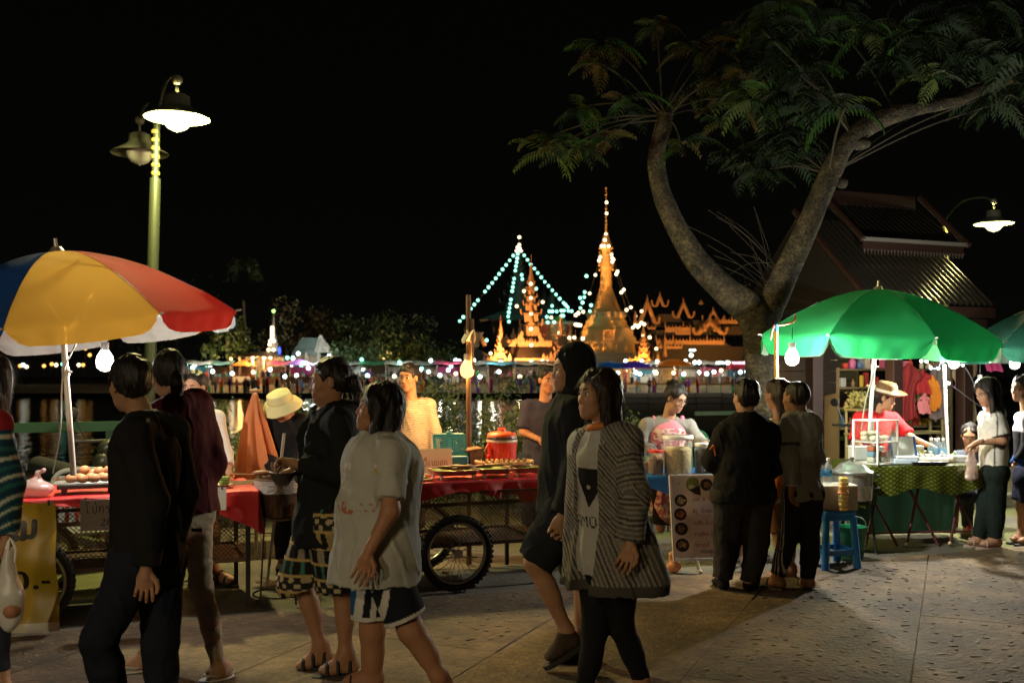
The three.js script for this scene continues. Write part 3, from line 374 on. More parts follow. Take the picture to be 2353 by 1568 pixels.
    for (let i = 0; i < w * 3.5; i++) obj('goods', rbox(rr(0.12, 0.4), rr(0.15, 0.5), 0.3, 0.04, rr(-w / 2.2, w / 2.2), 1.0, rr(0.1, 0.7)), pick([cm.white, cm.white, cm.brown, cm.brown, cm.orange, cm.red, cm.pink, cm.cyan, cm.green]), o);
    obj('back_cloth', box(w, 1.3, 0.04, 0, 1.45, -0.9), pick([cm.white, cm.white, cm.cyan, cm.pink, cm.brown]), o);
  }
  const ST = [[455, 127, 3, 'awning', 'white'], [505, 128, 3, 'awning', 'cyan'], [560, 129, 2.6, 'tent', 'orange'], [690, 126, 3.2, 'tent', 'purple'], [742, 128, 2.8, 'tent', 'blue'], [800, 129, 3, 'awning', 'white'], [860, 128, 3.2, 'awning', 'green'], [915, 127, 3, 'awning', 'white'], [975, 129, 3.4, 'awning', 'white'], [1030, 127, 3, 'awning', 'pink'], [1090, 128, 3, 'awning', 'white'], [1150, 127, 3.2, 'awning', 'cyan'], [1210, 128, 3, 'awning', 'white'], [1270, 127, 3, 'awning', 'brown'], [1330, 128, 3, 'awning', 'white'], [1640, 128, 3, 'awning', 'white'], [1700, 127, 3, 'awning', 'white'], [645, 127, 2.8, 'awning', 'pink'], [1590, 129, 3, 'awning', 'brown'], [1480, 129, 3, 'awning', 'white']];
  for (const a of ST) stall(...a, { white: 'far market stall under a sagging white awning', cyan: 'far market stall under a light blue awning', orange: 'far stall under a small orange peaked tent', purple: 'far stall under a purple peaked tent', blue: 'far stall under a blue peaked tent', green: 'far stall under a green awning', pink: 'far stall under a pink awning', brown: 'far stall under a brown awning' }[a[4]]);
  const parasol = (u, v, hw, col, label) => { const D = 122, p = at(u, v, D), y0 = 0.0, o = thing('far_parasol', label, 'parasol', V3(p.x, y0, p.z)), r = hw * D / F, h = p.y - y0; obj('canopy', lathe([[r, h - r * 0.36], [r * 0.92, h - r * 0.24], [r * 0.6, h - r * 0.08], [r * 0.2, h - 0.02], [0.02, h]], 8), MP(col, 0.7, { transmission: 0.35, thickness: 0 }), o); obj('pole', cyl(0.03, 0.03, h, 0, h / 2, 0, 6), cm.white, o); };
  parasol(1400, 830, 46, [0.01, 0.16, 0.5], 'blue market parasol on the far shore below the chedi'); parasol(1457, 829, 44, [0.12, 0.06, 0.55], 'violet market parasol on the far shore below the chedi'); parasol(1550, 825, 44, [0.75, 0.27, 0.02], 'orange market parasol on the far shore below the temple halls');
  // pavilion with a tower of bulbs, and a gabled hall, on the left shore
  const pv = thing('lit_pavilion', 'small warmly lit pavilion topped by a tower of bulbs', 'pavilion', V3(z4(695, 0, 131).x, 0, -131)), qv = (x, y) => z4(x, y, 131).sub(pv.position);
  obj('roof', mv(new THREE.CylinderGeometry(1.2, 4.6, qv(0, 445).y - qv(0, 482).y, 4, 1), 0, (qv(0, 445).y + qv(0, 482).y) / 2, 0, 0, Math.PI / 4), mCarv, pv); for (const x of [-2.4, -0.8, 0.8, 2.4]) for (const z of [-1, 2.4]) obj('column', cyl(0.16, 0.18, qv(0, 480).y, x, qv(0, 480).y / 2, z, 8), mWhiteWall, pv); obj('back_wall', box(5, qv(0, 480).y, 0.2, 0, qv(0, 480).y / 2, -1.4), mStucco, pv); obj('tower', lathe([[0.7, 0], [0.5, 0.8], [0.55, 0.85], [0.3, 2], [0.1, 4], [0.04, 5.5]], 8, qv(770, 0).x, qv(0, 440).y, 0), mWhiteWall, pv);
  [[662, 488], [740, 488], [784, 488]].forEach(([x, y]) => { const b = obj('bulb', bulbG, WARM, pv); b.position.copy(qv(x, y)); b.position.z = 2.8; });
  for (let i = 0; i < 11; i++) { const b = obj('bulb', bulbG, WARM, pv); b.position.copy(qv(i > 5 ? [745, 780, 757, 782, 752][i - 6] : 770, i > 5 ? [432, 432, 370, 370, 395][i - 6] : 275 + i * 15)); b.position.z = 0.8; }
  { const b = obj('bulb', bulbG, glow([0.5, 1, 0.2], 3), pv); b.position.copy(qv(770, 155)); const e = obj('blue_lamp', mv(sph(0.35, 0, 0, 0, 10, 0.55, 1.5, 0.5), 0, 0, 0), glow([0.05, 0.12, 1], 2.2), pv); e.position.copy(qv(812, 437)); }
  farLight(V3(pv.position.x, 3.2, -128), [1, 0.55, 0.2], 110); farLight(V3(z4(560, 0, 128).x, 2.6, -126), [1, 0.5, 0.15], 22);
  const hl = thing('gabled_hall', 'grey hall with stepped roof tiers and a pale gable on the far shore', 'hall', V3(z4(1060, 0, 134).x, 0, -134)), qh = (x, y) => z4(x, y, 134).sub(hl.position);
  for (const [x0, x1, y0, y1] of [[975, 1090, 345, 385], [950, 1100, 385, 425], [925, 1100, 428, 470]]) { const a = qh(x0, y0), b = qh(x1, y1); obj('roof_tier', mv(prism([[a.x - 0.7, b.y], [b.x + 0.3, b.y], [b.x, a.y], [a.x, a.y]], 4), 0, 0, -4), M([0.05, 0.09, 0.075], 0.5), hl); }
  { const a = qh(1110, 330), l = qh(1070, 450), r = qh(1190, 450); obj('gable', mv(prism([[l.x, l.y], [r.x, r.y], [a.x, a.y]], 0.3), 0, 0, 0.1), mWhiteWall, hl); obj('gable_board', [bar(a, l, 0.2), bar(a, r, 0.2)].map(g => mv(g, 0, 0, 0.5)), mWhiteWall, hl); } for (const x of [1005, 1095, 1180]) { const a = qh(x, 450); obj('column', cyl(0.25, 0.25, a.y, a.x, a.y / 2, 0.2, 8), mWhiteWall, hl); } obj('wall', box(8, qh(0, 470).y, 0.3, 0.5, qh(0, 470).y / 2, -2), mWhiteWall, hl);
  farLight(V3(hl.position.x + 1, 4, -129), [0.8, 1, 1], 70);
  const ar = thing('temple_arcade', 'long low cream arcade lit by amber lamps at the foot of the temple', 'building', V3(z7(-200, 0, 131).x, 0.0, -131)); obj('back_wall', box(46, 2.0, 0.3, 0, 1.0, -1.3), mStucco, ar); obj('roof', mv(prism([[-1.3, 0], [1.6, 0], [0.15, 0.6]], 47), -23.5, 2.0, 0, 0, Math.PI / 2), mTileRoof, ar); obj('eave_board', box(47, 0.2, 0.12, 0, 1.95, 1.38), mCarv, ar); for (let i = 0; i < 20; i++) obj('column', cyl(0.14, 0.16, 1.95, -22.5 + i * 2.37, 0.98, 0.9, 8), mWhiteWall, ar); for (let i = 0; i < 6; i++) { const x = -19 + i * 7.6; obj('lamp', sph(0.16, x, 1.6, 0.2, 10), glow([1, 0.6, 0.2], 5), ar); lamp(ar, V3(x, 1.6, 0.45), [1, 0.55, 0.17], 30, 0.16); }
  for (const [u, D, y, cd] of [[690, 136, 3.5, 90], [880, 134, 3, 60], [530, 127, 3, 50]]) { const o = thing('garden_lamp', u < 600 ? 'amber garden lamp beside the thick trunk on the far shore' : u < 800 ? 'amber garden lamp under the dry tree on the far shore' : 'amber garden lamp under the broad dark tree on the far shore', 'lamp', V3((u - 1176) * D / F, 0, -D)); obj('post', bar([0, -0.3, 0], [0, y, 0], 0.05, 6), CABLE, o); obj('lamp_globe', sph(0.2, 0, y + 0.15, 0, 10), glow([1, 0.6, 0.22], 5), o); lamp(o, V3(0, y + 0.15, 0), [1, 0.58, 0.2], cd, 0.2); }
  // low white balustrade before the temple
  const wl = thing('white_wall', 'long low white wall with square piers in front of the temple', 'wall', V3(z7(800, 0, 133).x, 0, -133)); obj('wall', box(34, 1.5, 0.3, 0, 1.1, 0), mWhiteWall, wl); obj('coping', box(34.2, 0.15, 0.5, 0, 1.93, 0), mWhiteWall, wl); for (let i = 0; i < 15; i++) obj('pier', box(0.5, 2.2, 0.5, -16.5 + i * 2.35, 1.1, 0.05), mWhiteWall, wl);
  // people far away, each a little figure of body, head and legs
  const skin = M([0.28, 0.15, 0.09], 0.6), cl = Object.values(cols).concat([[0.02, 0.02, 0.025], [0.3, 0.28, 0.25], [0.5, 0.45, 0.4], [0.03, 0.04, 0.07]]).map(c => M(c, 0.8));
  const fg = [lathe([[0.02, 0], [0.14, 0.02], [0.15, 0.4], [0.19, 0.78], [0.18, 0.85]], 8), lathe([[0.2, 0.75], [0.19, 1.05], [0.23, 1.3], [0.17, 1.42], [0.05, 1.46], [0.05, 1.5]], 8), sph(0.115, 0, 1.59, 0, 8, 0.9, 1.15, 1)]; const arm = bar([0.23, 1.34, 0], [0.27, 0.85, 0.08], 0.05, 6), arm2 = bar([-0.23, 1.34, 0], [-0.2, 1.0, 0.22], 0.05, 6);
  for (let i = 0; i < 170; i++) { const u = i % 3 === 0 ? rr(430, 830) : rr(830, 1740), low = i > 80, D = low ? rr(115, 120) : rr(122.5, 131), o = thing('person', low ? 'distant figure on the lakeside promenade before the far market' : 'distant figure standing among the far market stalls', 'person', V3((u - 1176) * D / F, low ? -0.95 : 0.0, -D), rr(0, 6.28), 'people at the far market'); obj('body', [fg[2], arm, arm2], skin, o); obj('trousers', fg[0], pick(cl), o); obj('shirt', fg[1], pick(cl), o); o.scale.setScalar(rr(0.95, 1.15)); }
  for (const [u, v, r] of [[1218, 895, 1.2], [1290, 900, 1.0], [1180, 900, 0.8], [830, 895, 1.0], [1000, 893, 1.1], [1545, 905, 0.8]]) { const D = 119, p = V3((u - 1176) * D / F, -0.9, -D), o = thing('round_bush', 'dark round clipped bush on the edge of the far shore', 'bush', p, 0, 'clipped bushes on the far shore'), L = []; for (let i = 0; i < 500; i++) { const q = rdir().multiplyScalar(r * Math.cbrt(rr(0.4, 1))); q.y = q.y * 0.9 + r; L.push([q, rdir(0.2), 0.25, 0.08]); } obj('foliage', leafSoup(L), mLeafB, o); }
}
// trees behind the far market
function farTree(u, vt, D, w, n, label, m, palm) {
  const p = V3((u - 1176) * D / F, 0, -D), H = at(u, vt, D).y, o = thing('far_tree', label, 'tree', p, 0, 'trees behind the far market');
  obj('trunk', tube([[0, 0, 0], [w * 0.03, H * 0.3, 0], [-w * 0.02, H * 0.6, 0]], 0.28 * (palm ? 0.6 : 1), 7), mStem, o);
  const L = [], C = Array.from({ length: palm ? 7 : 16 }, () => V3(rr(-0.5, 0.5) * w, H * rr(0.42, 0.94), rr(-0.4, 0.4) * w));
  if (palm) for (let k = 0; k < 26; k++) { const a = rr(0, 6.28), l = rr(1.6, 2.6), e = rr(-0.3, 1); for (let i = 0; i < 26; i++) { const t = i / 26; L.push([V3(Math.cos(a) * l * t, H * rr(0.86, 0.9) + l * (e * t - 1.0 * t * t), Math.sin(a) * l * t), V3(Math.cos(a) + rr(-0.8, 0.8), -0.5, Math.sin(a) + rr(-0.8, 0.8)).normalize(), 0.7, 0.05]); } }
  else for (let i = 0; i < n; i++) { const c = C[i % C.length], q = rdir().multiplyScalar(w * 0.26 * Math.cbrt(rnd())).add(c); L.push([q, rdir(-0.1), rr(0.35, 0.7), rr(0.1, 0.2)]); }
  obj('crown', leafSoup(L), m, o); return o;
}
[[400, 660, 150, 14], [300, 700, 150, 10], [690, 690, 140, 9], [760, 720, 146, 8], [880, 730, 140, 11], [960, 790, 138, 8], [830, 800, 132, 6], [1760, 640, 160, 14], [1850, 600, 162, 12], [120, 740, 170, 14], [1010, 800, 145, 7]].forEach(([u, v, D, w], i) => farTree(u, v, D, w, 1700, i === 2 || i === 3 ? 'dry brown leaved tree behind the lit pavilion on the far shore' : i === 7 || i === 8 ? 'dark broad crowned tree behind the end of the temple halls' : 'dark broad crowned tree behind the far market', i === 2 || i === 3 ? mLeafDry : mLeafB));
farTree(560, 565, 133, 6, 0, 'tall dark palm on the far shore beside a leaning trunk', mLeafB, true);
farTree(522, 720, 131, 6, 1600, 'lit green tree with a thick bare trunk on the far shore', mLeafA);
{ // lights across the water at far left, with their posts
  const L = [[45, 840, AMBER], [60, 842, WARM], [118, 836, AMBER], [128, 838, WARM], [143, 836, TEAL], [180, 838, WARM], [190, 838, AMBER], [205, 815, AMBER], [195, 800, AMBER], [52, 838, COOL], [100, 840, AMBER]];
  L.forEach(([u, v, m]) => { const p = at(u, v, 128), o = thing('lakeside_lantern', { [AMBER.uuid]: 'amber lantern on a post across the lake', [WARM.uuid]: 'pale gold lantern on a post across the lake', [TEAL.uuid]: 'green lantern on a post across the lake', [COOL.uuid]: 'white lantern on a post across the lake' }[m.uuid], 'lantern', V3(p.x, 0, p.z), 0, 'lanterns across the lake'); obj('lamp_globe', bulbG, m, o).position.y = p.y; obj('post', bar([0, -0.4, 0], [0, p.y - 0.2, 0], 0.05, 5), CABLE, o); });
}
// ------------------------------------------------------------------ street lamps
const SODIUM = [1, 0.86, 0.34];
const mPost = M([0.03, 0.04, 0.02], 0.45, { metalness: 0.2 }), mShade = M([0.16, 0.17, 0.12], 0.4, { metalness: 0.3 }), mGoldPaint = M([0.32, 0.24, 0.05], 0.4, { metalness: 0.4 }), mOldGlass = MP([0.6, 0.6, 0.55], 0.25, { transmission: 0.5, thickness: 0 });
function lampHead(parent, p, lit, cd, color) {
  const sh = obj('lamp_shade', lathe([[0.16, 0.02], [0.30, -0.035], [0.305, -0.025], [0.17, 0.05], [0.12, 0.09], [0.115, 0.17], [0.06, 0.2], [0.02, 0.21]], 32, p.x, p.y, p.z), mShade, parent);
  obj('finial_ball', sph(0.052, p.x, p.y + 0.33, p.z, 16), mShade, sh); obj('stalk', cyl(0.016, 0.016, 0.12, p.x, p.y + 0.25, p.z, 8), mShade, sh);
  const gl = [[0.14, 0.02], [0.145, -0.02], [0.13, -0.075], [0.09, -0.125], [0.04, -0.15], [0.012, -0.155], [0.001, -0.17]];
  obj('lamp_globe', lathe(gl, 24, p.x, p.y, p.z), lit ? glow([1, 0.97, 0.45], 3.2) : mOldGlass, parent);
  if (lit) { const l = lamp(parent, V3(p.x, p.y - 0.05, p.z), color, cd, 0.1); }
}
function streetLamp(label, base, arm, cd, two, lean = 0, color = SODIUM) {
  const o = thing('street_lamp', label, 'street lamp', base, 0), top = V3(lean, 4.15, 0);
  obj('post', [bar([0, 0, 0], [lean * 0.85, 3.55, 0], 0.062, 16, 0.055), lathe([[0.12, 0], [0.13, 0.05], [0.09, 0.3], [0.065, 0.5]], 20)], mPost, o);
  obj('post_neck', bar([lean * 0.85, 3.55, 0], top, 0.035, 14), mPost, o);
  for (let i = 0; i < 6; i++) obj('gold_band', lathe([[0.036, -0.02], [0.044, -0.012], [0.044, 0.012], [0.036, 0.02]], 16, lean * 0.87, 3.6 + i * 0.085, 0), mGoldPaint, o);
  for (const s of two ? [1, -1] : [1]) {
    const h = V3(lean + arm.x * s, 4.0, arm.z * s);
    obj('arm', tube([top, V3(lean + arm.x * s * 0.35, 4.4, arm.z * s * 0.35), V3(lean + arm.x * s * 0.8, 4.42, arm.z * s * 0.8), V3(h.x, 4.34, h.z)], 0.018, 8, 18), mPost, o);
    lampHead(o, h, s > 0, cd, color);
  }
  return o;
}
streetLamp('lit twin headed street lamp with gold bands rising behind the striped parasol', V3(-3.72, 0, -10.1), V3(0.46, 0, 0.76), 60, true, 0.12);
streetLamp('lit street lamp shining on the corrugated pavilion roof', V3(7.3, 0, -16.8), V3(0.46, 0, 0.76), 60, false);
streetLamp('street lamp on the other side of the street', V3(-2.6, 0, 2.6), V3(0.4, 0, -0.5), 20, false, 0, [1, 0.7, 0.32]);

// ------------------------------------------------------------------ bulbs on flex
const WHITE_LED = [1, 0.94, 0.8];
function bulb(name, label, p, color, cd, cordTo, size = 1, em = 14) {
  const o = thing(name, label, 'light bulb', p);
  obj('bulb', lathe([[0.001, -0.07], [0.018, -0.066], [0.038, -0.05], [0.044, -0.02], [0.038, 0.01], [0.024, 0.032], [0.019, 0.04]].map(a => [a[0] * size, a[1] * size]), 20), glow(color, em), o);
  obj('socket', cyl(0.021 * size, 0.021 * size, 0.04 * size, 0, 0.061 * size, 0, 14), M([0.12, 0.12, 0.12], 0.4), o);
  if (cordTo) { const e = cordTo.clone().sub(p), s = V3(0, 0.1 * size, 0), a = s.clone().lerp(e, 0.5); a.y += 0.03; obj('flex', tube([s, a, e], 0.0035, 5, 8), CABLE, o); }
  lamp(o, V3(0, -0.01, 0), color, cd, 0.035 * size); return o;
}
const BL = at(240, 822, 6.45), BW = at(1073, 843, 8.25), BR = at(1820, 815, 8.35);
bulb('led_bulb', 'glaring white bulb hanging under the striped parasol', BL, WHITE_LED, 5, at(205, 745, 6.4), 1.25);
bulb('warm_bulb', 'warm glowing jar shaped bulb tied to the bamboo pole', BW, [1, 0.52, 0.17], 15, at(1071, 780, 8.25), 1.35, 2.8);
bulb('led_bulb', 'glaring white bulb hanging from the striped pole by the green parasol', BR, WHITE_LED, 15, at(1822, 748, 8.35), 1.3);
bulb('led_bulb', 'white bulb hanging under the valance of the green parasol', at(2192, 828, 9.9), WHITE_LED, 27, at(2170, 740, 9.7), 1.15);
bulb('led_bulb', 'white bulb glowing behind the long haired girl in white', at(2252, 880, 11.3), WHITE_LED, 6, at(2252, 800, 11.3), 1.2);
bulb('led_bulb', 'white bulb under the dark green parasol with cream trim', at(2332, 830, 10.9), WHITE_LED, 1.6, at(2335, 760, 10.9), 1.2);
bulb('warm_bulb', 'small warm bulb behind the pavilion post', at(1857, 882, 13.6), [1, 0.6, 0.25], 4, at(1857, 830, 13.6), 1.0, 9);

{ // the stalls on the other side of the street, behind the viewer: poles with bulbs
  [[-3.1, 2.25, 1.3, 'bulb pole of a stall across the street from the egg cart']].forEach(([x, y, z, l], i) => { const o = thing('bulb_pole', l, 'pole', V3(x, 0, z)); obj('pole', bar([0, 0, 0], [0, 2.5, 0], 0.02, 8), M([0.5, 0.5, 0.48], 0.5), o); obj('arm', bar([0, 2.45, 0], [0, 2.45, -0.4], 0.012, 6), M([0.5, 0.5, 0.48], 0.5), o); bulb('led_bulb', 'bulb on the ' + l, V3(x, y, z - 0.4), [1, 0.84, 0.56], 18, V3(x, 2.45, z - 0.4), 1.2); });
}
// ------------------------------------------------------------------ parasols
function parasol(name, label, apex, R, H, tiltX, tiltZ, colors, poleTo, { panels = 8, val = 0.13, spin = 0, trim, inner = [0.62, 0.62, 0.6], tr = 0.45, bare = 0 } = {}) {
  const o = thing(name, label, 'parasol', poleTo.clone()), c = new THREE.Group(); c.name = 'canopy'; o.add(c);
  c.position.copy(apex).sub(poleTo); c.rotation.set(tiltX, 0, tiltZ);
  const prof = t => [R * t, -H * Math.pow(t, 1.75)], P = (a, t) => { const [r, y] = prof(t); return V3(Math.sin(a) * r, y, Math.cos(a) * r); };
  const mIn = MP(inner, 0.85, { transmission: tr, thickness: 0 }), mTrim = M(trim ?? [0.7, 0.7, 0.68], 0.8);
  const sheet = (k, up) => { const a0 = spin + k / panels * 6.2832, a1 = spin + (k + 1) / panels * 6.2832; return grid(18, 34, (s, t0) => {
    const t = (1 - t0) * 1.16; let q;
    const sag = Math.sin(Math.PI * s) ;
    if (t <= 1) { q = P(a0, t).lerp(P(a1, t), s); q.y -= 0.02 * sag * t; const n = 0.006 * fbm(q.x * 5 + k * 5, q.y * 5, q.z * 5) + 0.004 * t * Math.sin((s - 0.5) * 16 + 5 * noise(k, t * 3, s * 2)) * Math.exp(-8 * Math.min(s, 1 - s)); q.y += n; }
    else { const f = (t - 1) / 0.16, s2 = mix(s, 0.5 + (s - 0.5) * 0.93, f); q = P(a0, 1).lerp(P(a1, 1), s2); q.y -= 0.02 * sag; const out = V3(q.x, 0, q.z).normalize(); const edge = Math.min(s, 1 - s), cut = Math.min(1, 0.45 + edge * 7), w = Math.sin(s * 31 + k * 2 + f * 1.2) * 0.6 + Math.sin(s * 17 + k - f) * 0.8 + 1.3 * noise(s * 14 + k * 9, f * 2.5, k); q.y -= val * f * cut; q.addScaledVector(out, -0.004 + Math.min(1, f * 2.5) * 0.013 * w); }
    if (t > 1) { const iw = V3(q.x, 0, q.z).normalize(); q.addScaledVector(iw, -up * 1.5); } else q.y -= up; return [q.x, q.y, q.z]; }); };
  for (let k = 0; k < panels; k++) {
    const pn = obj('panel', sheet(k, 0), colors[k % colors.length], c); if (k >= bare) obj('lining', sheet(k, 0.004), mIn, pn);
    const a = spin + k / panels * 6.2832; obj('rib', tube([0.02, 0.3, 0.6, 0.85, 1.0].map(t => { const q = P(a, t); q.y -= 0.012; return q; }), 0.004, 5, 12), M([0.5, 0.5, 0.5], 0.4, { metalness: 0.8 }), c);
    const tip = P(a, 1.0), o2 = V3(tip.x, 0, tip.z).normalize(); obj('rib_tip', bar(tip, tip.clone().addScaledVector(o2, 0.035), 0.006, 6), mTrim, c);
    const st = P(a, 0.55); obj('stretcher', bar([0, -0.5, 0], [st.x, st.y - 0.012, st.z], 0.004, 5), M([0.5, 0.5, 0.5], 0.4, { metalness: 0.8 }), c);
  }
  obj('cap', [cyl(0.028, 0.05, 0.03, 0, 0.012, 0, 12), cyl(0.012, 0.014, 0.06, 0, 0.05, 0, 10)], M([0.6, 0.58, 0.5], 0.35, { metalness: 0.6 }), c);
  const pv = apex.clone().sub(poleTo); obj('pole', bar(V3(), pv, 0.018, 14), M([0.72, 0.74, 0.74], 0.35), o); obj('pole_joint', bar(pv.clone().multiplyScalar(0.44), pv.clone().multiplyScalar(0.475), 0.024, 12), M([0.6, 0.6, 0.58], 0.4), o); obj('pole_screw', bar(pv.clone().multiplyScalar(0.457), pv.clone().multiplyScalar(0.457).add(V3(0.045, 0, 0.02)), 0.008, 8), M([0.6, 0.6, 0.58], 0.4), o); obj('cord', tube([[0.1, pv.y * 0.92, 0.1], [0.05, pv.y * 0.62, 0.04], pv.clone().multiplyScalar(0.46).add(V3(0, 0, 0.026)), [-0.06, pv.y * 0.2, 0.05], [-0.1, 0.02, 0.06]], 0.005, 5, 24), M([0.5, 0.48, 0.42], 0.7), o);
  return o;
}
const fab = (c, t = 0.5) => MP(c, 0.85, { specularIntensity: 0.15, transmission: t, thickness: 0, bumpMap: rep(T.weave, 30, 30), bumpScale: 0.0006 });
const yel = fab([0.62, 0.35, 0.05], 0.4), red = fab([0.4, 0.02, 0.012], 0.34), blu = fab([0.01, 0.09, 0.35]), grn = fab([0.025, 0.42, 0.14], 0.58), dgr = fab([0.002, 0.022, 0.014], 0.05), crm = fab([0.6, 0.55, 0.42], 0.4);
const PL0 = at(168, 1092, 6.15), PR0 = at(1998, 990, 9.5);
parasol('striped_parasol', 'large parasol with yellow, red and blue panels over the egg cart', at(129, 577, 6.3), 1.05, 0.5, 0.05, 0.12, [yel, red, blu, yel, red, blu, red, blu], PL0, { spin: 0.115, val: 0.1, tr: 0.3, inner: [0.24, 0.24, 0.23], bare: 2 });
parasol('green_parasol', 'large bright green parasol over the steamed food table', at(2018, 664, 9.4), 1.11, 0.47, 0.02, -0.035, [grn], PR0, { spin: -0.7, val: 0.17, inner: [0.5, 0.7, 0.58], tr: 0.6 });
parasol('dark_green_parasol', 'dark green parasol with cream trim half behind the green one', at(2452, 690, 10.6), 1.1, 0.5, 0, 0.02, [dgr], at(2440, 1075, 10.7), { spin: -0.3, val: 0.14, inner: [0.03, 0.05, 0.04], tr: 0.02, trim: [0.6, 0.55, 0.42] });

// ------------------------------------------------------------------ pavilion with tiered corrugated roof
{
  const o = thing('roofed_pavilion', 'dark wooden pavilion with two tiers of corrugated roof and carved eaves', 'pavilion', V3(4.28, 0, -13), PHI);
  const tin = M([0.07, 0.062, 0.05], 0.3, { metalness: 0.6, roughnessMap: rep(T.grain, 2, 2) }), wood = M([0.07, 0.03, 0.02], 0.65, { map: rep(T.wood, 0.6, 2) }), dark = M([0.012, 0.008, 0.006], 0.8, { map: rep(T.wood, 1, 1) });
  const slope = (x0, x1, z0, y0, z1, y1) => thick(grid(Math.round((x1 - x0) / 0.0138), 5, (s, t) => { const x = mix(x0, x1, s); return [x, mix(y0, y1, t) + 0.017 * Math.sin(x / 0.11 * 6.2832), mix(z0, z1, t)]; }), 0.003);
  obj('lower_roof', slope(0.5, 2.7, 0.0, 2.52, -1.5, 3.83), tin, o); obj('upper_roof', slope(0.95, 2.8, -0.68, 3.46, -1.55, 4.1), tin, o);
  obj('back_roof', slope(0.5, 2.7, -1.55, 3.83, -3.0, 2.5), tin, o);
  const carved = (name, x0, x1, y, z, h) => { const f = obj(name, box(x1 - x0, h, 0.025, (x0 + x1) / 2, y - h / 2, z), wood, o); for (let x = x0 + 0.03; x < x1; x += 0.06) obj('fret', mv(new THREE.CylinderGeometry(0.03, 0.004, 0.075, 5), x, y - h - 0.03, z), wood, f); };
  carved('eave_board', 0.95, 2.8, 3.44, -0.66, 0.13); carved('ridge_board', 1.0, 2.75, 4.3, -1.56, 0.2); obj('gutter', box(1.95, 0.05, 0.06, 1.87, 3.45, -0.63), M([0.3, 0.28, 0.24], 0.5, { metalness: 0.5 }), o);
  obj('beam', [box(3.1, 0.14, 0.09, 1.18, 2.42, -0.06), box(3.1, 0.12, 0.08, 1.18, 2.27, -0.2)], wood, o);
  for (const [a, b] of [[[0.47, 2.5, 0.05], [0.47, 3.95, -1.55]], [[0.9, 3.44, -0.6], [0.9, 4.3, -1.56]], [[2.85, 3.44, -0.6], [2.85, 4.3, -1.56]]]) obj('barge_board', bar(a, b, 0.055, 4), wood, o);
  for (const [x, z] of [[-0.13, -0.35], [1.22, -0.35], [2.5, -0.35], [1.3, -2.7], [2.5, -2.7]]) obj('post', rbox(0.17, 2.3, 0.17, 0.015, x, 1.15, z), wood, o);
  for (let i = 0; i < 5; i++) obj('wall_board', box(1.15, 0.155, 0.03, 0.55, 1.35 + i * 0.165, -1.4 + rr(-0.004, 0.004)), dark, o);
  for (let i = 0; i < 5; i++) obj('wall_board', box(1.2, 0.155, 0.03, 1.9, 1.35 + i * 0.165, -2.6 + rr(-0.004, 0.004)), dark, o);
  obj('rail', [box(3.0, 0.06, 0.06, 0.95, 0.95, -2.65), box(3.0, 0.06, 0.06, 0.95, 0.5, -2.65)], M([0.012, 0.05, 0.03], 0.5), o);
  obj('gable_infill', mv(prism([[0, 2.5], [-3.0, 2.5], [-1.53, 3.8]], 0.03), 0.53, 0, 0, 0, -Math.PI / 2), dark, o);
  // hanging wares and shelf plants under the pavilion
  const hang = (x, y, z, w, h, c, label) => { const p = o.localToWorld(V3(x, y, z)); o.updateMatrixWorld(); const q = V3(x, y, z).applyMatrix4(o.matrixWorld); const g = thick(grid(22, 18, (s, t) => { const f = 1 - t; const ww = w * (f < 0.08 ? 0.35 + f * 7 : f < 0.34 ? 1.25 - Math.abs(f - 0.2) : 0.78 + 0.25 * f); return [(s - 0.5) * ww + 0.03 * Math.sin(f * 5 + h * 9), -f * h * (1 + 0.05 * Math.sin(s * 9 + h * 20)) - (f < 0.3 ? 0.1 * Math.abs(s - 0.5) : 0), 0.035 * Math.sin(s * 17 + f * 3 + h * 30) * (0.3 + f) + 0.02]; }), 0.006); const k = obj('hanging_garment', g, M(c, 0.85)); k.position.copy(q); k.rotation.y = PHI + rr(-0.4, 0.4); tag(k, label, 'garment', 'clothes hung under the pavilion'); };
  o.updateMatrixWorld();
  [[1.58, 1.72, -0.5, 0.34, 0.8, [0.2, 0.012, 0.012], 'dark red dress hung beside the pavilion post'], [1.86, 1.62, -0.5, 0.26, 0.34, [0.38, 0.02, 0.02], 'bright red shirt hung under the pavilion'], [1.88, 1.3, -0.5, 0.24, 0.3, [0.65, 0.2, 0.2], 'salmon pink cloth hung below a red shirt'], [2.08, 1.55, -0.5, 0.14, 0.5, [0.7, 0.25, 0.02], 'narrow orange cloth hung under the pavilion'], [2.36, 1.8, -0.7, 0.3, 0.9, [0.16, 0.13, 0.12], 'grey brown coat hung under the pavilion'], [2.78, 1.85, -0.6, 0.34, 1.0, [0.3, 0.24, 0.16], 'tan robe hung at the pavilion corner'], [2.62, 1.5, -0.5, 0.16, 0.35, [0.35, 0.1, 0.5], 'violet cloth hung at the pavilion corner'], [3.1, 1.9, -0.4, 0.25, 0.3, [0.7, 0.08, 0.25], 'pink cloth hung at the pavilion corner']].forEach(a => hang(...a));
  const sh = thing('plant_shelf', 'rough bamboo shelf of leafy vegetables under the pavilion', 'shelf', V3(1.75, 0, -0.9).applyMatrix4(o.matrixWorld), PHI); obj('board', [box(1.6, 0.03, 0.3, 0, 1.05, 0), box(1.6, 0.03, 0.3, 0, 0.7, 0)], M([0.25, 0.22, 0.1], 0.8), sh); for (const x of [-0.78, 0.78]) for (const z of [-0.12, 0.12]) obj('leg', bar([x, 0, z], [x, 1.06, z], 0.02, 6), M([0.25, 0.22, 0.1], 0.8), sh);
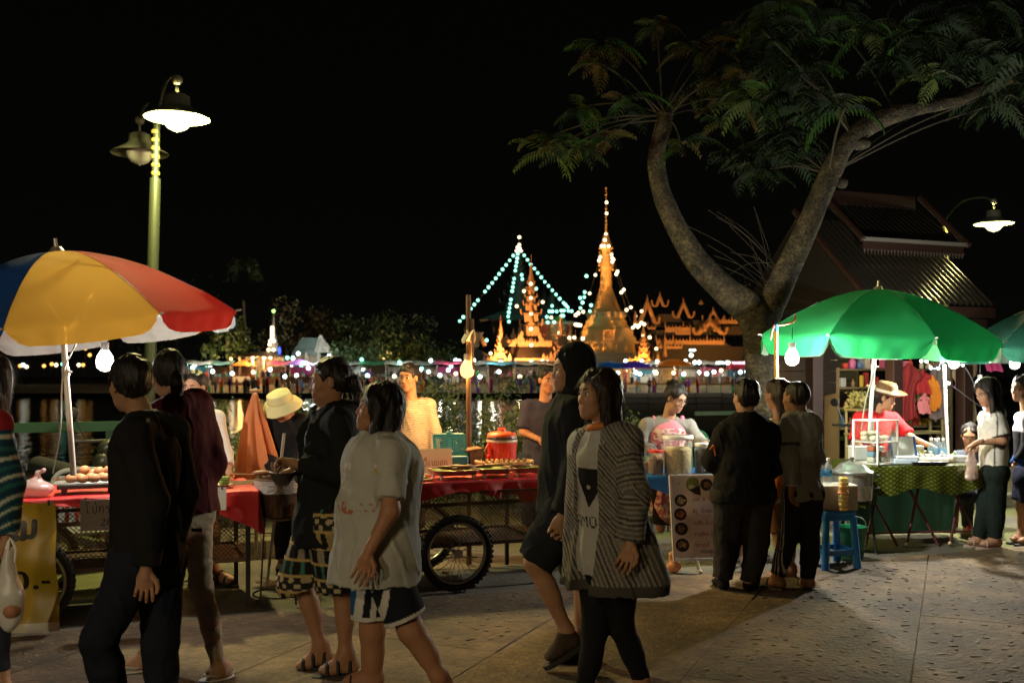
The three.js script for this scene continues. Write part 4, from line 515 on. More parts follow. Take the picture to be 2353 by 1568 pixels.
  { const gs = thing('goods_shelf', 'crowded shelf of small colourful goods behind the vendor in red', 'shelf', V3(2.2, 0, -1.5).applyMatrix4(o.matrixWorld), PHI); for (const y of [0.75, 1.05, 1.35, 1.62]) { obj('board', box(2.2, 0.025, 0.3, 0, y, 0), M([0.16, 0.13, 0.07], 0.8), gs); for (let i = 0; i < 15; i++) { const w = rr(0.05, 0.12), h = rr(0.08, 0.22), c = pick([[0.5, 0.05, 0.04], [0.6, 0.45, 0.06], [0.06, 0.25, 0.08], [0.6, 0.58, 0.5], [0.1, 0.2, 0.45], [0.5, 0.12, 0.3], [0.2, 0.13, 0.07]]); obj('goods', rnd() < 0.5 ? rbox(w, h, w, 0.01, -1.03 + i * 0.147, y + 0.014 + h / 2, rr(-0.05, 0.07), rr(-0.3, 0.3)) : lathe([[0.001, 0], [w * 0.45, 0.002], [w * 0.5, h * 0.6], [w * 0.2, h * 0.8], [w * 0.2, h]], 12, -1.03 + i * 0.147, y + 0.014, rr(-0.05, 0.07)), M(c, 0.55), gs); } } for (const x of [-1.09, 1.09]) obj('upright', box(0.03, 1.65, 0.3, x, 0.825, 0), M([0.16, 0.13, 0.07], 0.8), gs); }
  for (let k = 0; k < 7; k++) { const L = [], x = -0.7 + k * 0.23; for (let i = 0; i < 160; i++) L.push([V3(x + rr(-0.1, 0.1), 1.08 + rr(0, 0.2), rr(-0.1, 0.14)), rdir(0.7), rr(0.05, 0.1), 0.018]); obj('leafy_bundle', leafSoup(L), k % 3 ? mLeafA : MP([0.3, 0.3, 0.1], 0.6), sh); }
}
// small white fairy bulbs strung under the pavilion
{ const pts = [[2117, 829], [2129, 830], [2139, 845], [2156, 846], [2165, 830], [2212, 838], [2248, 905], [2262, 936], [2180, 880]].map(([u, v]) => at(u, v, 12.2)), o = thing('fairy_lights', 'string of small white bulbs under the pavilion eaves', 'string lights', pts[0].clone()); for (const p of pts) { const b = obj('bulb', new THREE.SphereGeometry(0.02, 8, 6), glow([0.95, 0.97, 1], 7), o); b.position.copy(p).sub(o.position); } obj('cable', tube(pts.map(p => p.clone().sub(o.position)), 0.004, 4), CABLE, o); lamp(o, V3(0.2, -0.05, 0.1), [0.95, 0.97, 1], 4.5, 0.05); }

// ------------------------------------------------------------------ the big tree with forked limbs and fern-like fronds
{
  const D = 10.6, base = V3(at(1748, 0, D).x, 0.1, -D), o = thing('forked_tree', 'big bare limbed tree forking in two with feathery fern like leaves', 'tree', base);
  const L = (u, v, dz = 0) => at(u, v, D + dz).sub(base);
  const mBark = M([0.22, 0.195, 0.14], 0.9, { map: rep(T.bark, 1, 1.2), bumpMap: rep(T.barkB, 1, 1.2), bumpScale: 0.03 });
  const limb = (name, pts, rad, parent = o) => {                             // swept limb of varying radius with knots
    const c = new THREE.CatmullRomCurve3(pts, false, 'centripetal'), n = pts.length * 10, m = 22, fr = c.computeFrenetFrames(n, false), len = c.getLength();
    const g = grid(m, n, (s, t) => { const f = t, i = Math.round(f * n), p = c.getPoint(f), x = f * (rad.length - 1), k = Math.min(rad.length - 2, Math.floor(x)), r = mix(rad[k], rad[k + 1], x - k) * (1 + 0.12 * fbm(p.x * 2.5 + Math.cos(s * 6.283) * 0.8, p.y * 2.5, Math.sin(s * 6.283) * 0.8) + 0.06 * noise(Math.cos(s * 6.283) * 3, p.y * 7, Math.sin(s * 6.283) * 3 + p.x * 5)); const a = s * 6.28319; p.addScaledVector(fr.normals[i], Math.cos(a) * r).addScaledVector(fr.binormals[i], Math.sin(a) * r); return [p.x, p.y, p.z]; });
    const uv = g.attributes.uv; for (let i = 0; i < uv.count; i++) uv.setXY(i, uv.getX(i) * 0.9, uv.getY(i) * len); return obj(name, g, mBark, parent);
  };
  limb('trunk', [V3(0, -0.1, 0), L(1752, 960), L(1748, 850), L(1745, 770), L(1742, 725), L(1735, 700)], [0.24, 0.19, 0.17, 0.17, 0.2, 0.15]);
  limb('limb', [L(1752, 790), L(1722, 712), L(1670, 670), L(1605, 605), L(1553, 520), L(1518, 435), L(1508, 355), L(1525, 285), L(1530, 262)], [0.16, 0.18, 0.15, 0.13, 0.113, 0.1, 0.094, 0.09, 0.078]);
  limb('limb', [L(1745, 790), L(1765, 715), L(1800, 640), L(1850, 530), L(1903, 408), L(1945, 330), L(2005, 283), L(2100, 248), L(2195, 228, 0.2), L(2290, 190, 0.3), L(2400, 150, 0.3)], [0.15, 0.155, 0.14, 0.125, 0.112, 0.105, 0.1, 0.09, 0.078, 0.065, 0.05]);
  obj('knot', [sph(0.11, ...L(1975, 330).toArray(), 14, 1.1, 0.6, 0.9), sph(0.06, ...L(1935, 420).toArray(), 12), sph(0.05, ...L(1596, 622, -0.12).toArray(), 12, 1, 1.2, 0.6)], mBark, o);
  const frondG = [0, 1, 2].map(k => { const P = [], I = []; const rach = t => V3(0.44 * t, 0.05 * Math.sin(t * 2.6) - 0.20 * t * t, 0.03 * Math.sin(t * 3 + k)); const N = 11;
    const quad = (a, b, c, d) => { const n = P.length / 3; P.push(...a.toArray(), ...b.toArray(), ...c.toArray(), ...d.toArray()); I.push(n, n + 1, n + 2, n + 1, n + 3, n + 2); };
    for (let i = 0; i < 6; i++) { const a = rach(i / 6), b = rach((i + 1) / 6); quad(a.clone().add(V3(0, 0, 0.004)), a.clone().add(V3(0, 0, -0.004)), b.clone().add(V3(0, 0, 0.003)), b.clone().add(V3(0, 0, -0.003))); }
    for (let i = 1; i <= N; i++) for (const s of [-1, 1]) { const t = i / N, p = rach(t), len = 0.155 * Math.sin(Math.PI * (0.18 + 0.74 * t)) * rr(0.85, 1.1), dir = V3(0.62, -0.25, s).normalize(), w = V3(1, -0.1, -s * 0.6).normalize().multiplyScalar(0.016); let a = p; for (let j = 1; j <= 3; j++) { const f = j / 3, b = p.clone().addScaledVector(dir, len * f); b.y -= 0.05 * f * f; const wa = Math.sin(Math.PI * clamp((j - 1) / 3 + 0.12, 0, 1)), wb = Math.sin(Math.PI * clamp(f * 0.92 + 0.02)); quad(a.clone().addScaledVector(w, wa), a.clone().addScaledVector(w, -wa), b.clone().addScaledVector(w, wb), b.clone().addScaledVector(w, -wb)); a = b; } }
    const g = new THREE.BufferGeometry(); g.setAttribute('position', new THREE.Float32BufferAttribute(P, 3)); g.setIndex(I); g.computeVertexNormals(); g.setAttribute('uv', new THREE.BufferAttribute(new Float32Array(P.length / 3 * 2), 2)); return g; });
  const fm = [[0.032, 0.088, 0.013], [0.055, 0.082, 0.014], [0.01, 0.024, 0.006], [0.075, 0.058, 0.015]].map(c => MP(c, 0.65, { transmission: 0.3, thickness: 0, specularIntensity: 0.25 }));
  const rest = [[], []];
  const cluster = (p, n, sz, parts, dryness = 0) => { for (let i = 0; i < n; i++) { const a = i / n * 6.283 + rr(-0.3, 0.3), e = new THREE.Euler(rr(-0.3, 0.3), a, rr(-0.45, 0.45), 'YXZ'), s = sz * rr(0.75, 1.15); if (parts) { const f = obj('frond', pick(frondG), rnd() < dryness ? fm[3] : fm[Math.floor(rnd() * 3)], o); f.position.copy(p).add(rdir().multiplyScalar(0.03)); f.rotation.copy(e); f.scale.setScalar(s); } else rest[i & 1].push(pick(frondG).clone().applyMatrix4(new THREE.Matrix4().compose(p.clone().add(rdir().multiplyScalar(0.1)), new THREE.Quaternion().setFromEuler(e), V3(s, s, s)))); } };
  const A = L(1528, 268), tw = (from, to, r = 0.012) => obj('branch', tube([from, from.clone().lerp(to, 0.5).add(V3(0, 0.08, 0)), to], r, 6, 10), M([0.04, 0.034, 0.022], 0.95), o);
  for (const [u, v, dz, n] of [[1395, 95, 0.1, 10], [1372, 140, -0.2, 7], [1508, 60, 0.3, 10], [1690, 70, 0.1, 9], [1660, 180, -0.2, 9], [1600, 115, 0.2, 8], [1330, 245, 0.2, 8], [1262, 312, 0.1, 9], [1310, 335, -0.3, 7], [1390, 318, -0.2, 9], [1690, 228, 0, 8], [1650, 275, 0.3, 6], [1565, 330, -0.2, 7], [1595, 205, 0.3, 6], [1440, 225, -0.1, 7], [1250, 345, -0.1, 5]]) { const p = L(u, v, dz); cluster(p, n, rr(0.7, 0.92), true, 0.25); tw(A.clone().add(rdir().multiplyScalar(0.04)), p, 0.009); }
  const B = [L(1903, 400), L(1960, 315), L(2060, 262), L(2180, 232, 0.2), L(2300, 185, 0.3)];
  for (let i = 0; i < 44; i++) { const u = rr(1700, 2400), v = rr(-60, 330) + (u > 2050 ? -30 : 60 * (1 - (u - 1640) / 400)), dz = rr(-1.4, 1.6); if (v > 190 && u > 1960 && u < 2330) continue; const p = L(u, v, dz), parts = i < 17; cluster(p, parts ? 8 : 7, rr(0.85, 1.15), parts); if (i % 3 === 0) { const b = B.reduce((a, q) => q.distanceTo(p) < a.distanceTo(p) ? q : a); tw(b, p, 0.012); } }
  for (const [u, v] of [[1700, 360], [1760, 330], [1810, 300], [1745, 395], [2280, 215], [2330, 225], [2250, 190], [1850, 250]]) { const p = L(u, v, rr(0.2, 0.9)); cluster(p, 8, 1, false); tw(B[0], p, 0.011); }
  rest.forEach((g, i) => { const m = obj('foliage', g, fm[2], o); m.userData.kind = 'stuff'; });
  for (let i = 0; i < 15; i++) { const a = L(1775 + rr(-10, 30), 640 + rr(-40, 90), rr(-0.1, 0.4)), b = L(rr(1560, 1760), rr(470, 640), rr(0.2, 0.9)); obj('twig', tube([a, a.clone().lerp(b, 0.5).add(V3(0, 0.06, rr(-0.1, 0.1))), b], 0.0032, 4, 8), M([0.05, 0.04, 0.03], 0.95), o); }
}
// ------------------------------------------------------------------ lettering: handwritten Thai strokes
const TH = { 'ก': [[[.1, 0], [.1, .55], [.28, .7], [.1, .85], [.4, 1], [.8, .9], [.85, .6], [.85, 0]]], 'ห': [[[.05, .85], [.18, .98], [.18, .75], [.15, 0], [.2, .35], [.7, .8], [.92, .9], [.85, 1.02], [.7, .85], [.82, .5], [.82, 0]]], 'ม': [[[.08, .95], [.22, .98], [.2, .7], [.2, .15], [.06, .1], [.16, .0], [.3, .15], [.8, .08], [.82, 1]]], 'ู': [[[.5, -.1], [.55, -.2], [.5, -.42], [.8, -.42], [.8, -.12]]], 'ุ': [[[.6, -.1], [.7, -.2], [.65, -.42]]], 'ป': [[[.08, .92], [.2, .98], [.2, .7], [.2, 0], [.8, 0], [.82, 1.4]]], 'ิ': [[[.1, 1.15], [.3, 1.35], [.7, 1.33], [.88, 1.15], [.1, 1.15]]], 'ี': [[[.1, 1.15], [.3, 1.35], [.7, 1.3], [.88, 1.12], [.1, 1.15]], [[.88, 1.15], [.88, 1.5]]], '้': [[[.35, 1.6], [.5, 1.72], [.5, 1.5], [1, 1.75]]], '่': [[[.6, 1.25], [.6, 1.6]]], '็': [[[.2, 1.2], [.4, 1.4], [.6, 1.2], [.8, 1.5]]], 'ง': [[[.3, .98], [.5, .95], [.48, .3], [.4, 0], [.05, .5]]], 'น': [[[.08, .95], [.22, .98], [.2, .7], [.2, 0], [.45, .18], [.75, .2], [.92, .1], [.8, 0], [.76, .25], [.78, 1]]], 'ส': [[[.45, .35], [.3, .45], [.4, .25], [.15, 0], [.08, .5], [.3, .92], [.7, .85], [.76, .5], [.76, 0]], [[.7, .85], [1, 1.1]]], 'ด': [[[.42, .5], [.52, .35], [.35, .32], [.2, 0], [.08, .5], [.28, .92], [.6, .98], [.85, .8], [.85, 0]]], 'ไ': [[[.65, .05], [.45, 0], [.4, .4], [.4, 1.2], [.12, 1.5], [.45, 1.68], [.72, 1.4]]], 'ข': [[[.12, .95], [.28, .9], [.1, .62], [.28, .5], [.25, 0], [.8, 0], [.82, 1]]], 'ท': [[[.08, .95], [.22, .98], [.2, .5], [.2, 0], [.25, .6], [.55, .98], [.82, .8], [.82, 0]]], 'ร': [[[.5, .1], [.62, 0], [.7, .15], [.6, .6], [.22, .62], [.2, .88], [.78, .95]]], 'า': [[[.2, .75], [.42, .98], [.66, .85], [.66, 0]]], 'ว': [[[.38, 0], [.55, .12], [.62, .55], [.45, .95], [.2, .85]]], 'บ': [[[.08, .95], [.22, .98], [.2, .6], [.2, 0], [.8, 0], [.82, 1]]], 'ล': [[[.25, 0], [.35, .35], [.15, .5], [.1, .8], [.4, .98], [.85, .8], [.85, 0]]], 'อ': [[[.3, .45], [.15, .55], [.15, .1], [.6, 0], [.85, .4], [.75, .9], [.3, .98]]], 'ถ': [[[.2, 0], [.1, .1], [.2, .5], [.12, .85], [.4, 1], [.8, .9], [.85, .6], [.85, 0]]], 'ะ': [[[.2, .3], [.4, .2], [.6, .4]], [[.2, .75], [.4, .65], [.6, .85]]], 'ย': [[[.1, .95], [.25, .9], [.15, .6], [.3, .5], [.2, 0], [.8, 0], [.8, 1]]], 'ต': [[[.42, .5], [.3, .3], [.2, 0], [.08, .5], [.25, .95], [.48, .8], [.7, .98], [.85, .7], [.85, 0]]] };
const OVER = 'ูุิี้่็';
function thai(g, text, x, y, s, lw) {                                          // text with base line at x, y and letter height s
  g.lineWidth = lw; g.lineCap = g.lineJoin = 'round'; let cx = x, last = x;
  for (const ch of text) {
    if (ch === ' ') { cx += s * 0.5; continue; }
    if (!TH[ch]) { g.font = `bold ${s * 1.35}px sans-serif`; g.fillText(ch, cx, y); cx += g.measureText(ch).width + s * 0.1; continue; }
    const o = OVER.includes(ch) ? last : cx;
    for (const st of TH[ch]) { g.beginPath(); const P = st.map(([a, b]) => [o + a * s * 0.8, y - b * s]); g.moveTo(...P[0]); for (let i = 1; i < P.length - 1; i++) g.quadraticCurveTo(P[i][0], P[i][1], (P[i][0] + P[i + 1][0]) / 2, (P[i][1] + P[i + 1][1]) / 2); g.lineTo(...P.at(-1)); g.stroke(); }
    if (!OVER.includes(ch)) { last = cx; cx += s * 0.86; }
  }
}
const paperGrain = (g, w, h, n = 2600, a = 0.05) => { for (let i = 0; i < n; i++) { g.fillStyle = `rgba(60,45,25,${rnd() * a})`; g.fillRect(rnd() * w, rnd() * h, 1 + rnd() * 4, 1 + rnd() * 3); } };
// ------------------------------------------------------------------ carts
const mSteel = M([0.45, 0.45, 0.43], 0.35, { metalness: 0.8 }), mDarkIron = M([0.035, 0.033, 0.03], 0.6, { metalness: 0.4 }), mRust = M([0.13, 0.08, 0.05], 0.75, { metalness: 0.3 }), mRubber = M([0.018, 0.018, 0.018], 0.85), mRedCloth = MP([0.55, 0.02, 0.025], 0.5, { sheen: 0.5, sheenColor: rgb(0.6, 0.1, 0.1), sheenRoughness: 0.4, bumpMap: rep(T.grainB, 3, 3), bumpScale: 0.003 }), mWoodRaw = M([0.42, 0.27, 0.14], 0.75, { map: rep(T.wood, 1.5, 1.5) }), mBamboo = M([0.5, 0.33, 0.12], 0.6, { map: rep(T.wood, 3, 1) });
function wheel(parent, x, z, r) {
  const w = new THREE.Group(); w.name = 'wheel'; w.position.set(x, r, z); parent.add(w); const R = r - 0.025;
  const treads = []; for (let i = 0; i < 46; i++) { const a = i / 46 * 6.283; treads.push(box(0.02, 0.008, 0.046, Math.cos(a) * (r - 0.002), Math.sin(a) * (r - 0.002), 0, 0, 0, a + Math.PI / 2)); }
  obj('tyre', [ring(R, 0.025, 0, 0, 0, 56, 10, 0), ...treads], mRubber, w); obj('rim', [ring(R - 0.035, 0.011, 0, 0, 0.006, 56, 8, 0), ring(R - 0.035, 0.011, 0, 0, -0.006, 56, 8, 0)], mSteel, w); obj('hub', [mv(cyl(0.022, 0.022, 0.09, 0, 0, 0, 12), 0, 0, 0, Math.PI / 2), mv(cyl(0.034, 0.034, 0.008, 0, 0, 0, 14), 0, 0, 0.035, Math.PI / 2)], mSteel, w);
  for (let i = 0; i < 28; i++) { const a = i / 28 * 6.283, b = a + (i % 4 < 2 ? 0.5 : -0.5), s = i % 2 ? 1 : -1; obj('spoke', bar([Math.cos(b) * 0.03, Math.sin(b) * 0.03, s * 0.03], [Math.cos(a) * (R - 0.035), Math.sin(a) * (R - 0.035), 0], 0.0018, 4), mSteel, w); }
}
function wireMesh(parent, x0, x1, y0, y1, z, m, pitch = 0.03, ry = 0, r = 0.0022) {
  const gs = []; const W = x1 - x0, H = y1 - y0; for (let c = -H; c < W; c += pitch) for (const s of [1, -1]) { let a = [Math.max(0, c), Math.max(0, -c)], b = [Math.min(W, c + H), 0]; b[1] = b[0] - c; if (b[1] > H) b = [c + H, H]; if (b[0] - a[0] < 0.005) continue; const f = p => s > 0 ? p : [W - p[0], p[1]]; const A = f(a), B = f(b); gs.push(bar([x0 + A[0], y0 + A[1], z], [x0 + B[0], y0 + B[1], z], r, 3)); }
  const o = obj('wire_mesh', gs, m, parent); o.userData.kind = 'stuff'; return o;
}
function drape(x0, x1, z0, z1, y, over, sd, hang = () => 1, nx = 90) {           // cloth over a table: top, front and ends hang with folds
  const prof = t => t < 0.42 ? [mix(z0, z1, t / 0.42), 0] : [z1, (t - 0.42) / 0.58];
  const top = grid(nx, 46, (s, t0) => { const t = 1 - t0; let x = mix(x0, x1, s); const [z, f] = prof(t); const n = 0.006 * noise(x * 6, z * 6, sd); if (!f) return [x, y + n * 0.6, z]; const h = over * hang(s) * f, w = Math.sin(x * 17 + sd) * 0.5 + Math.sin(x * 31 + sd * 2) * 0.35 + noise(x * 8, f * 2, sd) * 0.6; return [x, y - h + n, z + 0.012 + Math.min(f, 0.6) * 0.03 * w + 0.008 * Math.min(1, f * 6)]; });
  const side = sx => grid(24, 20, (s, t) => { const z = mix(z0, z1 + 0.012, s), f = 1 - t, x = sx < 0 ? x0 : x1; return [x + sx * (0.006 + 0.02 * f * (1 + Math.sin(z * 22 + sd))), y - over * hang(sx < 0 ? 0 : 1) * f * (0.85 + 0.3 * s), z]; });
  return [thick(top, 0.002), thick(side(-1), 0.002), thick(side(1), 0.002)];
}
function cart(name, label, p, x0, x1, depth, wheelX, turn = PHI) {
  const o = thing(name, label, 'food cart', p, turn), y = 0.775, z0 = -depth, z1 = 0.0;
  obj('tabletop', rbox(x1 - x0, 0.03, depth, 0.008, (x0 + x1) / 2, y, (z0 + z1) / 2), mWoodRaw, o);
  for (const [x, z] of [[x0 + 0.04, -0.04], [x1 - 0.04, -0.04], [x0 + 0.04, z0 + 0.04], [x1 - 0.04, z0 + 0.04]]) obj('leg', rbox(0.03, 0.755, 0.03, 0.004, x, 0.3785, z), mDarkIron, o);
  for (const yy of [0.32, 0.62]) for (const z of [-0.045, z0 + 0.045]) obj('rail', box(x1 - x0 - 0.06, 0.025, 0.025, (x0 + x1) / 2, yy, z), mRust, o);
  for (const xx of [x0 + 0.045, x1 - 0.045]) obj('end_rail', [box(0.025, 0.025, depth - 0.1, xx, 0.32, (z0 + z1) / 2), box(0.025, 0.025, depth - 0.1, xx, 0.62, (z0 + z1) / 2)], mRust, o);
  wireMesh(o, x0 + 0.05, x1 - 0.05, 0.33, 0.73, -0.05, mRust); wireMesh(o, x0 + 0.05, x1 - 0.05, 0.33, 0.73, z0 + 0.06, mRust);
  obj('lower_shelf', box(x1 - x0 - 0.08, 0.012, depth - 0.1, (x0 + x1) / 2, 0.31, (z0 + z1) / 2), mRust, o);
  obj('axle', bar([wheelX, 0.277, 0.03], [wheelX, 0.277, z0 - 0.03], 0.011, 8), mSteel, o);
  wheel(o, wheelX, 0.045, 0.277); wheel(o, wheelX, z0 - 0.045, 0.277); return o;
}
const cloth = (cartObj, x0, x1, depth, over, sd, label, hang) => { const c = obj('tablecloth', drape(x0, x1, -depth - 0.005, 0.01, 0.796, over, sd, hang), mRedCloth); c.position.copy(cartObj.position); c.rotation.y = cartObj.rotation.y; tag(c, label, 'tablecloth'); return c; };
const CM = cart('food_cart', 'two wheeled metal food cart with the warm bulb and the grilled pork trays', V3(-0.40, 0, -7.3), -0.75, 0.72, 0.78, -0.02);
cloth(CM, -0.77, 0.74, 0.78, 0.15, 3, 'red satin cloth over the grilled pork cart', s => 0.85 + 0.3 * Math.sin(s * 9) + (s > 0.75 && s < 0.83 ? -0.35 : 0));
const CL = cart('food_cart', 'two wheeled metal food cart under the striped parasol with eggs on top', V3(-2.6, 0, -6.42), -0.95, 0.92, 0.8, -0.47);
cloth(CL, -0.97, 0.94, 0.8, 0.14, 8, 'red cloth over the egg cart hanging in a point at its end', s => s > 0.86 ? 1 + (s - 0.86) * 7 : 0.55 + 0.2 * Math.sin(s * 14));
const onM = (x, z, y = 0.801) => V3(x, y, z).applyAxisAngle(V3(0, 1, 0), PHI).add(CM.position), onL = (x, z, y = 0.801) => V3(x, y, z).applyAxisAngle(V3(0, 1, 0), PHI).add(CL.position);
// crates on the lower shelf of the pork cart
{ const o = thing('wire_crate', 'wire crate hanging under the end of the pork cart', 'crate', onM(0.36, 0.02, 0.33), PHI); wireMesh(o, -0.2, 0.27, 0.02, 0.38, 0.02, M([0.3, 0.25, 0.18], 0.6, { metalness: 0.5 }), 0.026); obj('rim', [box(0.5, 0.014, 0.014, 0.035, 0.385, 0.02), box(0.5, 0.014, 0.014, 0.035, 0.01, 0.02)], mRust, o); }
// steel trays of grilled pork with banana leaf
const mPan = M([0.30, 0.2, 0.15], 0.32, { metalness: 0.75 }), mLeafFresh = M([0.14, 0.24, 0.04], 0.45), mPork = M([0.36, 0.15, 0.05], 0.5, { map: rep(T.grain, 8, 8) });
function tray(label, p, w, d, turn, food) {
  const o = thing('steel_tray', label, 'tray', p, turn), h = 0.06, b = 0.03;
  const wall = grid(40, 6, (s, t) => { const a = s * 6.28319, c = Math.cos(a), n = Math.sin(a), k = Math.pow(Math.abs(c) ** 6 + Math.abs(n) ** 6, -1 / 6), g = 0.84 + 0.16 * t; return [c * k * w / 2 * g, b + t * (h - b) + (t > 0.95 ? 0.003 : 0), n * k * d / 2 * g]; });
  obj('pan', [thick(wall, 0.002), box(w * 0.8, 0.004, d * 0.8, 0, b + 0.001, 0)], mPan, o); obj('rim', tube(Array.from({ length: 28 }, (_, i) => { const a = i / 28 * 6.28319, c = Math.cos(a), n = Math.sin(a), k = Math.pow(Math.abs(c) ** 6 + Math.abs(n) ** 6, -1 / 6); return [c * k * w / 2, h + 0.004, n * k * d / 2]; }), 0.004, 6, 60, true), mPan, o);
  for (const sx of [-1, 1]) for (const sz of [-1, 1]) obj('foot', cyl(0.012, 0.012, 0.03, sx * w * 0.36, 0.0152, sz * d * 0.36, 8), M([0.6, 0.6, 0.58], 0.4), o);
  obj('leaf_liner', grid(10, 8, (s, t) => [(s - 0.5) * w * 0.88, 0.05 + 0.008 * Math.sin(s * 8) + 0.012 * Math.abs(t - 0.5), (t - 0.5) * d * 0.9]), mLeafFresh, o);
  for (let i = 0; i < food; i++) obj('pork_skewer', [(() => { const g = sph(0.05, 0, 0, 0, 9, 1.4, 0.25, 0.4), q = g.attributes.position; for (let k = 0; k < q.count; k++) { const n = 1 + 0.25 * noise(q.getX(k) * 40 + i, q.getY(k) * 40, q.getZ(k) * 40); q.setXYZ(k, q.getX(k) * n, q.getY(k) * n, q.getZ(k) * n); } g.computeVertexNormals(); return mv(g, rr(-0.3, 0.3) * w, 0.072 + 0.008 * (i % 3), rr(-0.3, 0.3) * d, 0, rr(-0.5, 0.5)); })()], mPork, o);
}
tray('steel tray of grilled pork beside the cardboard price card', onM(0.02, -0.16), 0.34, 0.28, PHI, 12); tray('steel tray of banana leaf in the middle of the three pork trays', onM(0.325, -0.17), 0.25, 0.28, PHI, 4); tray('steel tray of pork next to the woven basket', onM(0.59, -0.17), 0.24, 0.28, PHI, 5);
{ const o = thing('food_plate', 'pale tray of fried snacks with a banana leaf in front of the price card', 'plate', onM(-0.33, -0.14), PHI); obj('dish', [rbox(0.32, 0.012, 0.22, 0.005, 0, 0.008, 0)], M([0.6, 0.5, 0.3], 0.6), o); for (let i = 0; i < 22; i++) obj('snack', sph(0.022, rr(-0.12, 0.06), 0.03 + rr(0, 0.02), rr(-0.08, 0.08), 7, 1.3, 0.7, 1), mPork, o); obj('leaf', grid(8, 3, (s, t) => [0.0 + s * 0.16, 0.035 + 0.05 * s * (1 - s), (t - 0.5) * 0.12]), mLeafFresh, o); }
function card(name, label, cat, p, w, h, turn, lean, tex, bg, th = 0.004) {
  const o = thing(name, label, cat, p, turn), q = new THREE.Group(); q.name = 'board'; q.rotation.x = -lean; o.add(q);
  obj('sheet', box(w, h, th, 0, h / 2, 0), M(bg, 0.85), q);
  const f = obj('lettering', grid(8, 8, (s, t) => [(s - 0.5) * w * 0.995, t * h * 0.995 + 0.001, th / 2 + 0.0015]), M([1, 1, 1], 0.8, { map: tex }), q); return o;
}
{ const o = card('price_card', 'cream card hand lettered in brown standing behind the pork trays', 'sign', onM(-0.054, -0.44), 0.33, 0.2, PHI, 0.16, canvasTex(660, 400, (g, w, h) => { g.fillStyle = '#e8cf9e'; g.fillRect(0, 0, w, h); paperGrain(g, w, h); g.strokeStyle = '#9c5418'; g.fillStyle = '#9c5418'; thai(g, 'หมูปิ้งนมสด', 50, 265, 78, 9); }), [0.6, 0.46, 0.26]); }
{ // turquoise lidded basket
  const o = thing('plastic_basket', 'turquoise plastic lidded basket with square holes standing behind the price card', 'basket', onM(0.146, -0.62), PHI - 0.1), tq = MP([0.10, 0.42, 0.38], 0.45);
  obj('tub', [rbox(0.27, 0.12, 0.18, 0.02, 0, 0.07, 0)], M([0.02, 0.24, 0.3], 0.5), o);
  const L = new THREE.Group(); L.name = 'lid'; L.position.set(0, 0.13, 0.02); L.rotation.x = -0.35; o.add(L); const gs = []; const W = 0.27, H = 0.17;
  for (let i = 0; i <= 16; i++) if (i !== 8) gs.push(box(i === 0 || i === 16 ? 0.022 : 0.006, H, 0.01, -W / 2 + 0.011 + i * (W - 0.022) / 16, H / 2, 0)); for (let j = 0; j <= 9; j++) gs.push(box(W - 0.004, j === 0 || j === 9 ? 0.024 : 0.006, 0.0101, 0, 0.012 + j * (H - 0.024) / 9, 0.0004)); gs.push(box(0.026, H, 0.0104, 0, H / 2, 0.0008));
  obj('grid_panel', gs, tq, L); obj('rim', rbox(W + 0.02, 0.02, 0.05, 0.008, 0, 0.0, -0.01), tq, L); obj('rim', rbox(W - 0.02, 0.02, 0.05, 0.008, 0, H, -0.01), tq, L); obj('catch', rbox(0.045, 0.022, 0.03, 0.006, 0, H + 0.016, 0.0), tq, L);
}
{ const o = thing('wooden_box', 'small raw wooden box with its lid askew beside the bamboo pole', 'box', onM(0.345, -0.62), PHI + 0.05); obj('front', box(0.115, 0.155, 0.012, 0, 0.078, 0.06), mWoodRaw, o); obj('back', box(0.115, 0.155, 0.012, 0, 0.078, -0.06), mWoodRaw, o); for (const s of [-1, 1]) obj('side', box(0.012, 0.153, 0.107, s * 0.051, 0.077, 0), mWoodRaw, o); obj('lid', rbox(0.14, 0.016, 0.13, 0.003, -0.015, 0.172, 0, 0, 0.05, 0.12), mWoodRaw, o); }
{ // red drink cooler
  const o = thing('drink_cooler', 'round red insulated drink cooler with an orange lid and white band', 'cooler', onM(0.6, -0.645), PHI), rd = MP([0.66, 0.035, 0.02], 0.35, { clearcoat: 0.3 }), orr = MP([0.72, 0.1, 0.025], 0.4);
  obj('body', lathe([[0.001, 0], [0.108, 0], [0.112, 0.01], [0.122, 0.215], [0.122, 0.22]], 40), rd, o); obj('band', lathe([[0.122, 0.222], [0.126, 0.224], [0.126, 0.24], [0.12, 0.242]], 40), M([0.7, 0.5, 0.35], 0.4), o); obj('collar', lathe([[0.121, 0.243], [0.124, 0.245], [0.124, 0.262], [0.118, 0.264]], 40), M([0.08, 0.05, 0.045], 0.3), o);
  obj('lid', lathe([[0.119, 0.265], [0.121, 0.27], [0.112, 0.295], [0.08, 0.305], [0.001, 0.308]], 40), orr, o); obj('knob', [cyl(0.03, 0.035, 0.02, 0, 0.317, 0, 16), rbox(0.07, 0.012, 0.02, 0.005, 0, 0.332, 0)], orr, o); obj('handle', tube([[-0.122, 0.21, 0.02], [-0.15, 0.17, 0.03], [-0.155, 0.11, 0.035], [-0.145, 0.08, 0.035]], 0.008, 8), orr, o); obj('slot', box(0.07, 0.008, 0.02, 0.03, 0.298, 0.075, 0, 0.35), M([0.02, 0.01, 0.01], 0.6), o); obj('spout', [rbox(0.03, 0.1, 0.03, 0.01, -0.125, 0.07, 0.02)], rd, o);
}
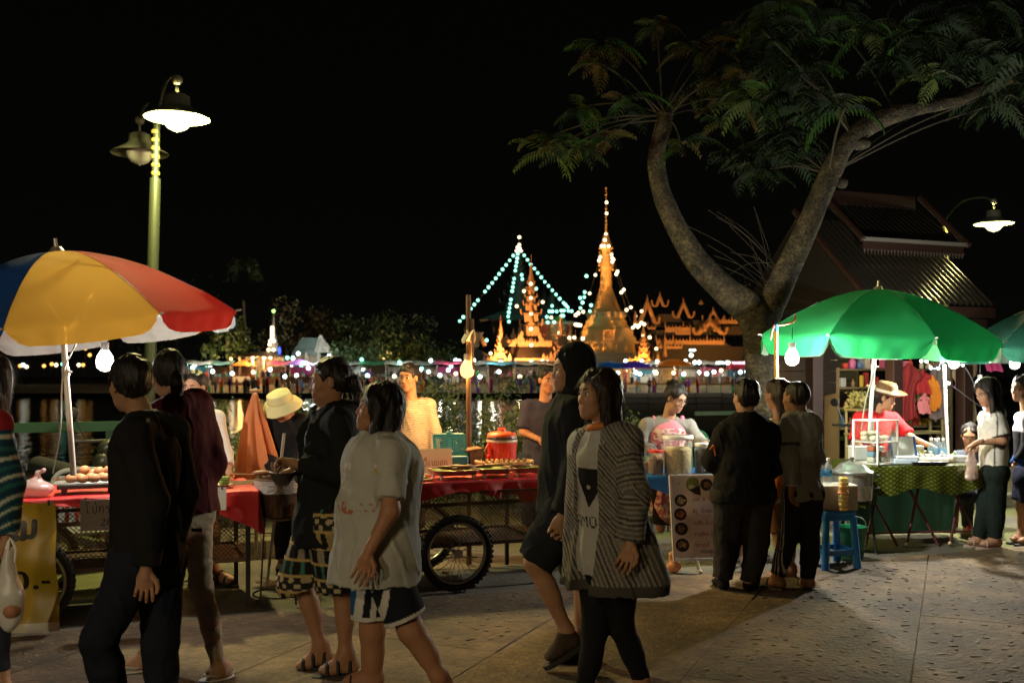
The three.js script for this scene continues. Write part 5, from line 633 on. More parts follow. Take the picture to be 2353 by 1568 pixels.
{ // woven tray
  const o = thing('woven_basket', 'scalloped gold woven basket behind the pork trays', 'basket', onM(0.53, -0.42), PHI), w = 0.42, d = 0.17, gs = [], m = M([0.62, 0.42, 0.17], 0.55);
  for (const zz of [d / 2, -d / 2]) for (let r = 0; r < 3; r++) for (let i = 0; i < 15; i++) gs.push(ring(0.016, 0.0035, -w / 2 + 0.02 + i * (w - 0.04) / 14, 0.018 + r * 0.024, zz + (zz > 0 ? 1 : -1) * r * 0.008, 12, 5, 0)); obj('lattice', gs, m, o).userData.kind = 'stuff';
  const rim = []; for (let i = 0; i < 34; i++) { const a = i / 34 * 6.283, c = Math.cos(a), n = Math.sin(a), k = Math.pow(Math.abs(c) ** 8 + Math.abs(n) ** 8, -1 / 8); rim.push(sph(0.013, c * k * (w / 2 + 0.005), 0.085, n * k * (d / 2 + 0.02), 7)); } obj('scalloped_rim', rim, m, o).userData.kind = 'stuff'; obj('base', rbox(w - 0.03, 0.008, d - 0.02, 0.003, 0, 0.005, 0), m, o);
}
{ // bamboo pole with rags
  const b = at(1077, 1080, 8.25); b.y = 0.0; const o = thing('bamboo_pole', 'split bamboo pole wrapped with a rag holding the warm bulb', 'pole', b), top = at(1076, 677, 8.25).sub(b);
  obj('pole', bar([0, 0, 0], top, 0.024, 10, 0.021), mBamboo, o); for (let i = 1; i < 7; i++) obj('node_ring', cyl(0.0265, 0.0265, 0.012, top.x * i / 7, top.y * i / 7, 0, 10), mBamboo, o);
  for (let i = 0; i < 9; i++) { const y = top.y - 0.28 - rr(0, 0.14), a = rr(0, 6.28); obj('splinter', bar([Math.cos(a) * 0.024, y, Math.sin(a) * 0.024], [Math.cos(a) * (0.03 + rr(0, 0.05)), y + rr(0.03, 0.14), Math.sin(a) * 0.045], 0.005, 4, 0.001), mBamboo, o); }
  obj('strut', bar([0.03, top.y - 0.62, 0.02], [0.03, top.y - 0.2, 0.02], 0.013, 8), mBamboo, o);
  obj('rag', thick(grid(12, 8, (s, t) => { const a = s * 5.5; return [Math.cos(a) * 0.034 + (s > 0.75 ? (s - 0.75) * 0.3 : 0) + (t - 0.5) * 0.05, top.y - 0.34 + (t - 0.5) * 0.09 + 0.02 * Math.sin(s * 12) - (s < 0.2 ? (0.2 - s) * 0.35 : 0), Math.sin(a) * 0.034 - (s < 0.2 ? 0.02 : 0) + 0.015]; }), 0.003), M([0.5, 0.44, 0.3], 0.9), o);
}
// ------------------------------------------------------------------ things on and round the egg cart
{ const o = thing('egg_grill', 'black grill tray of skewered brown eggs under the striped parasol', 'tray', onL(-0.13, -0.22), PHI), egg = M([0.52, 0.24, 0.11], 0.45);
  obj('pan', [rbox(0.36, 0.03, 0.24, 0.006, 0, 0.05, 0), ...[-1, 1].flatMap(x => [-1, 1].map(z => box(0.03, 0.036, 0.03, x * 0.14, 0.018, z * 0.09)))], mDarkIron, o); for (let i = 0; i < 6; i++) obj('grate_bar', bar([-0.2, 0.069, -0.1 + i * 0.04], [0.19, 0.069, -0.1 + i * 0.04], 0.003, 5), mSteel, o);
  const E = [[-0.1, 0.03, 0], [-0.03, 0.05, 0], [0.045, 0.045, 0], [0.115, 0.03, 0], [-0.05, -0.02, 0], [0.02, -0.03, 0], [0.09, -0.04, 0], [0.15, -0.02, 0.0], [0.07, -0.07, 0.035], [0.13, -0.07, 0.04], [0.03, -0.09, 0.02], [-0.02, -0.08, 0.045]]; E.forEach(([x, z, y], i) => { const g = sph(0.028, 0, 0, 0, 16, 1.28, 1, 1); const q = obj('egg', g, egg, o); q.position.set(x, 0.097 + y, z); q.rotation.y = rr(-0.4, 0.4) + (i % 2) * 0.3; });
  for (let i = 0; i < 3; i++) obj('skewer', bar([-0.2 - i * 0.01, 0.09 + i * 0.004, 0.04 - i * 0.03], [0.16, 0.095, 0.04 - i * 0.03], 0.0025, 5), mBamboo, o);
}
function bag(name, label, p, prims, color, tr, seedN, amp = 0.012, cellS = 0.008) { const f0 = field(prims, 0.05), [lo, hi] = bounds(prims, 0.05); const g = nets((x, y, z) => Math.max(f0(x, y, z) + amp * fbm(x * 14 + seedN, y * 9, z * 14, 3) * 1.8, 0.002 - y), lo, hi, cellS); const o = obj(name, g, MP(color, 0.25, { transmission: tr, thickness: 0, clearcoat: 0.4 })); o.position.copy(p); tag(o, label, 'plastic bag'); return o; }
bag('plastic_bag', 'pinkish clear bag of food with a pointed knot on the egg cart', onL(-0.44, -0.12), [ell(V3(0, 0.05, 0), [0.12, 0.05, 0.08]), cap(V3(0, 0.06, 0), V3(0.02, 0.15, 0), 0.06, 0.012), cap(V3(0.02, 0.15, 0), V3(0.06, 0.17, 0), 0.01, 0.012)], [0.75, 0.55, 0.55], 0.45, 3);
bag('plastic_bag', 'white clear bag of food slumped behind the pinkish bag', onL(-0.6, -0.3), [ell(V3(0, 0.06, 0), [0.11, 0.06, 0.08]), cap(V3(0, 0.06, 0), V3(-0.02, 0.15, 0), 0.06, 0.02)], [0.75, 0.75, 0.72], 0.45, 9);
// hanging cards
function hungCard(label, p, w, h, turn, tex, lean = 0) { const o = card('paper_sign', label, 'sign', p, w, h, turn, lean, tex, [0.6, 0.62, 0.6], 0.002); for (const s of [-1, 1]) obj('clip', rbox(0.012, 0.03, 0.014, 0.003, s * w * 0.4, h, 0), M([0.05, 0.05, 0.05], 0.5), o); return o; }
hungCard('white paper sign about eggs clipped to the front of the egg cart', at(245, 1217, 6.12), 0.30, 0.19, PHI, canvasTex(512, 324, (g, w, h) => { g.fillStyle = '#c3c8c6'; g.fillRect(0, 0, w, h); paperGrain(g, w, h, 1500, 0.04); g.strokeStyle = g.fillStyle = '#33383c'; thai(g, 'ไข่ทรง', 40, 140, 76, 8); g.font = '105px serif'; g.fillText('20', 190, 275); }), -0.05);
hungCard('white paper sign about grilling hung askew at the end of the egg cart', at(472, 1172, 6.55), 0.26, 0.15, PHI - 0.25, canvasTex(512, 300, (g, w, h) => { g.fillStyle = '#c9cbc6'; g.fillRect(0, 0, w, h); paperGrain(g, w, h, 1500, 0.04); g.strokeStyle = g.fillStyle = '#2e2f30'; thai(g, 'กล้วยปิ้ง', 30, 150, 66, 8); thai(g, 'บาท', 300, 268, 40, 6); }), 0.12);
{ // yellow vinyl banner
  const tx = canvasTex(512, 900, (g, w, h) => { g.fillStyle = '#ab8f1e'; g.fillRect(0, 0, w, h); g.fillStyle = '#c9c3ac'; g.fillRect(0, h * 0.93, w, h * 0.07); g.strokeStyle = '#e8dfb0'; g.fillStyle = '#15120c'; g.strokeStyle = '#15120c'; thai(g, 'นม', 210, 250, 120, 34); g.font = 'bold 190px sans-serif'; g.fillText('10.-', 150, 610); paperGrain(g, w, h, 2500, 0.06); });
  const p = at(22, 1455, 6.05), o = thing('vinyl_banner', 'creased yellow vinyl banner hung on the front of the egg cart', 'banner', V3(p.x, 0.02, p.z), PHI * 0.6);
  obj('sheet', thick(grid(24, 50, (s, t) => { const x = (s - 0.5) * 0.5 + 0.05 * (1 - t) * (s - 0.2); return [x, 0.775 * t, 0.016 * Math.sin(t * 11 + s * 2) * (0.4 + s) + 0.02 * noise(s * 4, t * 6, 3) + 0.05 * (1 - t)]; }), 0.0015), M([1, 1, 1], 0.42, { map: tx }), o); for (const s of [-0.22, 0.22]) obj('clip', rbox(0.014, 0.035, 0.02, 0.003, s, 0.775, 0.0), mDarkIron, o);
}
{ // leaf wrapped food and a plate near the end of the egg cart
  const o = thing('leaf_parcels', 'small dish of leaf wrapped parcels on the end of the egg cart', 'dish', onL(0.7, -0.2), PHI); obj('plate', lathe([[0.001, 0.004], [0.07, 0.004], [0.1, 0.018], [0.102, 0.02]], 28), M([0.25, 0.14, 0.08], 0.5), o); for (let i = 0; i < 4; i++) obj('parcel', rbox(0.07, 0.03, 0.035, 0.01, -0.04 + (i % 2) * 0.08, 0.032 + (i > 1 ? 0.028 : 0), (i % 2) * 0.03 - 0.015, rr(-0.5, 0.5)), mLeafFresh, o);
  for (let i = 0; i < 5; i++) tag(obj('bamboo_skewer', bar(onL(0.66 + rr(0, 0.08), -0.25 - i * 0.03, 0.806 + i * 0.003), onL(0.98 + rr(0, 0.06), -0.2 - i * 0.02, 0.815 + i * 0.004), 0.004, 5), mBamboo), 'thin bamboo skewer poking over the end of the red cloth', 'skewer', 'skewers on the egg cart');
}
{ // clay charcoal stove on a wire stand
  const d = 6.92, p = at(638, 1392, d); p.y = 0; const st = thing('wire_stand', 'thin round wire stand carrying the clay stove', 'stand', p), h = 0.6; for (let i = 0; i < 4; i++) { const a = i * 1.571 + 0.55; obj('leg', bar([Math.cos(a) * 0.17, 0, Math.sin(a) * 0.17], [Math.cos(a) * 0.125, h, Math.sin(a) * 0.125], 0.006, 6), mDarkIron, st); } obj('base_ring', ring(0.168, 0.006, 0, 0.06, 0, 40, 6), mDarkIron, st); obj('top_ring', ring(0.122, 0.007, 0, h - 0.02, 0, 40, 6), mRust, st);
  const clay = M([0.36, 0.2, 0.11], 0.9, { map: rep(T.bark, 0.7, 0.7), bumpMap: rep(T.barkB, 1, 1), bumpScale: 0.01 }), o = thing('clay_stove', 'soot stained clay bucket stove with a wire grate', 'stove', V3(p.x, h - 0.012, p.z)); obj('bucket', thick(lathe([[0.001, 0.0], [0.108, 0.0], [0.112, 0.01], [0.15, 0.235], [0.158, 0.24], [0.158, 0.27], [0.145, 0.275], [0.135, 0.26], [0.11, 0.14], [0.0, 0.12]], 36), 0.001), clay, o); obj('foil_band', lathe([[0.146, 0.17], [0.155, 0.175], [0.162, 0.24], [0.161, 0.262]], 28), M([0.4, 0.36, 0.32], 0.55, { metalness: 0.3, bumpMap: rep(T.barkB, 2, 1), bumpScale: 0.02 }), o); obj('coals', Array.from({ length: 20 }, (_, i) => sph(0.03, rr(-0.08, 0.08), 0.19 + rr(0, 0.03), rr(-0.08, 0.08), 6)), M([0.03, 0.028, 0.026], 0.9), o).userData.kind = 'stuff';
  for (let i = 0; i < 9; i++) { const x = -0.14 + i * 0.035, z = Math.sqrt(0.155 ** 2 - x * x); obj('grate_bar', bar([x, 0.282, -z], [x, 0.282, z], 0.003, 5), mDarkIron, o); } obj('grilled_stick', [bar([-0.32, 0.3, 0.05], [0.05, 0.296, 0.02], 0.006, 6), sph(0.04, -0.1, 0.31, 0.03, 8, 1.8, 0.45, 0.6)], mPork, o);
}
{ // closed orange parasol
  const d = 7.9, b = at(588, 1110, d); b.y = 0.14; const top = at(585, 903, d).sub(b), o = thing('closed_parasol', 'closed orange parasol with its cloth hanging in folds by the bucket hat', 'parasol', b); obj('pole', bar([0, 0, 0], top.clone().add(V3(0, 0.04, 0)), 0.014, 10), mSteel, o); obj('cap', sph(0.03, top.x, top.y + 0.02, 0, 12, 1.6, 0.5, 1.6), M([0.25, 0.12, 0.07], 0.7), o);
  obj('folded_cloth', grid(90, 30, (s, t) => { const f = 1 - t, a = s * 6.28319, r = 0.018 + 0.135 * Math.pow(f, 0.8) * (1 + 0.32 * Math.sin(a * 7 + f * 2.5) * Math.min(1, f * 3) + 0.15 * Math.sin(a * 3 + 1)); return [top.x + Math.cos(a) * r + 0.03 * f * f, top.y - f * (0.7 + 0.06 * Math.sin(a * 4)), Math.sin(a) * r * 0.7]; }), MP([0.62, 0.2, 0.06], 0.7, { transmission: 0.2, thickness: 0 }), o);
  const q = thing('leaning_pole', 'thin grey pole leaning beside the closed orange parasol', 'pole', at(612, 1200, 7.4).setY(0)); obj('rod', bar([0, 0, 0], at(652, 995, 7.4).sub(q.position), 0.011, 8), M([0.2, 0.2, 0.15], 0.5), q);
}
// ------------------------------------------------------------------ scooters, chairs, lakeside bench
function scooter(label, p, turn, c1, c2) {
  const o = thing('motor_scooter', label, 'scooter', p, turn), a = MP(c1, 0.3, { clearcoat: 0.6 }), b = MP(c2, 0.35, { clearcoat: 0.5 });
  const sd = (ps, m, name, k = 0.04) => { const [lo, hi] = bounds(ps, 0.03); return obj(name, nets(field(ps, k), lo, hi, 0.014), m, o); };
  sd([ecap(V3(-0.25, 0.45, 0), V3(-0.75, 0.6, 0), [0.13, 0.14], [0.1, 0.08], V3(0, 0, 1)), cap(V3(-0.2, 0.32, 0), V3(0.2, 0.28, 0), 0.12, 0.1), cap(V3(0.2, 0.3, 0), V3(0.42, 0.72, 0), 0.1, 0.09)], a, 'body'); sd([ell(V3(0.46, 0.62, 0), [0.07, 0.24, 0.12]), cap(V3(0.42, 0.85, -0.1), V3(0.42, 0.85, 0.1), 0.08)], b, 'front_fairing'); sd([cap(V3(-0.15, 0.68, 0), V3(-0.75, 0.74, 0), 0.1, 0.09)], mRubber, 'seat'); sd([ell(V3(0.4, 0.96, 0), [0.09, 0.08, 0.13])], b, 'handlebar_cowl');
  obj('headlight', sph(0.065, 0.47, 0.96, 0, 14, 0.5, 0.8, 1.2), MP([0.12, 0.12, 0.08], 0.1, { clearcoat: 1 }), o); obj('handlebar', tube([[0.3, 1.02, -0.33], [0.38, 1.02, -0.15], [0.38, 1.02, 0.15], [0.3, 1.02, 0.33]], 0.014, 8), mDarkIron, o); for (const s of [-1, 1]) { const mm = obj('mirror', [bar([0.36, 1.02, s * 0.2], [0.33, 1.22, s * 0.3], 0.006, 6), sph(0.065, 0.32, 1.26, s * 0.32, 12, 0.25, 0.7, 1.1)], mDarkIron, o); }
  for (const x of [0.6, -0.62]) { const w = new THREE.Group(); w.name = 'wheel'; w.position.set(x, 0.25, 0); o.add(w); obj('tyre', ring(0.205, 0.045, 0, 0, 0, 32, 10, 0), mRubber, w); obj('rim', mv(cyl(0.16, 0.16, 0.03, 0, 0, 0, 20), 0, 0, 0, Math.PI / 2), mSteel, w); } obj('fork', [bar([0.6, 0.25, 0.07], [0.42, 0.75, 0.07], 0.018, 8), bar([0.6, 0.25, -0.07], [0.42, 0.75, -0.07], 0.018, 8)], mSteel, o); sd([cap(V3(0.45, 0.5, 0), V3(0.78, 0.48, 0), 0.06, 0.05)], a, 'mudguard');
}
scooter('green and red motor scooter parked behind the egg cart', at(195, 1190, 8.6).setY(0.0), -Math.PI / 2 + 0.95, [0.32, 0.03, 0.02], [0.035, 0.04, 0.02]);
scooter('black motor scooter parked beside the tree', at(1905, 1150, 10.4).setY(0.0), 0.35, [0.015, 0.015, 0.016], [0.02, 0.02, 0.02]);
function plasticChair(label, p, turn, m) {
  const o = thing('plastic_chair', label, 'chair', p, turn, undefined); obj('seat', rbox(0.42, 0.025, 0.42, 0.012, 0, 0.43, 0), m, o); for (const [x, z] of [[-1, -1], [1, -1], [-1, 1], [1, 1]]) obj('leg', bar([x * 0.22, 0, z * 0.22], [x * 0.18, 0.43, z * 0.18], 0.022, 8), m, o);
  obj('backrest', tube([[-0.21, 0.42, -0.2], [-0.22, 0.68, -0.25], [-0.17, 0.82, -0.28], [0, 0.85, -0.29], [0.17, 0.82, -0.28], [0.22, 0.68, -0.25], [0.21, 0.42, -0.2]], 0.018, 8, 40), m, o); for (let i = -2; i <= 2; i++) obj('back_slat', rbox(0.045, 0.38, 0.01, 0.004, i * 0.07, 0.62, -0.245, 0, -0.14), m, o); for (const s of [-1, 1]) obj('armrest', tube([[s * 0.22, 0.66, -0.24], [s * 0.25, 0.66, 0.05], [s * 0.23, 0.62, 0.18], [s * 0.2, 0.43, 0.2]], 0.016, 8, 20), m, o);
}
const clearP = MP([0.5, 0.52, 0.46], 0.3, { transmission: 0.5, thickness: 0 }), greenP = MP([0.012, 0.16, 0.06], 0.4);
plasticChair('translucent plastic armchair behind the egg cart', at(185, 1250, 7.35).setY(0), PHI, clearP);
plasticChair('green plastic armchair behind the man in the pink apron', at(1485, 1150, 10.0).setY(0.13), -0.2, greenP); plasticChair('green plastic armchair hung with a cloth behind the dessert table', at(1610, 1150, 10.1).setY(0.13), 0.25, greenP);
{ const o = thing('green_bench', 'long green painted bench on the lake bank behind the egg cart', 'bench', at(55, 1150, 8.9).setY(0.0), PHI), m = M([0.008, 0.07, 0.02], 0.55); obj('seat', box(2.2, 0.07, 0.45, -0.3, 0.6, 0), m, o); obj('backrest', box(2.2, 0.09, 0.06, -0.3, 1.08, -0.28), m, o); for (const x of [-1.3, -0.3, 0.7]) { obj('leg', box(0.08, 0.58, 0.4, x, 0.285, 0), m, o); obj('back_post', box(0.06, 0.5, 0.05, x, 0.83, -0.3), m, o); } }
tag(obj('power_cable', tube([mk(-2.5, 0.9, 0.012), mk(-2.1, 1.3, 0.012), mk(-1.9, 1.95, 0.02), mk(-1.75, 2.1, 0.165), mk(-1.4, 2.3, 0.16), mk(-0.9, 2.05, 0.16), mk(-0.8, 1.9, 0.012), mk(-0.4, 1.5, 0.01), mk(0.2, 1.3, 0.01)], 0.007, 6, 60), CABLE), 'thin black power cable trailing over the kerb behind the clay stove', 'cable');
// ------------------------------------------------------------------ dessert table
{ const b = at(1620, 1250, 8.35); b.y = 0; const t = thing('folding_table', 'folding table under a blue plastic sheet with dessert jars', 'table', b, 0.18), y = 0.725; obj('tabletop', rbox(1.15, 0.03, 0.55, 0.008, 0.05, y, -0.2), mWoodRaw, t); for (const x of [-0.48, 0.58]) { obj('leg', bar([x - 0.05, 0, 0.02], [x + 0.05, y - 0.02, -0.42], 0.012, 6), mDarkIron, t); obj('leg', bar([x + 0.05, 0, -0.42], [x - 0.05, y - 0.02, 0.02], 0.012, 6), mDarkIron, t); }
  const c = obj('blue_sheet', drape(-0.56, 0.66, -0.49, 0.09, 0.744, 0.13, 5, s => 0.7 + 0.5 * Math.sin(s * 8) ** 2, 60), M([0.02, 0.17, 0.5], 0.35)); c.position.copy(b); c.rotation.y = 0.18; tag(c, 'blue plastic sheet over the dessert table', 'tablecloth');
  const on = (x, z) => V3(x, 0.748, z).applyAxisAngle(V3(0, 1, 0), 0.18).add(b), clear = MP([0.97, 0.97, 0.94], 0.12, { transmission: 0.9, thickness: 0 });
  const jar = (name, label, p, r, h, fillH, fc, lidC, fr = 0.6) => { const o = thing(name, label, 'jar', p); obj('jar_wall', lathe([[0.001, 0.002], [r * 0.95, 0.002], [r, 0.012], [r * 1.02, h * 0.86], [r * 0.93, h * 0.94], [r * 0.93, h]], 32), clear, o); obj('contents', lathe([[0.001, 0.006], [r * 0.93, 0.006], [r * 0.96, fillH * 0.9], [r * 0.8, fillH], [0.001, fillH * 0.98]], 28), M(fc, fr, { map: rep(T.grain, 6, 3), bumpMap: T.grainB, bumpScale: 0.01 }), o); if (lidC) obj('lid', lathe([[r * 0.97, h * 0.93], [r * 1.0, h * 0.94], [r * 1.0, h * 1.02], [r * 0.94, h * 1.04], [0.001, h * 1.04]], 32), M(lidC, 0.4), o); return o; };
  const tub = jar('clear_tub', 'large clear plastic tub half full of pale yellow sweets with a white rim', on(-0.24, 0.0), 0.118, 0.31, 0.22, [0.75, 0.62, 0.28]); obj('rim_band', lathe([[0.112, 0.282], [0.128, 0.284], [0.13, 0.3], [0.126, 0.318], [0.112, 0.32]], 36), MP([0.8, 0.82, 0.78], 0.35, { transmission: 0.3, thickness: 0 }), tub);
  jar('glass_jar', 'squat jar of amber syrup with a red lid', on(-0.43, 0.0), 0.062, 0.19, 0.12, [0.16, 0.04, 0.012], [0.6, 0.03, 0.02], 0.2); const dk = jar('glass_jar', 'clear jar packed with dark jelly strips', on(-0.02, 0.0), 0.068, 0.24, 0.2, [0.03, 0.022, 0.02], [0.75, 0.75, 0.7]); for (let i = 0; i < 8; i++) obj('jelly_strip', rbox(0.05, 0.008, 0.02, 0.003, 0.02, 0.03 + i * 0.021, 0.058), M([0.5, 0.48, 0.42], 0.5), dk);
  jar('glass_jar', 'small jar of pink sweets with a pink lid', on(0.1, 0.02), 0.055, 0.15, 0.12, [0.4, 0.1, 0.1], [0.6, 0.3, 0.3]); jar('glass_jar', 'small tub of orange syrup behind the red lidded jar', on(-0.5, -0.12), 0.06, 0.13, 0.09, [0.6, 0.25, 0.03]);
}
{ // menu board
  const b = at(1652, 1312, 7.95); b.y = 0; const W = 0.72, H = 0.66;
  const tx = canvasTex(720, 660, (g, w, h) => { g.fillStyle = '#c9b3a4'; g.fillRect(0, 0, w, h); g.fillStyle = '#d8cdd2'; g.beginPath(); g.moveTo(150, 160); g.lineTo(330, 190); g.lineTo(520, 140); g.lineTo(560, 330); g.lineTo(200, 300); g.fill();
    const bowl = (x, y, r, c) => { g.fillStyle = '#2a1c14'; g.beginPath(); g.ellipse(x, y, r, r * 0.95, 0, 0, 7); g.fill(); g.fillStyle = '#120c09'; g.beginPath(); g.ellipse(x, y - r * 0.08, r * 0.82, r * 0.74, 0, 0, 7); g.fill(); for (let i = 0; i < 46; i++) { g.fillStyle = c[i % c.length]; g.beginPath(); const a = rnd() * 6.28, q = Math.sqrt(rnd()) * r * 0.58; g.ellipse(x + Math.cos(a) * q, y + Math.sin(a) * q * 0.8, 4 + rnd() * 8, 3 + rnd() * 5, a, 0, 7); g.fill(); } };
    g.fillStyle = '#6d7138'; g.beginPath(); g.ellipse(175, 60, 55, 60, 0.5, 0, 7); g.fill(); g.fillStyle = '#a9a878'; g.beginPath(); g.ellipse(165, 85, 28, 22, 0.4, 0, 7); g.fill(); g.fillStyle = '#20140e'; g.beginPath(); g.moveTo(140, 105); g.lineTo(235, 70); g.lineTo(240, 150); g.lineTo(190, 140); g.fill();
    bowl(290, 65, 52, ['#8a6a42', '#5a4028']); bowl(70, 190, 52, ['#c0a878', '#8b6d45']); bowl(60, 300, 52, ['#b5632c', '#8a4a22']); bowl(62, 415, 54, ['#7a5436', '#55351f']); bowl(65, 545, 56, ['#a98450', '#6f4c2a']);
    g.strokeStyle = g.fillStyle = '#8d2f1f'; [['ลอดช่อง ถ้วยละ 20 บาท', 195], ['สาคู ถ้วยละ 10 บาท', 290], ['ทับทิม ถ้วยละ 10 บาท', 385], ['รวมมิตร ถ้วยละ 20 บาท', 475], ['กล้วยบวชชี ถ้วยละ 20', 560]].forEach(([t, y]) => thai(g, t, 165, y, 24, 4.2)); g.strokeStyle = g.fillStyle = '#1c1410'; thai(g, 'อร่อยทุกวัน ทานได้', 210, 610, 22, 4.5); g.strokeStyle = '#3d7a4a'; thai(g, 'ขนมไทย', 480, 560, 30, 5); paperGrain(g, w, h, 3000, 0.05); });
  const o = card('menu_board', 'framed dessert menu board with pictures of bowls propped before the blue table', 'sign', V3(b.x, 0.1, b.z), W, H, 0.1, 0.2, tx, [0.5, 0.42, 0.38], 0.012), q = o.children[0], fm = M([0.62, 0.55, 0.5], 0.5); for (const s of [-1, 1]) obj('frame_side', rbox(0.022, H + 0.03, 0.022, 0.004, s * (W / 2 + 0.005), H / 2, 0.002), fm, q); obj('frame_top', rbox(W, 0.022, 0.022, 0.004, 0, H + 0.005, 0.003), fm, q); obj('frame_bottom', rbox(W, 0.024, 0.024, 0.004, 0, 0.0, 0.004), M([0.7, 0.7, 0.68], 0.4), q); for (const s of [-1, 1]) obj('leg', [bar([s * 0.2, 0.1, -0.05], [s * 0.17, -0.1, 0.06], 0.013, 8), sph(0.018, s * 0.17, -0.085, 0.06, 8)], M([0.55, 0.5, 0.38], 0.5), o); for (const s of [-1, 1]) obj('rear_leg', bar([s * 0.3, 0.6, -0.12], [s * 0.3, -0.1, -0.3], 0.012, 6), mDarkIron, o);
  bag('onion_bag', 'small tied bag of orange and white scraps beside the menu board', at(1549, 1308, 7.95).setY(0), [ell(V3(0, 0.045, 0), [0.06, 0.045, 0.05]), cap(V3(0, 0.06, 0), V3(-0.015, 0.12, 0), 0.03, 0.012), ell(V3(-0.02, 0.14, 0), [0.03, 0.025, 0.02])], [0.7, 0.35, 0.2], 0.25, 4, 0.008, 0.006);
}
{ // striped pole with arm for the bulb
  const b = at(1787, 1180, 8.38); b.y = 0; const o = thing('striped_pole', 'pole wrapped in yellow and blue tape with a bamboo arm at the top', 'pole', b), top = at(1783, 748, 8.38).sub(b); obj('pole', bar([0, 0, 0], top, 0.017, 10), M([0.65, 0.42, 0.06], 0.45), o); obj('blue_tape', bar(top.clone().add(V3(0, -0.05, 0)), top.clone().add(V3(0, 0.012, 0)), 0.019, 10), M([0.05, 0.35, 0.6], 0.4), o); obj('arm', tube([top.clone().add(V3(-0.03, 0, 0)), top.clone().add(V3(0.08, 0.015, 0.01)), at(1824, 738, 8.35).sub(b), at(1828, 722, 8.35).sub(b)], 0.011, 8), mBamboo, o); obj('pink_ribbon', tube([top.clone().add(V3(-0.02, 0, 0.02)), top.clone().add(V3(-0.04, -0.05, 0.02)), top.clone().add(V3(-0.05, -0.12, 0.02))], 0.006, 5), M([0.6, 0.1, 0.12], 0.6), o);
}
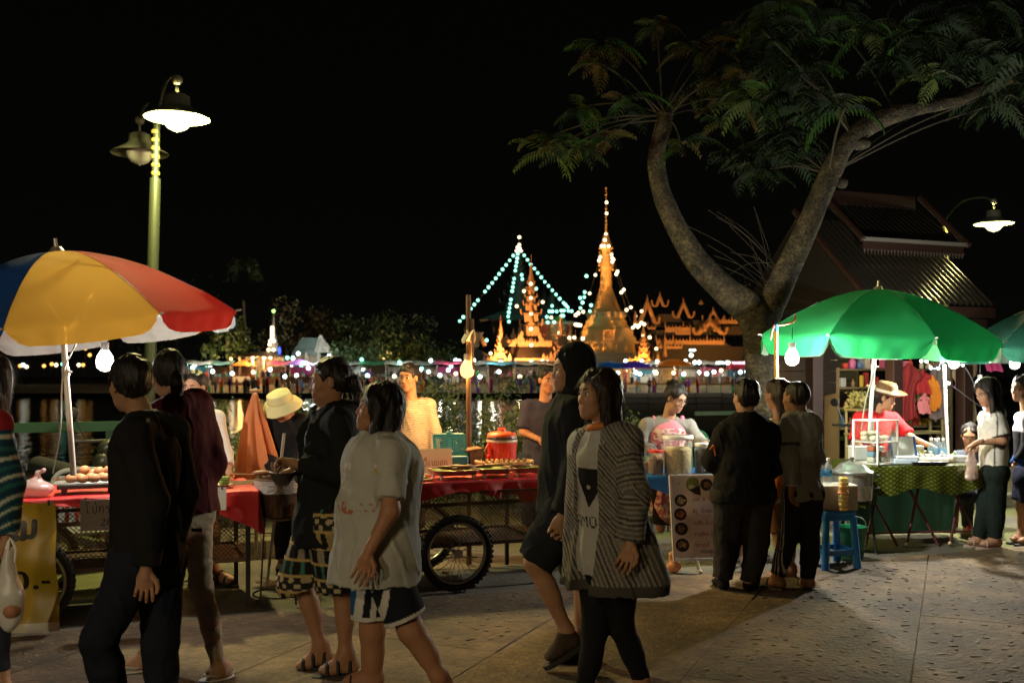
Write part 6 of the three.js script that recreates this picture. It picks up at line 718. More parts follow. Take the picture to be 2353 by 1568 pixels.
// ------------------------------------------------------------------ steamed food table under the green parasol
{ const b = V3(at(2110, 0, 9.25).x, 0, -9.25), t = thing('folding_table', 'folding table under a green patterned sheet with a glass food case', 'table', b, 0.12), y = 0.725, leg = M([0.1, 0.02, 0.02], 0.6); obj('tabletop', rbox(1.1, 0.03, 0.7, 0.008, 0, y, -0.2), mWoodRaw, t);
  for (const x of [-0.42, -0.02, 0.4]) { obj('leg', bar([x - 0.16, 0, 0.12], [x + 0.12, y - 0.02, -0.1], 0.012, 6), leg, t); obj('leg', bar([x + 0.16, 0, 0.1], [x - 0.12, y - 0.02, -0.12], 0.012, 6), leg, t); } obj('brace', bar([-0.6, 0.12, 0.1], [0.55, 0.12, 0.08], 0.01, 6), leg, t); for (const x of [-0.58, -0.18, 0.24]) obj('foot', sph(0.018, x + (x > 0 ? 0 : 0), 0.018, 0.12, 8), M([0.6, 0.5, 0.3], 0.6), t);
  const pc = dtex(256, (u, v) => { const q = tn(u, v, 32, 12, 2), k = (Math.sin(u * 100) * Math.sin(v * 100)) > 0.2; return k ? [0.5, 0.5, 0.27] : [0.3, 0.34, 0.13]; }, true, [1.1, 0.7]);
  const c = obj('green_sheet', drape(-0.58, 0.56, -0.56, 0.16, 0.744, 0.27, 6, s => 0.9 + 0.12 * Math.sin(s * 11) + (s < 0.06 ? 0.35 : 0), 60), MP([0.55, 0.6, 0.42], 0.25, { map: pc, clearcoat: 0.3 })); c.position.copy(b); c.rotation.y = 0.12; tag(c, 'shiny green patterned plastic sheet hanging over the steamed food table', 'tablecloth');
  const net = obj('shade_net', grid(20, 10, (s, tt) => [(s - 0.5) * 1.05, 0.03 + tt * 0.5, -0.42 + 0.03 * Math.sin(s * 20)]), MP([0.03, 0.09, 0.06], 0.9, { transmission: 0.3, thickness: 0 })); net.position.copy(b); tag(net, 'dark green shade net hanging behind the legs of the steamed food table', 'net');
  const on = (x, z, yy = 0.748) => V3(x, yy, z).applyAxisAngle(V3(0, 1, 0), 0.12).add(b);
  { const o = thing('food_case', 'small glass food case with white frame and shelves of buns', 'display case', on(-0.42, 0.0), 0.55), w = 0.27, h = 0.40, d = 0.27, fr = M([0.75, 0.75, 0.72], 0.35), pane = MP([0.95, 0.97, 0.96], 0.04, { transmission: 1, thickness: 0 }); for (const x of [-1, 1]) for (const z of [-1, 1]) obj('post', box(0.016, h, 0.016, x * w / 2, h / 2, z * d / 2), fr, o); for (const yy of [0.006, h * 0.5, h]) obj('shelf', rbox(w + 0.02, 0.01, d + 0.02, 0.003, 0, yy, 0), yy === h ? fr : MP([0.7, 0.72, 0.7], 0.3, { transmission: 0.4, thickness: 0 }), o); for (const s of [-1, 1]) { obj('glass_pane', box(w - 0.02, h - 0.02, 0.003, 0, h / 2, s * d / 2), pane, o); obj('glass_pane', box(0.003, h - 0.02, d - 0.02, s * w / 2, h / 2, 0), pane, o); } for (let i = 0; i < 9; i++) obj('bun', sph(0.036, -0.08 + (i % 3) * 0.08, h * 0.5 + 0.035 + Math.floor(i / 6) * 0.04, -0.06 + (Math.floor(i / 3) % 2) * 0.1, 10, 1, 0.75, 1), M([0.6, 0.55, 0.42], 0.6), o); for (let i = 0; i < 5; i++) obj('food_pack', rbox(0.09, 0.05, 0.08, 0.015, -0.06 + (i % 2) * 0.12, 0.04 + Math.floor(i / 2) * 0.05, 0.02), M(pick([[0.5, 0.5, 0.45], [0.4, 0.12, 0.06], [0.15, 0.3, 0.4]]), 0.6), o); }
  const mk1 = (x, z, label, f) => { const o = thing('food_box', label, 'box', on(x, z), rr(-0.2, 0.2)); f(o); };
  mk1(-0.12, -0.02, 'white note sheet propped on a blue board on the steamed food table', o => { obj('board', box(0.26, 0.24, 0.012, 0, 0.125, -0.03, 0, -0.25), M([0.02, 0.12, 0.45], 0.5), o); obj('sheet', box(0.21, 0.2, 0.003, -0.005, 0.14, -0.02, 0, -0.25), M([0.7, 0.72, 0.7], 0.8), o); });
  mk1(-0.18, 0.08, 'blue and white foam tray in front of the note sheet', o => { obj('tray', rbox(0.22, 0.05, 0.14, 0.015, 0, 0.026, 0), M([0.5, 0.62, 0.75], 0.6), o); obj('lid', rbox(0.2, 0.02, 0.12, 0.008, 0.02, 0.062, 0), M([0.7, 0.75, 0.78], 0.6), o); });
  for (let i = 0; i < 5; i++) mk1(0.08 + (i % 3) * 0.11, -0.02 + Math.floor(i / 3) * 0.1, 'pale wrapped bun packet on the steamed food table', o => { o.userData.group = 'wrapped buns'; const g = rbox(0.11, 0.045, 0.08, 0.02, 0, 0.024, 0); obj('packet', g, MP([0.62, 0.58, 0.45], 0.4), o); obj('label_strip', box(0.03, 0.002, 0.07, 0, 0.0475, 0), M([0.5, 0.5, 0.2], 0.6), o); });
  mk1(0.2, -0.38, 'yellow and white carton behind the wrapped buns', o => { obj('carton', rbox(0.1, 0.13, 0.08, 0.005, 0, 0.066, 0), M([0.7, 0.68, 0.55], 0.6), o); obj('print_band', box(0.102, 0.05, 0.082, 0, 0.06, 0), M([0.65, 0.5, 0.05], 0.6), o); });
  const bottle = (p, label, c) => { const o = thing('water_bottle', label, 'bottle', p, 0, 'water bottles'); obj('bottle', lathe([[0.001, 0.001], [0.03, 0.002], [0.032, 0.01], [0.03, 0.06], [0.032, 0.12], [0.028, 0.15], [0.014, 0.178], [0.013, 0.192]], 20), MP([0.85, 0.92, 0.95], 0.06, { transmission: 0.85, thickness: 0 }), o); obj('label_band', lathe([[0.0325, 0.065], [0.0328, 0.067], [0.0328, 0.112], [0.0325, 0.114]], 20), M(c, 0.5), o); obj('cap', cyl(0.0145, 0.0145, 0.02, 0, 0.2, 0, 14), M([0.8, 0.82, 0.82], 0.5), o); };
  for (let i = 0; i < 4; i++) bottle(on(0.3 + (i % 2) * 0.075, -0.3 + Math.floor(i / 2) * 0.08), 'small water bottle standing among the goods on the steamed food table', [0.2, 0.4, 0.6]);
  { const o = thing('clear_bag', 'clear bag of pink food hanging from the edge of the steamed food table', 'plastic bag', at(2232, 1045, 9.05)); const ps = [ecap(V3(0, -0.2, 0), V3(0, -0.06, 0), [0.06, 0.035], [0.055, 0.02], V3(1, 0, 0)), cap(V3(-0.03, -0.06, 0), V3(-0.015, 0.04, 0), 0.014, 0.006), cap(V3(0.03, -0.06, 0), V3(0.015, 0.04, 0), 0.014, 0.006)], [lo, hi] = bounds(ps); obj('bag', nets((x, y, z) => field(ps, 0.04)(x, y, z) + 0.016 * fbm(x * 26, y * 14, z * 26), lo, hi, 0.006), MP([0.8, 0.7, 0.66], 0.25, { transmission: 0.5, thickness: 0 }), o); obj('filling', sph(0.042, 0, -0.17, 0, 10, 1, 1, 0.7), M([0.5, 0.16, 0.1], 0.6), o); }
  for (let i = 0; i < 9; i++) { const q = thing('food_bag', 'small clear bag of steamed snacks piled on the steamed food table', 'plastic bag', on(-0.02 + (i % 5) * 0.11 + rr(-0.02, 0.02), -0.12 - Math.floor(i / 5) * 0.12), rr(0, 6), 'snack bags'); const g = sph(0.05, 0, 0.034, 0, 12, 1.1, 0.65, 0.9), a = g.attributes.position; for (let k = 0; k < a.count; k++) { const n = 1 + 0.3 * noise(a.getX(k) * 40 + i, a.getY(k) * 40, a.getZ(k) * 40); a.setXYZ(k, a.getX(k) * n, Math.max(0.001, a.getY(k) * n), a.getZ(k) * n); } g.computeVertexNormals(); obj('bag', g, MP(pick([[0.7, 0.68, 0.6], [0.62, 0.55, 0.3], [0.6, 0.65, 0.7], [0.35, 0.45, 0.2]]), 0.3, { transmission: 0.3, thickness: 0, clearcoat: 0.4 }), q); obj('knot', mv(new THREE.ConeGeometry(0.016, 0.04, 7), 0.01, 0.075, 0, Math.PI), MP([0.75, 0.75, 0.72], 0.3), q); }
  for (const [x, z, w, h, c, l] of [[-0.3, -0.42, 0.3, 0.12, [0.6, 0.6, 0.58], 'white foam box behind the glass food case'], [0.42, -0.08, 0.16, 0.05, [0.55, 0.57, 0.6], 'steel tray at the end of the steamed food table'], [0.02, 0.1, 0.34, 0.018, [0.03, 0.03, 0.035], 'black tray along the front of the steamed food table']]) { const q = thing('food_box', l, 'box', on(x, z), 0.12); obj('base', rbox(w, h, 0.16, 0.006, 0, h / 2 + 0.001, 0), M(c, 0.5), q); obj('rim', rbox(w + 0.012, 0.008, 0.172, 0.003, 0, h + 0.003, 0), M(c.map(v => v * 1.15), 0.4), q); }
  // steamer on its stove, stool with box, bottles and bagged fruit
  { const p = at(1958, 1300, 8.85); p.y = 0; const s = thing('gas_stove', 'low dark gas ring stand under the steamer pot', 'stove', p); for (let i = 0; i < 3; i++) { const a = i * 2.094 + 0.4; obj('leg', bar([Math.cos(a) * 0.2, 0, Math.sin(a) * 0.2], [Math.cos(a) * 0.15, 0.44, Math.sin(a) * 0.15], 0.012, 6), mDarkIron, s); } obj('burner_ring', ring(0.15, 0.014, 0, 0.44, 0, 28, 8), mDarkIron, s);
    const o = thing('steamer_pot', 'shiny two tier aluminium steamer pot with a domed lid', 'pot', V3(p.x, 0.456, p.z)), al = M([0.62, 0.64, 0.62], 0.28, { metalness: 0.85, roughnessMap: rep(T.grain, 3, 3) }); obj('lower_tier', lathe([[0.001, 0], [0.165, 0], [0.172, 0.02], [0.178, 0.125], [0.184, 0.128], [0.184, 0.136]], 48), al, o); obj('upper_tier', lathe([[0.172, 0.137], [0.176, 0.14], [0.176, 0.235], [0.187, 0.24], [0.187, 0.25]], 48), al, o); obj('lid', lathe([[0.186, 0.251], [0.184, 0.262], [0.15, 0.275], [0.145, 0.285], [0.11, 0.315], [0.105, 0.325], [0.05, 0.345], [0.001, 0.348]], 48), al, o); obj('knob', [cyl(0.018, 0.012, 0.02, 0, 0.358, 0, 12), sph(0.02, 0, 0.372, 0, 10, 1, 0.5, 1)], mDarkIron, o); obj('lid_sticker', box(0.07, 0.045, 0.004, -0.04, 0.07, 0.174), M([0.4, 0.05, 0.08], 0.6), o); for (const yy of [0.1, 0.21]) obj('handle', tube([[0.178, yy, 0.04], [0.225, yy + 0.01, 0.03], [0.225, yy + 0.01, -0.03], [0.178, yy, -0.04]], 0.007, 8), mDarkIron, o); }
  { const p = at(1910, 1300, 8.2); p.y = 0; const bl = MP([0.012, 0.19, 0.55], 0.35, { clearcoat: 0.2 }), o = thing('plastic_stool', 'blue plastic stool carrying a cardboard box', 'stool', p, 0.25); obj('seat', [rbox(0.29, 0.035, 0.29, 0.015, 0, 0.45, 0), rbox(0.27, 0.06, 0.27, 0.015, 0, 0.415, 0)], bl, o); for (const x of [-1, 1]) for (const z of [-1, 1]) obj('leg', mv(new THREE.CylinderGeometry(0.026, 0.032, 0.42, 6), x * 0.135, 0.21, z * 0.135, z * -0.06, 0, x * 0.06), bl, o); for (const s of [-1, 1]) { obj('stretcher', rbox(0.27, 0.045, 0.012, 0.004, 0, 0.13, s * 0.142), bl, o); obj('stretcher', rbox(0.012, 0.045, 0.27, 0.004, s * 0.142, 0.13, 0), bl, o); }
    const q = thing('cardboard_box', 'grey cardboard box standing on the blue stool', 'box', V3(p.x - 0.0, 0.469, p.z), 0.12), cb = M([0.34, 0.3, 0.24], 0.85); obj('carton', rbox(0.34, 0.2, 0.25, 0.004, 0, 0.101, 0), cb, q); obj('top_flap', box(0.34, 0.004, 0.12, 0, 0.204, 0.06, 0, 0.06), cb, q);
    for (const x of [-0.1, -0.03]) bottle(V3(p.x + x, 0.676, p.z + 0.02), 'small water bottle with a blue label on the cardboard box', [0.05, 0.3, 0.65]);
    const fr = thing('fruit_bag', 'clear upright bag of sliced yellow pineapple tied at its waist', 'bag of fruit', V3(p.x + 0.045, 0.47, p.z + 0.165)); for (let i = 0; i < 8; i++) obj('fruit_slice', rbox(0.062, 0.03, 0.05, 0.012, rr(-0.005, 0.005), 0.02 + i * 0.034, rr(-0.004, 0.004), rr(-0.3, 0.3)), M([[0.62, 0.42, 0.05], [0.6, 0.25, 0.03], [0.66, 0.5, 0.1]][i === 4 || i === 5 ? 1 : i % 2 * 2], 0.45), fr); obj('bag', lathe([[0.02, 0.0], [0.04, 0.01], [0.043, 0.14], [0.039, 0.15], [0.043, 0.16], [0.042, 0.27], [0.03, 0.285]], 18), MP([0.95, 0.93, 0.8], 0.1, { transmission: 0.85, thickness: 0 }), fr); obj('rubber_band', ring(0.042, 0.004, 0, 0.15, 0, 20, 6), M([0.5, 0.2, 0.12], 0.6), fr);
    const gb = thing('green_bucket', 'dark green plastic bucket behind the blue stool', 'bucket', at(1957, 1285, 8.5).setY(0)); obj('tub', thick(lathe([[0.001, 0.003], [0.095, 0.003], [0.12, 0.27], [0.13, 0.275]], 28), 0.003), MP([0.01, 0.17, 0.07], 0.4), gb); obj('handle', tube([[-0.12, 0.26, 0], [-0.1, 0.33, 0.03], [0, 0.37, 0.05], [0.1, 0.33, 0.03], [0.12, 0.26, 0]], 0.004, 6), mSteel, gb); }
  { const p = at(2186, 1150, 10.0); p.y = 0; const o = thing('white_pole', 'slanting white pole behind the steamed food table', 'pole', p); obj('rod', bar([0, 0, 0], at(2169, 838, 10.0).sub(p), 0.016, 10), M([0.7, 0.72, 0.72], 0.4), o); }
}
// ------------------------------------------------------------------ people: one continuous body each, hair and clothes as children
const UP = V3(0, 1, 0);
T.hairB = dtex(256, (u, v) => 0.5 + 0.22 * Math.sin(6.2832 * (u * 60 + 2.5 * tn(u, v, 3, 2))) + 0.25 * Math.sin(6.2832 * (u * 23 + 1.5 * tn(u, v, 2, 5))), false, [3.5, 0.8]);
const skinM = new THREE.MeshPhysicalMaterial({ color: 0xffffff, vertexColors: true, roughness: 0.55, specularIntensity: 0.6, side: THREE.DoubleSide, bumpMap: rep(T.grainB, 12, 12), bumpScale: 0.0006 });
const clothM = new THREE.MeshPhysicalMaterial({ color: 0xffffff, vertexColors: true, roughness: 0.88, side: THREE.DoubleSide, specularIntensity: 0.25, bumpMap: rep(T.grainB, 14, 14), bumpScale: 0.0012 });
const hairM = new THREE.MeshPhysicalMaterial({ color: rgb(0.009, 0.007, 0.006), roughness: 0.5, specularIntensity: 0.7, side: THREE.DoubleSide, bumpMap: T.hairB, bumpScale: 0.0022 });
const hairBrown = new THREE.MeshPhysicalMaterial({ color: rgb(0.018, 0.010, 0.007), roughness: 0.5, specularIntensity: 0.7, side: THREE.DoubleSide, bumpMap: T.hairB, bumpScale: 0.0022 });
const eyeW = M([0.5, 0.47, 0.42], 0.2), eyeD = M([0.012, 0.008, 0.006], 0.1);
function orth(D, N) { const n = N.clone().addScaledVector(D, -N.dot(D)); return n.lengthSq() < 1e-6 ? V3(0, 0, 1).addScaledVector(D, -D.z).normalize() : n.normalize(); }
function handGeo(w, tip, N, curl, side, sc, cellS, col) {
  const D = tip.clone().sub(w).normalize(), n = orth(D, N), S = D.clone().cross(n).multiplyScalar(side), P = (a, b, c) => w.clone().addScaledVector(S, a * sc).addScaledVector(D, b * sc).addScaledVector(n, c * sc), ps = [];
  ps.push(cap(P(0, -0.03, 0), P(0, 0.03, 0), 0.025 * sc, 0.024 * sc), ell(P(0.001, 0.048, 0), [0.039 * sc, 0.048 * sc, 0.0155 * sc], [S, D, n]));
  const palm = field([...ps], 0.02), fs = [];
  [[0.0315, 0.072], [0.0108, 0.080], [-0.0102, 0.074], [-0.0305, 0.058]].forEach(([s, L], j) => { const c = curl * (1 + j * 0.12), a = P(s, 0.085 - Math.abs(s) * 0.18, 0), d1 = D.clone().multiplyScalar(Math.cos(c * 0.8)).addScaledVector(n, Math.sin(c * 0.8)).addScaledVector(S, s * 4.2).normalize(), b = a.clone().addScaledVector(d1, L * 0.46 * sc), d2 = D.clone().multiplyScalar(Math.cos(c * 2)).addScaledVector(n, Math.sin(c * 2)).addScaledVector(S, s * 3).normalize(), e = b.clone().addScaledVector(d2, L * 0.32 * sc), d3 = D.clone().multiplyScalar(Math.cos(c * 2.7)).addScaledVector(n, Math.sin(c * 2.7)).normalize(), g = e.clone().addScaledVector(d3, L * 0.24 * sc); fs.push(field([cap(P(s * 0.8, 0.05, 0), a, 0.0095 * sc, 0.0086 * sc), cap(a, b, 0.0086 * sc, 0.008 * sc), cap(b, e, 0.008 * sc, 0.0073 * sc), cap(e, g, 0.0073 * sc, 0.0062 * sc)], 0.004)); ps.push(cap(a, g, 0.01, 0.01), cap(a, b, 0.01, 0.01), cap(b, e, 0.01)); });
  const t0 = P(0.02, 0.02, 0.004), t1 = P(0.048, 0.05, 0.012), t2 = P(0.056, 0.078, 0.02 + 0.012 * curl), t3 = P(0.052, 0.098, 0.026 + 0.02 * curl); fs.push(field([cap(t0, t1, 0.014 * sc, 0.0115 * sc), cap(t1, t2, 0.0108 * sc, 0.0095 * sc), cap(t2, t3, 0.0095 * sc, 0.0075 * sc)], 0.006)); ps.push(cap(t0, t3, 0.014), cap(t1, t2, 0.012));
  const [lo, hi] = bounds(ps, 0.008); return nets((x, y, z) => { let d = palm(x, y, z); for (const f of fs) d = smin(d, f(x, y, z), 0.0022); return d; }, lo, hi, cellS, col);
}
const footPrims = (a, t, r = 1, toes = false) => { const h = V3(a.x, Math.max(t.y, a.y - 0.075), a.z), dir = t.clone().sub(h).normalize(), back = h.clone().addScaledVector(dir, -0.035), ball = t.clone().addScaledVector(dir, -0.07); const S = dir.clone().cross(UP).normalize(); const ps = [cap(a, back.clone().add(V3(0, 0.012, 0)), 0.036 * r, 0.03 * r), cap(back, ball, 0.03 * r, 0.03 * r), cap(a, ball, 0.034 * r, 0.026 * r), ecap(ball.clone().addScaledVector(dir, -0.02), t.clone().addScaledVector(dir, -0.02), [0.042 * r, 0.024 * r], [0.036 * r, 0.016 * r], S)]; return { ps, h, back, ball, dir, S }; };
let personN = 0;
function person(S) {
  const q = S.cell ?? 0.013, k = ++personN, d = S.d, b3 = a => at(a[0], a[1], d + (a[2] || 0));
  const pelW = b3(S.pel), base = V3(pelW.x, S.y0 ?? 0, pelW.z), J = {}, loc = a => b3(a).sub(base);
  for (const n of ['sh', 'el', 'wr', 'fi', 'kn', 'an', 'to']) J[n] = S[n].map(a => a && loc(a));
  J.head = loc(S.head); J.pel = loc(S.pel);
  for (const n of ['an', 'to']) for (const p of J[n]) if (n === 'to' && S.flat !== false && !S.air?.[J[n].indexOf(p)]) p.y = 0.035 - (S.y0 ?? 0) + (S.lift ?? 0);
  const o = thing('person', S.label, 'person', base), R = J.sh[1].clone().sub(J.sh[0]); R.y = 0; R.normalize();
  const w = S.w ?? 1, f = V3(...S.f).normalize(), r = f.clone().cross(S.up ? V3(...S.up) : UP).normalize(), U = r.clone().cross(f), hs = S.hs ?? 1, B = [r, U, f];
  const tf = R.clone().cross(UP); if (tf.dot(V3(f.x, 0, f.z)) < 0) tf.negate();
  const H = (x, y, z) => J.head.clone().addScaledVector(r, x * hs).addScaledVector(U, y * hs).addScaledVector(f, z * hs);
  J.neck = S.neck ? loc(S.neck) : J.sh[0].clone().lerp(J.sh[1], 0.5).add(V3(0, 0.03, 0)).addScaledVector(tf, -0.015);
  J.hip = [-1, 1].map(s => J.pel.clone().addScaledVector(R, s * 0.085 * w)); J.waist = J.pel.clone().lerp(J.neck, 0.34); J.chest = J.pel.clone().lerp(J.neck, 0.76);
  const sk = S.skin ?? [0.30, 0.155, 0.085], col = (p, n) => { const v = 1 + 0.14 * fbm(p.x * 14, p.y * 14, p.z * 14); return [sk[0] * v, sk[1] * v, sk[2] * v]; };
  const headCol = (p, n) => { const c = col(p, n), l = p.clone().sub(J.head), x = l.dot(r) / hs, y = l.dot(U) / hs, z = l.dot(f) / hs; const lip = Math.exp(-(((x / 0.024) ** 2) + ((y + 0.062) / 0.011) ** 2)) * (z > 0.07 ? 1 : 0), ck = Math.exp(-(((Math.abs(x) - 0.042) / 0.025) ** 2 + ((y + 0.02) / 0.025) ** 2)) * (z > 0.03 ? 0.25 : 0); return [c[0] * (1 - 0.12 * lip + 0.06 * ck), c[1] * (1 - 0.5 * lip - 0.15 * ck), c[2] * (1 - 0.42 * lip - 0.1 * ck)]; };
  // --- body
  const ctx = { J, R, tf, H, r, U, f, w, base, loc, o, S, hs };
  ctx.torso = (inf, ww = w, dd = 1) => [ecap(J.pel.clone().add(V3(0, -0.02, 0)), J.waist, [0.155 * ww + inf, 0.108 * dd * ww + inf], [0.128 * ww + inf, 0.094 * dd * ww + inf], R), ecap(J.waist, J.chest, [0.13 * ww + inf, 0.095 * dd * ww + inf], [0.152 * ww + inf, 0.108 * dd * ww + inf], R), cap(J.sh[0], J.sh[1], 0.044 + inf * 0.6, 0.044 + inf * 0.6), cap(J.sh[0].clone().add(V3(0, 0.0, 0)), J.neck, 0.036 + inf * 0.6, 0.055 + inf * 0.6), cap(J.sh[1], J.neck, 0.036 + inf * 0.6, 0.055 + inf * 0.6)];
  ctx.arm = (i, inf, t = 2) => { const a = [], e = t < 1 ? J.sh[i].clone().lerp(J.el[i], t) : J.el[i], aw = 0.5 + 0.5 * w; a.push(cap(J.sh[i], e, 0.046 * aw + inf * 0.75, mix(0.05, 0.04, Math.min(1, t)) * aw + inf)); if (t > 1) a.push(cap(J.el[i], J.el[i].clone().lerp(J.wr[i], t - 1), 0.04 * aw + inf, mix(0.04, 0.029, t - 1) * aw + inf)); return a; };
  ctx.leg = (i, inf, t = 2, fl = 0) => { const a = [], e = t < 1 ? J.hip[i].clone().lerp(J.kn[i], t) : J.kn[i], lw = 0.4 + 0.6 * w; a.push(cap(J.hip[i], e, 0.088 * lw + inf, mix(0.088, 0.058, Math.min(1, t)) * lw + inf + fl * Math.min(1, t))); if (t > 1) { a.push(cap(J.kn[i], J.kn[i].clone().lerp(J.an[i], t - 1), 0.056 * lw + inf + fl, mix(0.056, 0.039, t - 1) * lw + inf + fl)); const c = J.kn[i].clone().lerp(J.an[i], 0.3).addScaledVector(tf, -0.014); a.push(cap(c, J.kn[i].clone().lerp(J.an[i], 0.42 + 0.1 * (t - 1)).addScaledVector(tf, -0.012), 0.048 * lw + inf + fl * 0.6, 0.044 * lw + inf + fl * 0.6)); } return a; };
  ctx.pelvis = inf => [ecap(J.hip[0], J.hip[1], [0.09 * w + inf, 0.1 * w + inf], [0.09 * w + inf, 0.1 * w + inf], UP), ecap(J.pel, J.pel.clone().lerp(J.waist, 0.5), [0.15 * w + inf, 0.105 * w + inf], [0.135 * w + inf, 0.098 * w + inf], R)];
  const bp = [...ctx.torso(-0.012), ...ctx.pelvis(-0.015), ...ctx.arm(0, -0.004), ...ctx.arm(1, -0.004), ...ctx.leg(0, -0.004), ...ctx.leg(1, -0.004), cap(J.neck.clone().add(V3(0, -0.03, 0)), H(0, -0.045, -0.02), 0.056, 0.05)];
  const fp = [0, 1].map(i => footPrims(J.an[i], J.to[i])); if (!S.shod) bp.push(...fp[0].ps, ...fp[1].ps); else bp.push(cap(J.an[0], J.an[0].clone().add(V3(0, -0.04, 0)), 0.035), cap(J.an[1], J.an[1].clone().add(V3(0, -0.04, 0)), 0.035));
  const [lo, hi] = bounds(bp, 0.02), gs = [nets(field(bp, 0.035), lo, hi, q, col)];
  // --- head
  const hp = [ell(H(0, 0.036, -0.014), [0.073 * hs, 0.088 * hs, 0.094 * hs], B), ell(H(0, -0.028, 0.03), [0.058 * hs, 0.08 * hs, 0.06 * hs], B), ell(H(0, -0.07, 0.043), [0.046 * hs, 0.037 * hs, 0.043 * hs], B), ell(H(0, -0.096, 0.072), [0.02 * hs, 0.017 * hs, 0.017 * hs], B), ell(H(0, 0.032, 0.066), [0.05 * hs, 0.013 * hs, 0.018 * hs], B), cap(H(0, -0.04, -0.02), J.neck, 0.052 * hs, 0.056)];
  for (const s of [-1, 1]) hp.push(ell(H(s * 0.037, -0.018, 0.06), [0.025 * hs, 0.022 * hs, 0.022 * hs], B));
  const hf0 = field(hp, 0.028 * hs), nose = field([cap(H(0, 0.014, 0.079), H(0, -0.027, 0.0985), 0.0078 * hs, 0.0108 * hs), cap(H(-0.013, -0.033, 0.086), H(0.013, -0.033, 0.086), 0.009 * hs)], 0.012), lips = field([cap(H(-0.016, -0.0575, 0.0875), H(0.016, -0.0575, 0.0875), 0.0085 * hs), cap(H(-0.013, -0.07, 0.0865), H(0.013, -0.07, 0.0865), 0.0088 * hs)], 0.004), ears = [-1, 1].map(s => ell(H(s * 0.074, -0.004, -0.004), [0.011 * hs, 0.031 * hs, 0.019 * hs], B)), sock = [-1, 1].map(s => ell(H(s * 0.031, 0.007, 0.1), [0.019 * hs, 0.0115 * hs, 0.02 * hs], B));
  const hq = S.hq ?? 0.0058; { const L = V3(0.16, 0.16, 0.16).multiplyScalar(hs), nl = Math.min(J.head.y - 0.17, J.neck.y); gs.push(nets((x, y, z) => { let v = smin(smin(hf0(x, y, z), nose(x, y, z), 0.014), lips(x, y, z), 0.01); for (const e of ears) v = smin(v, e.f(x, y, z), 0.01); for (const e of sock) { const c = -e.f(x, y, z), h = Math.max(0.012 - Math.abs(v - c), 0) / 0.012; v = Math.max(v, c) + h * h * 0.003; } return v; }, V3(J.head.x - L.x, nl, J.head.z - L.z), J.head.clone().add(L), hq, headCol)); }
  // --- hands
  [0, 1].forEach(i => { if (!J.fi[i]) return; const side = (i === 0 ? -1 : 1) * (R.dot(r) > 0 ? 1 : -1), N = S.palm?.[i] ? V3(...S.palm[i]) : J.pel.clone().setY(0).sub(J.wr[i].clone().setY(0)); gs.push(handGeo(J.wr[i], J.fi[i], N, S.curl?.[i] ?? 0.35, S.thumb?.[i] ?? side, S.hand ?? 1, S.handq ?? 0.0055, col)); });
  obj('body', gs, skinM, o);
  // --- eyes and brows
  if (S.face !== false) for (const s of [-1, 1]) { const e = new THREE.Group(); e.name = 'eye'; o.add(e); const c = H(s * 0.031, 0.006, 0.073); obj('eyeball', sph(0.0135 * hs, c.x, c.y, c.z, 14), eyeW, e); const i = H(s * 0.031, 0.0055 - (S.look ?? 0), 0.0825); obj('iris', sph(0.0068 * hs, i.x, i.y, i.z, 10), eyeD, e); const lid = (y, z, t) => tube([H(s * 0.015, y - 0.003, z - 0.004), H(s * 0.03, y + t, z + 0.003), H(s * 0.047, y - 0.002, z - 0.011)], 0.003 * hs, 6, 10); obj('eyelid', [lid(0.0125, 0.082, 0.003), ...(S.shut ? [lid(0.007, 0.085, 0), lid(0.002, 0.084, 0)] : [])], M(sk.map(x => x * 0.75), 0.6), e); obj('eyebrow', tube([H(s * 0.012, 0.027, 0.089), H(s * 0.03, 0.032, 0.085), H(s * 0.052, 0.027, 0.066)], 0.0042 * hs, 6, 10), hairM, o); }
  // --- hair
  const hr = S.hair; if (hr) {
    const g = hr.grow ?? 0.012, ps = [ell(H(0, 0.036, -0.018), [(0.075 + g) * hs, (0.09 + g) * hs, (0.096 + g) * hs], B), hr.ears ? ell(H(0, -0.012, -0.034), [(0.064 + g * 0.6) * hs, 0.076 * hs, (0.054 + g * 0.5) * hs], B) : ell(H(0, -0.01, -0.045), [(0.068 + g * 0.8) * hs, 0.075 * hs, (0.062 + g * 0.8) * hs], B)], ex = (hr.extra ? hr.extra(ctx) : []), base2 = field(ps, 0.03), exf = ex.length ? field(ex, hr.k ?? 0.03) : null;
    const face = ell(H(0, hr.line ?? -0.042, hr.fz ?? 0.085), [0.079 * hs, (hr.fh ?? 0.112) * hs, 0.088 * hs], B), nape = hr.nape ?? -0.075, ear = hr.ears ? [-1, 1].map(s => ell(H(s * 0.08, -0.02, 0.012), [0.03 * hs, 0.045 * hs, 0.03 * hs], B)) : [];
    const [l2, h2] = bounds([...ps, ...ex], 0.02), hfun = (x, y, z) => { const px = x - J.head.x, py = y - J.head.y, pz = z - J.head.z, ly = (px * U.x + py * U.y + pz * U.z) / hs, lx = (px * r.x + py * r.y + pz * r.z) / hs, lz = (px * f.x + py * f.y + pz * f.z) / hs; let v = base2(x, y, z); if (!exf || hr.ears) v += (hr.taper ?? 0.2) * Math.max(0, 0.0 - ly) * hs; v = Math.max(v, (nape + 0.014 * noise(lx * 55, 3, lz * 55) - ly) * hs); const fd = face.f(x, y, z); v += 0.35 * Math.max(0, 0.022 - Math.max(fd, 0)); if (exf) v = smin(v, exf(x, y, z), 0.03); const gv = 0.005 * noise(lx * 85 + 9 * k, ly * 8 + lx * 12, lz * 85) + 0.011 * noise(lx * 28 + ly * 9, ly * 10, lz * 28 + k); v += gv * (hr.rough ?? 1); v = Math.max(v, -fd + 0.9 * gv); for (const e of ear) v = Math.max(v, -e.f(x, y, z)); return v; };
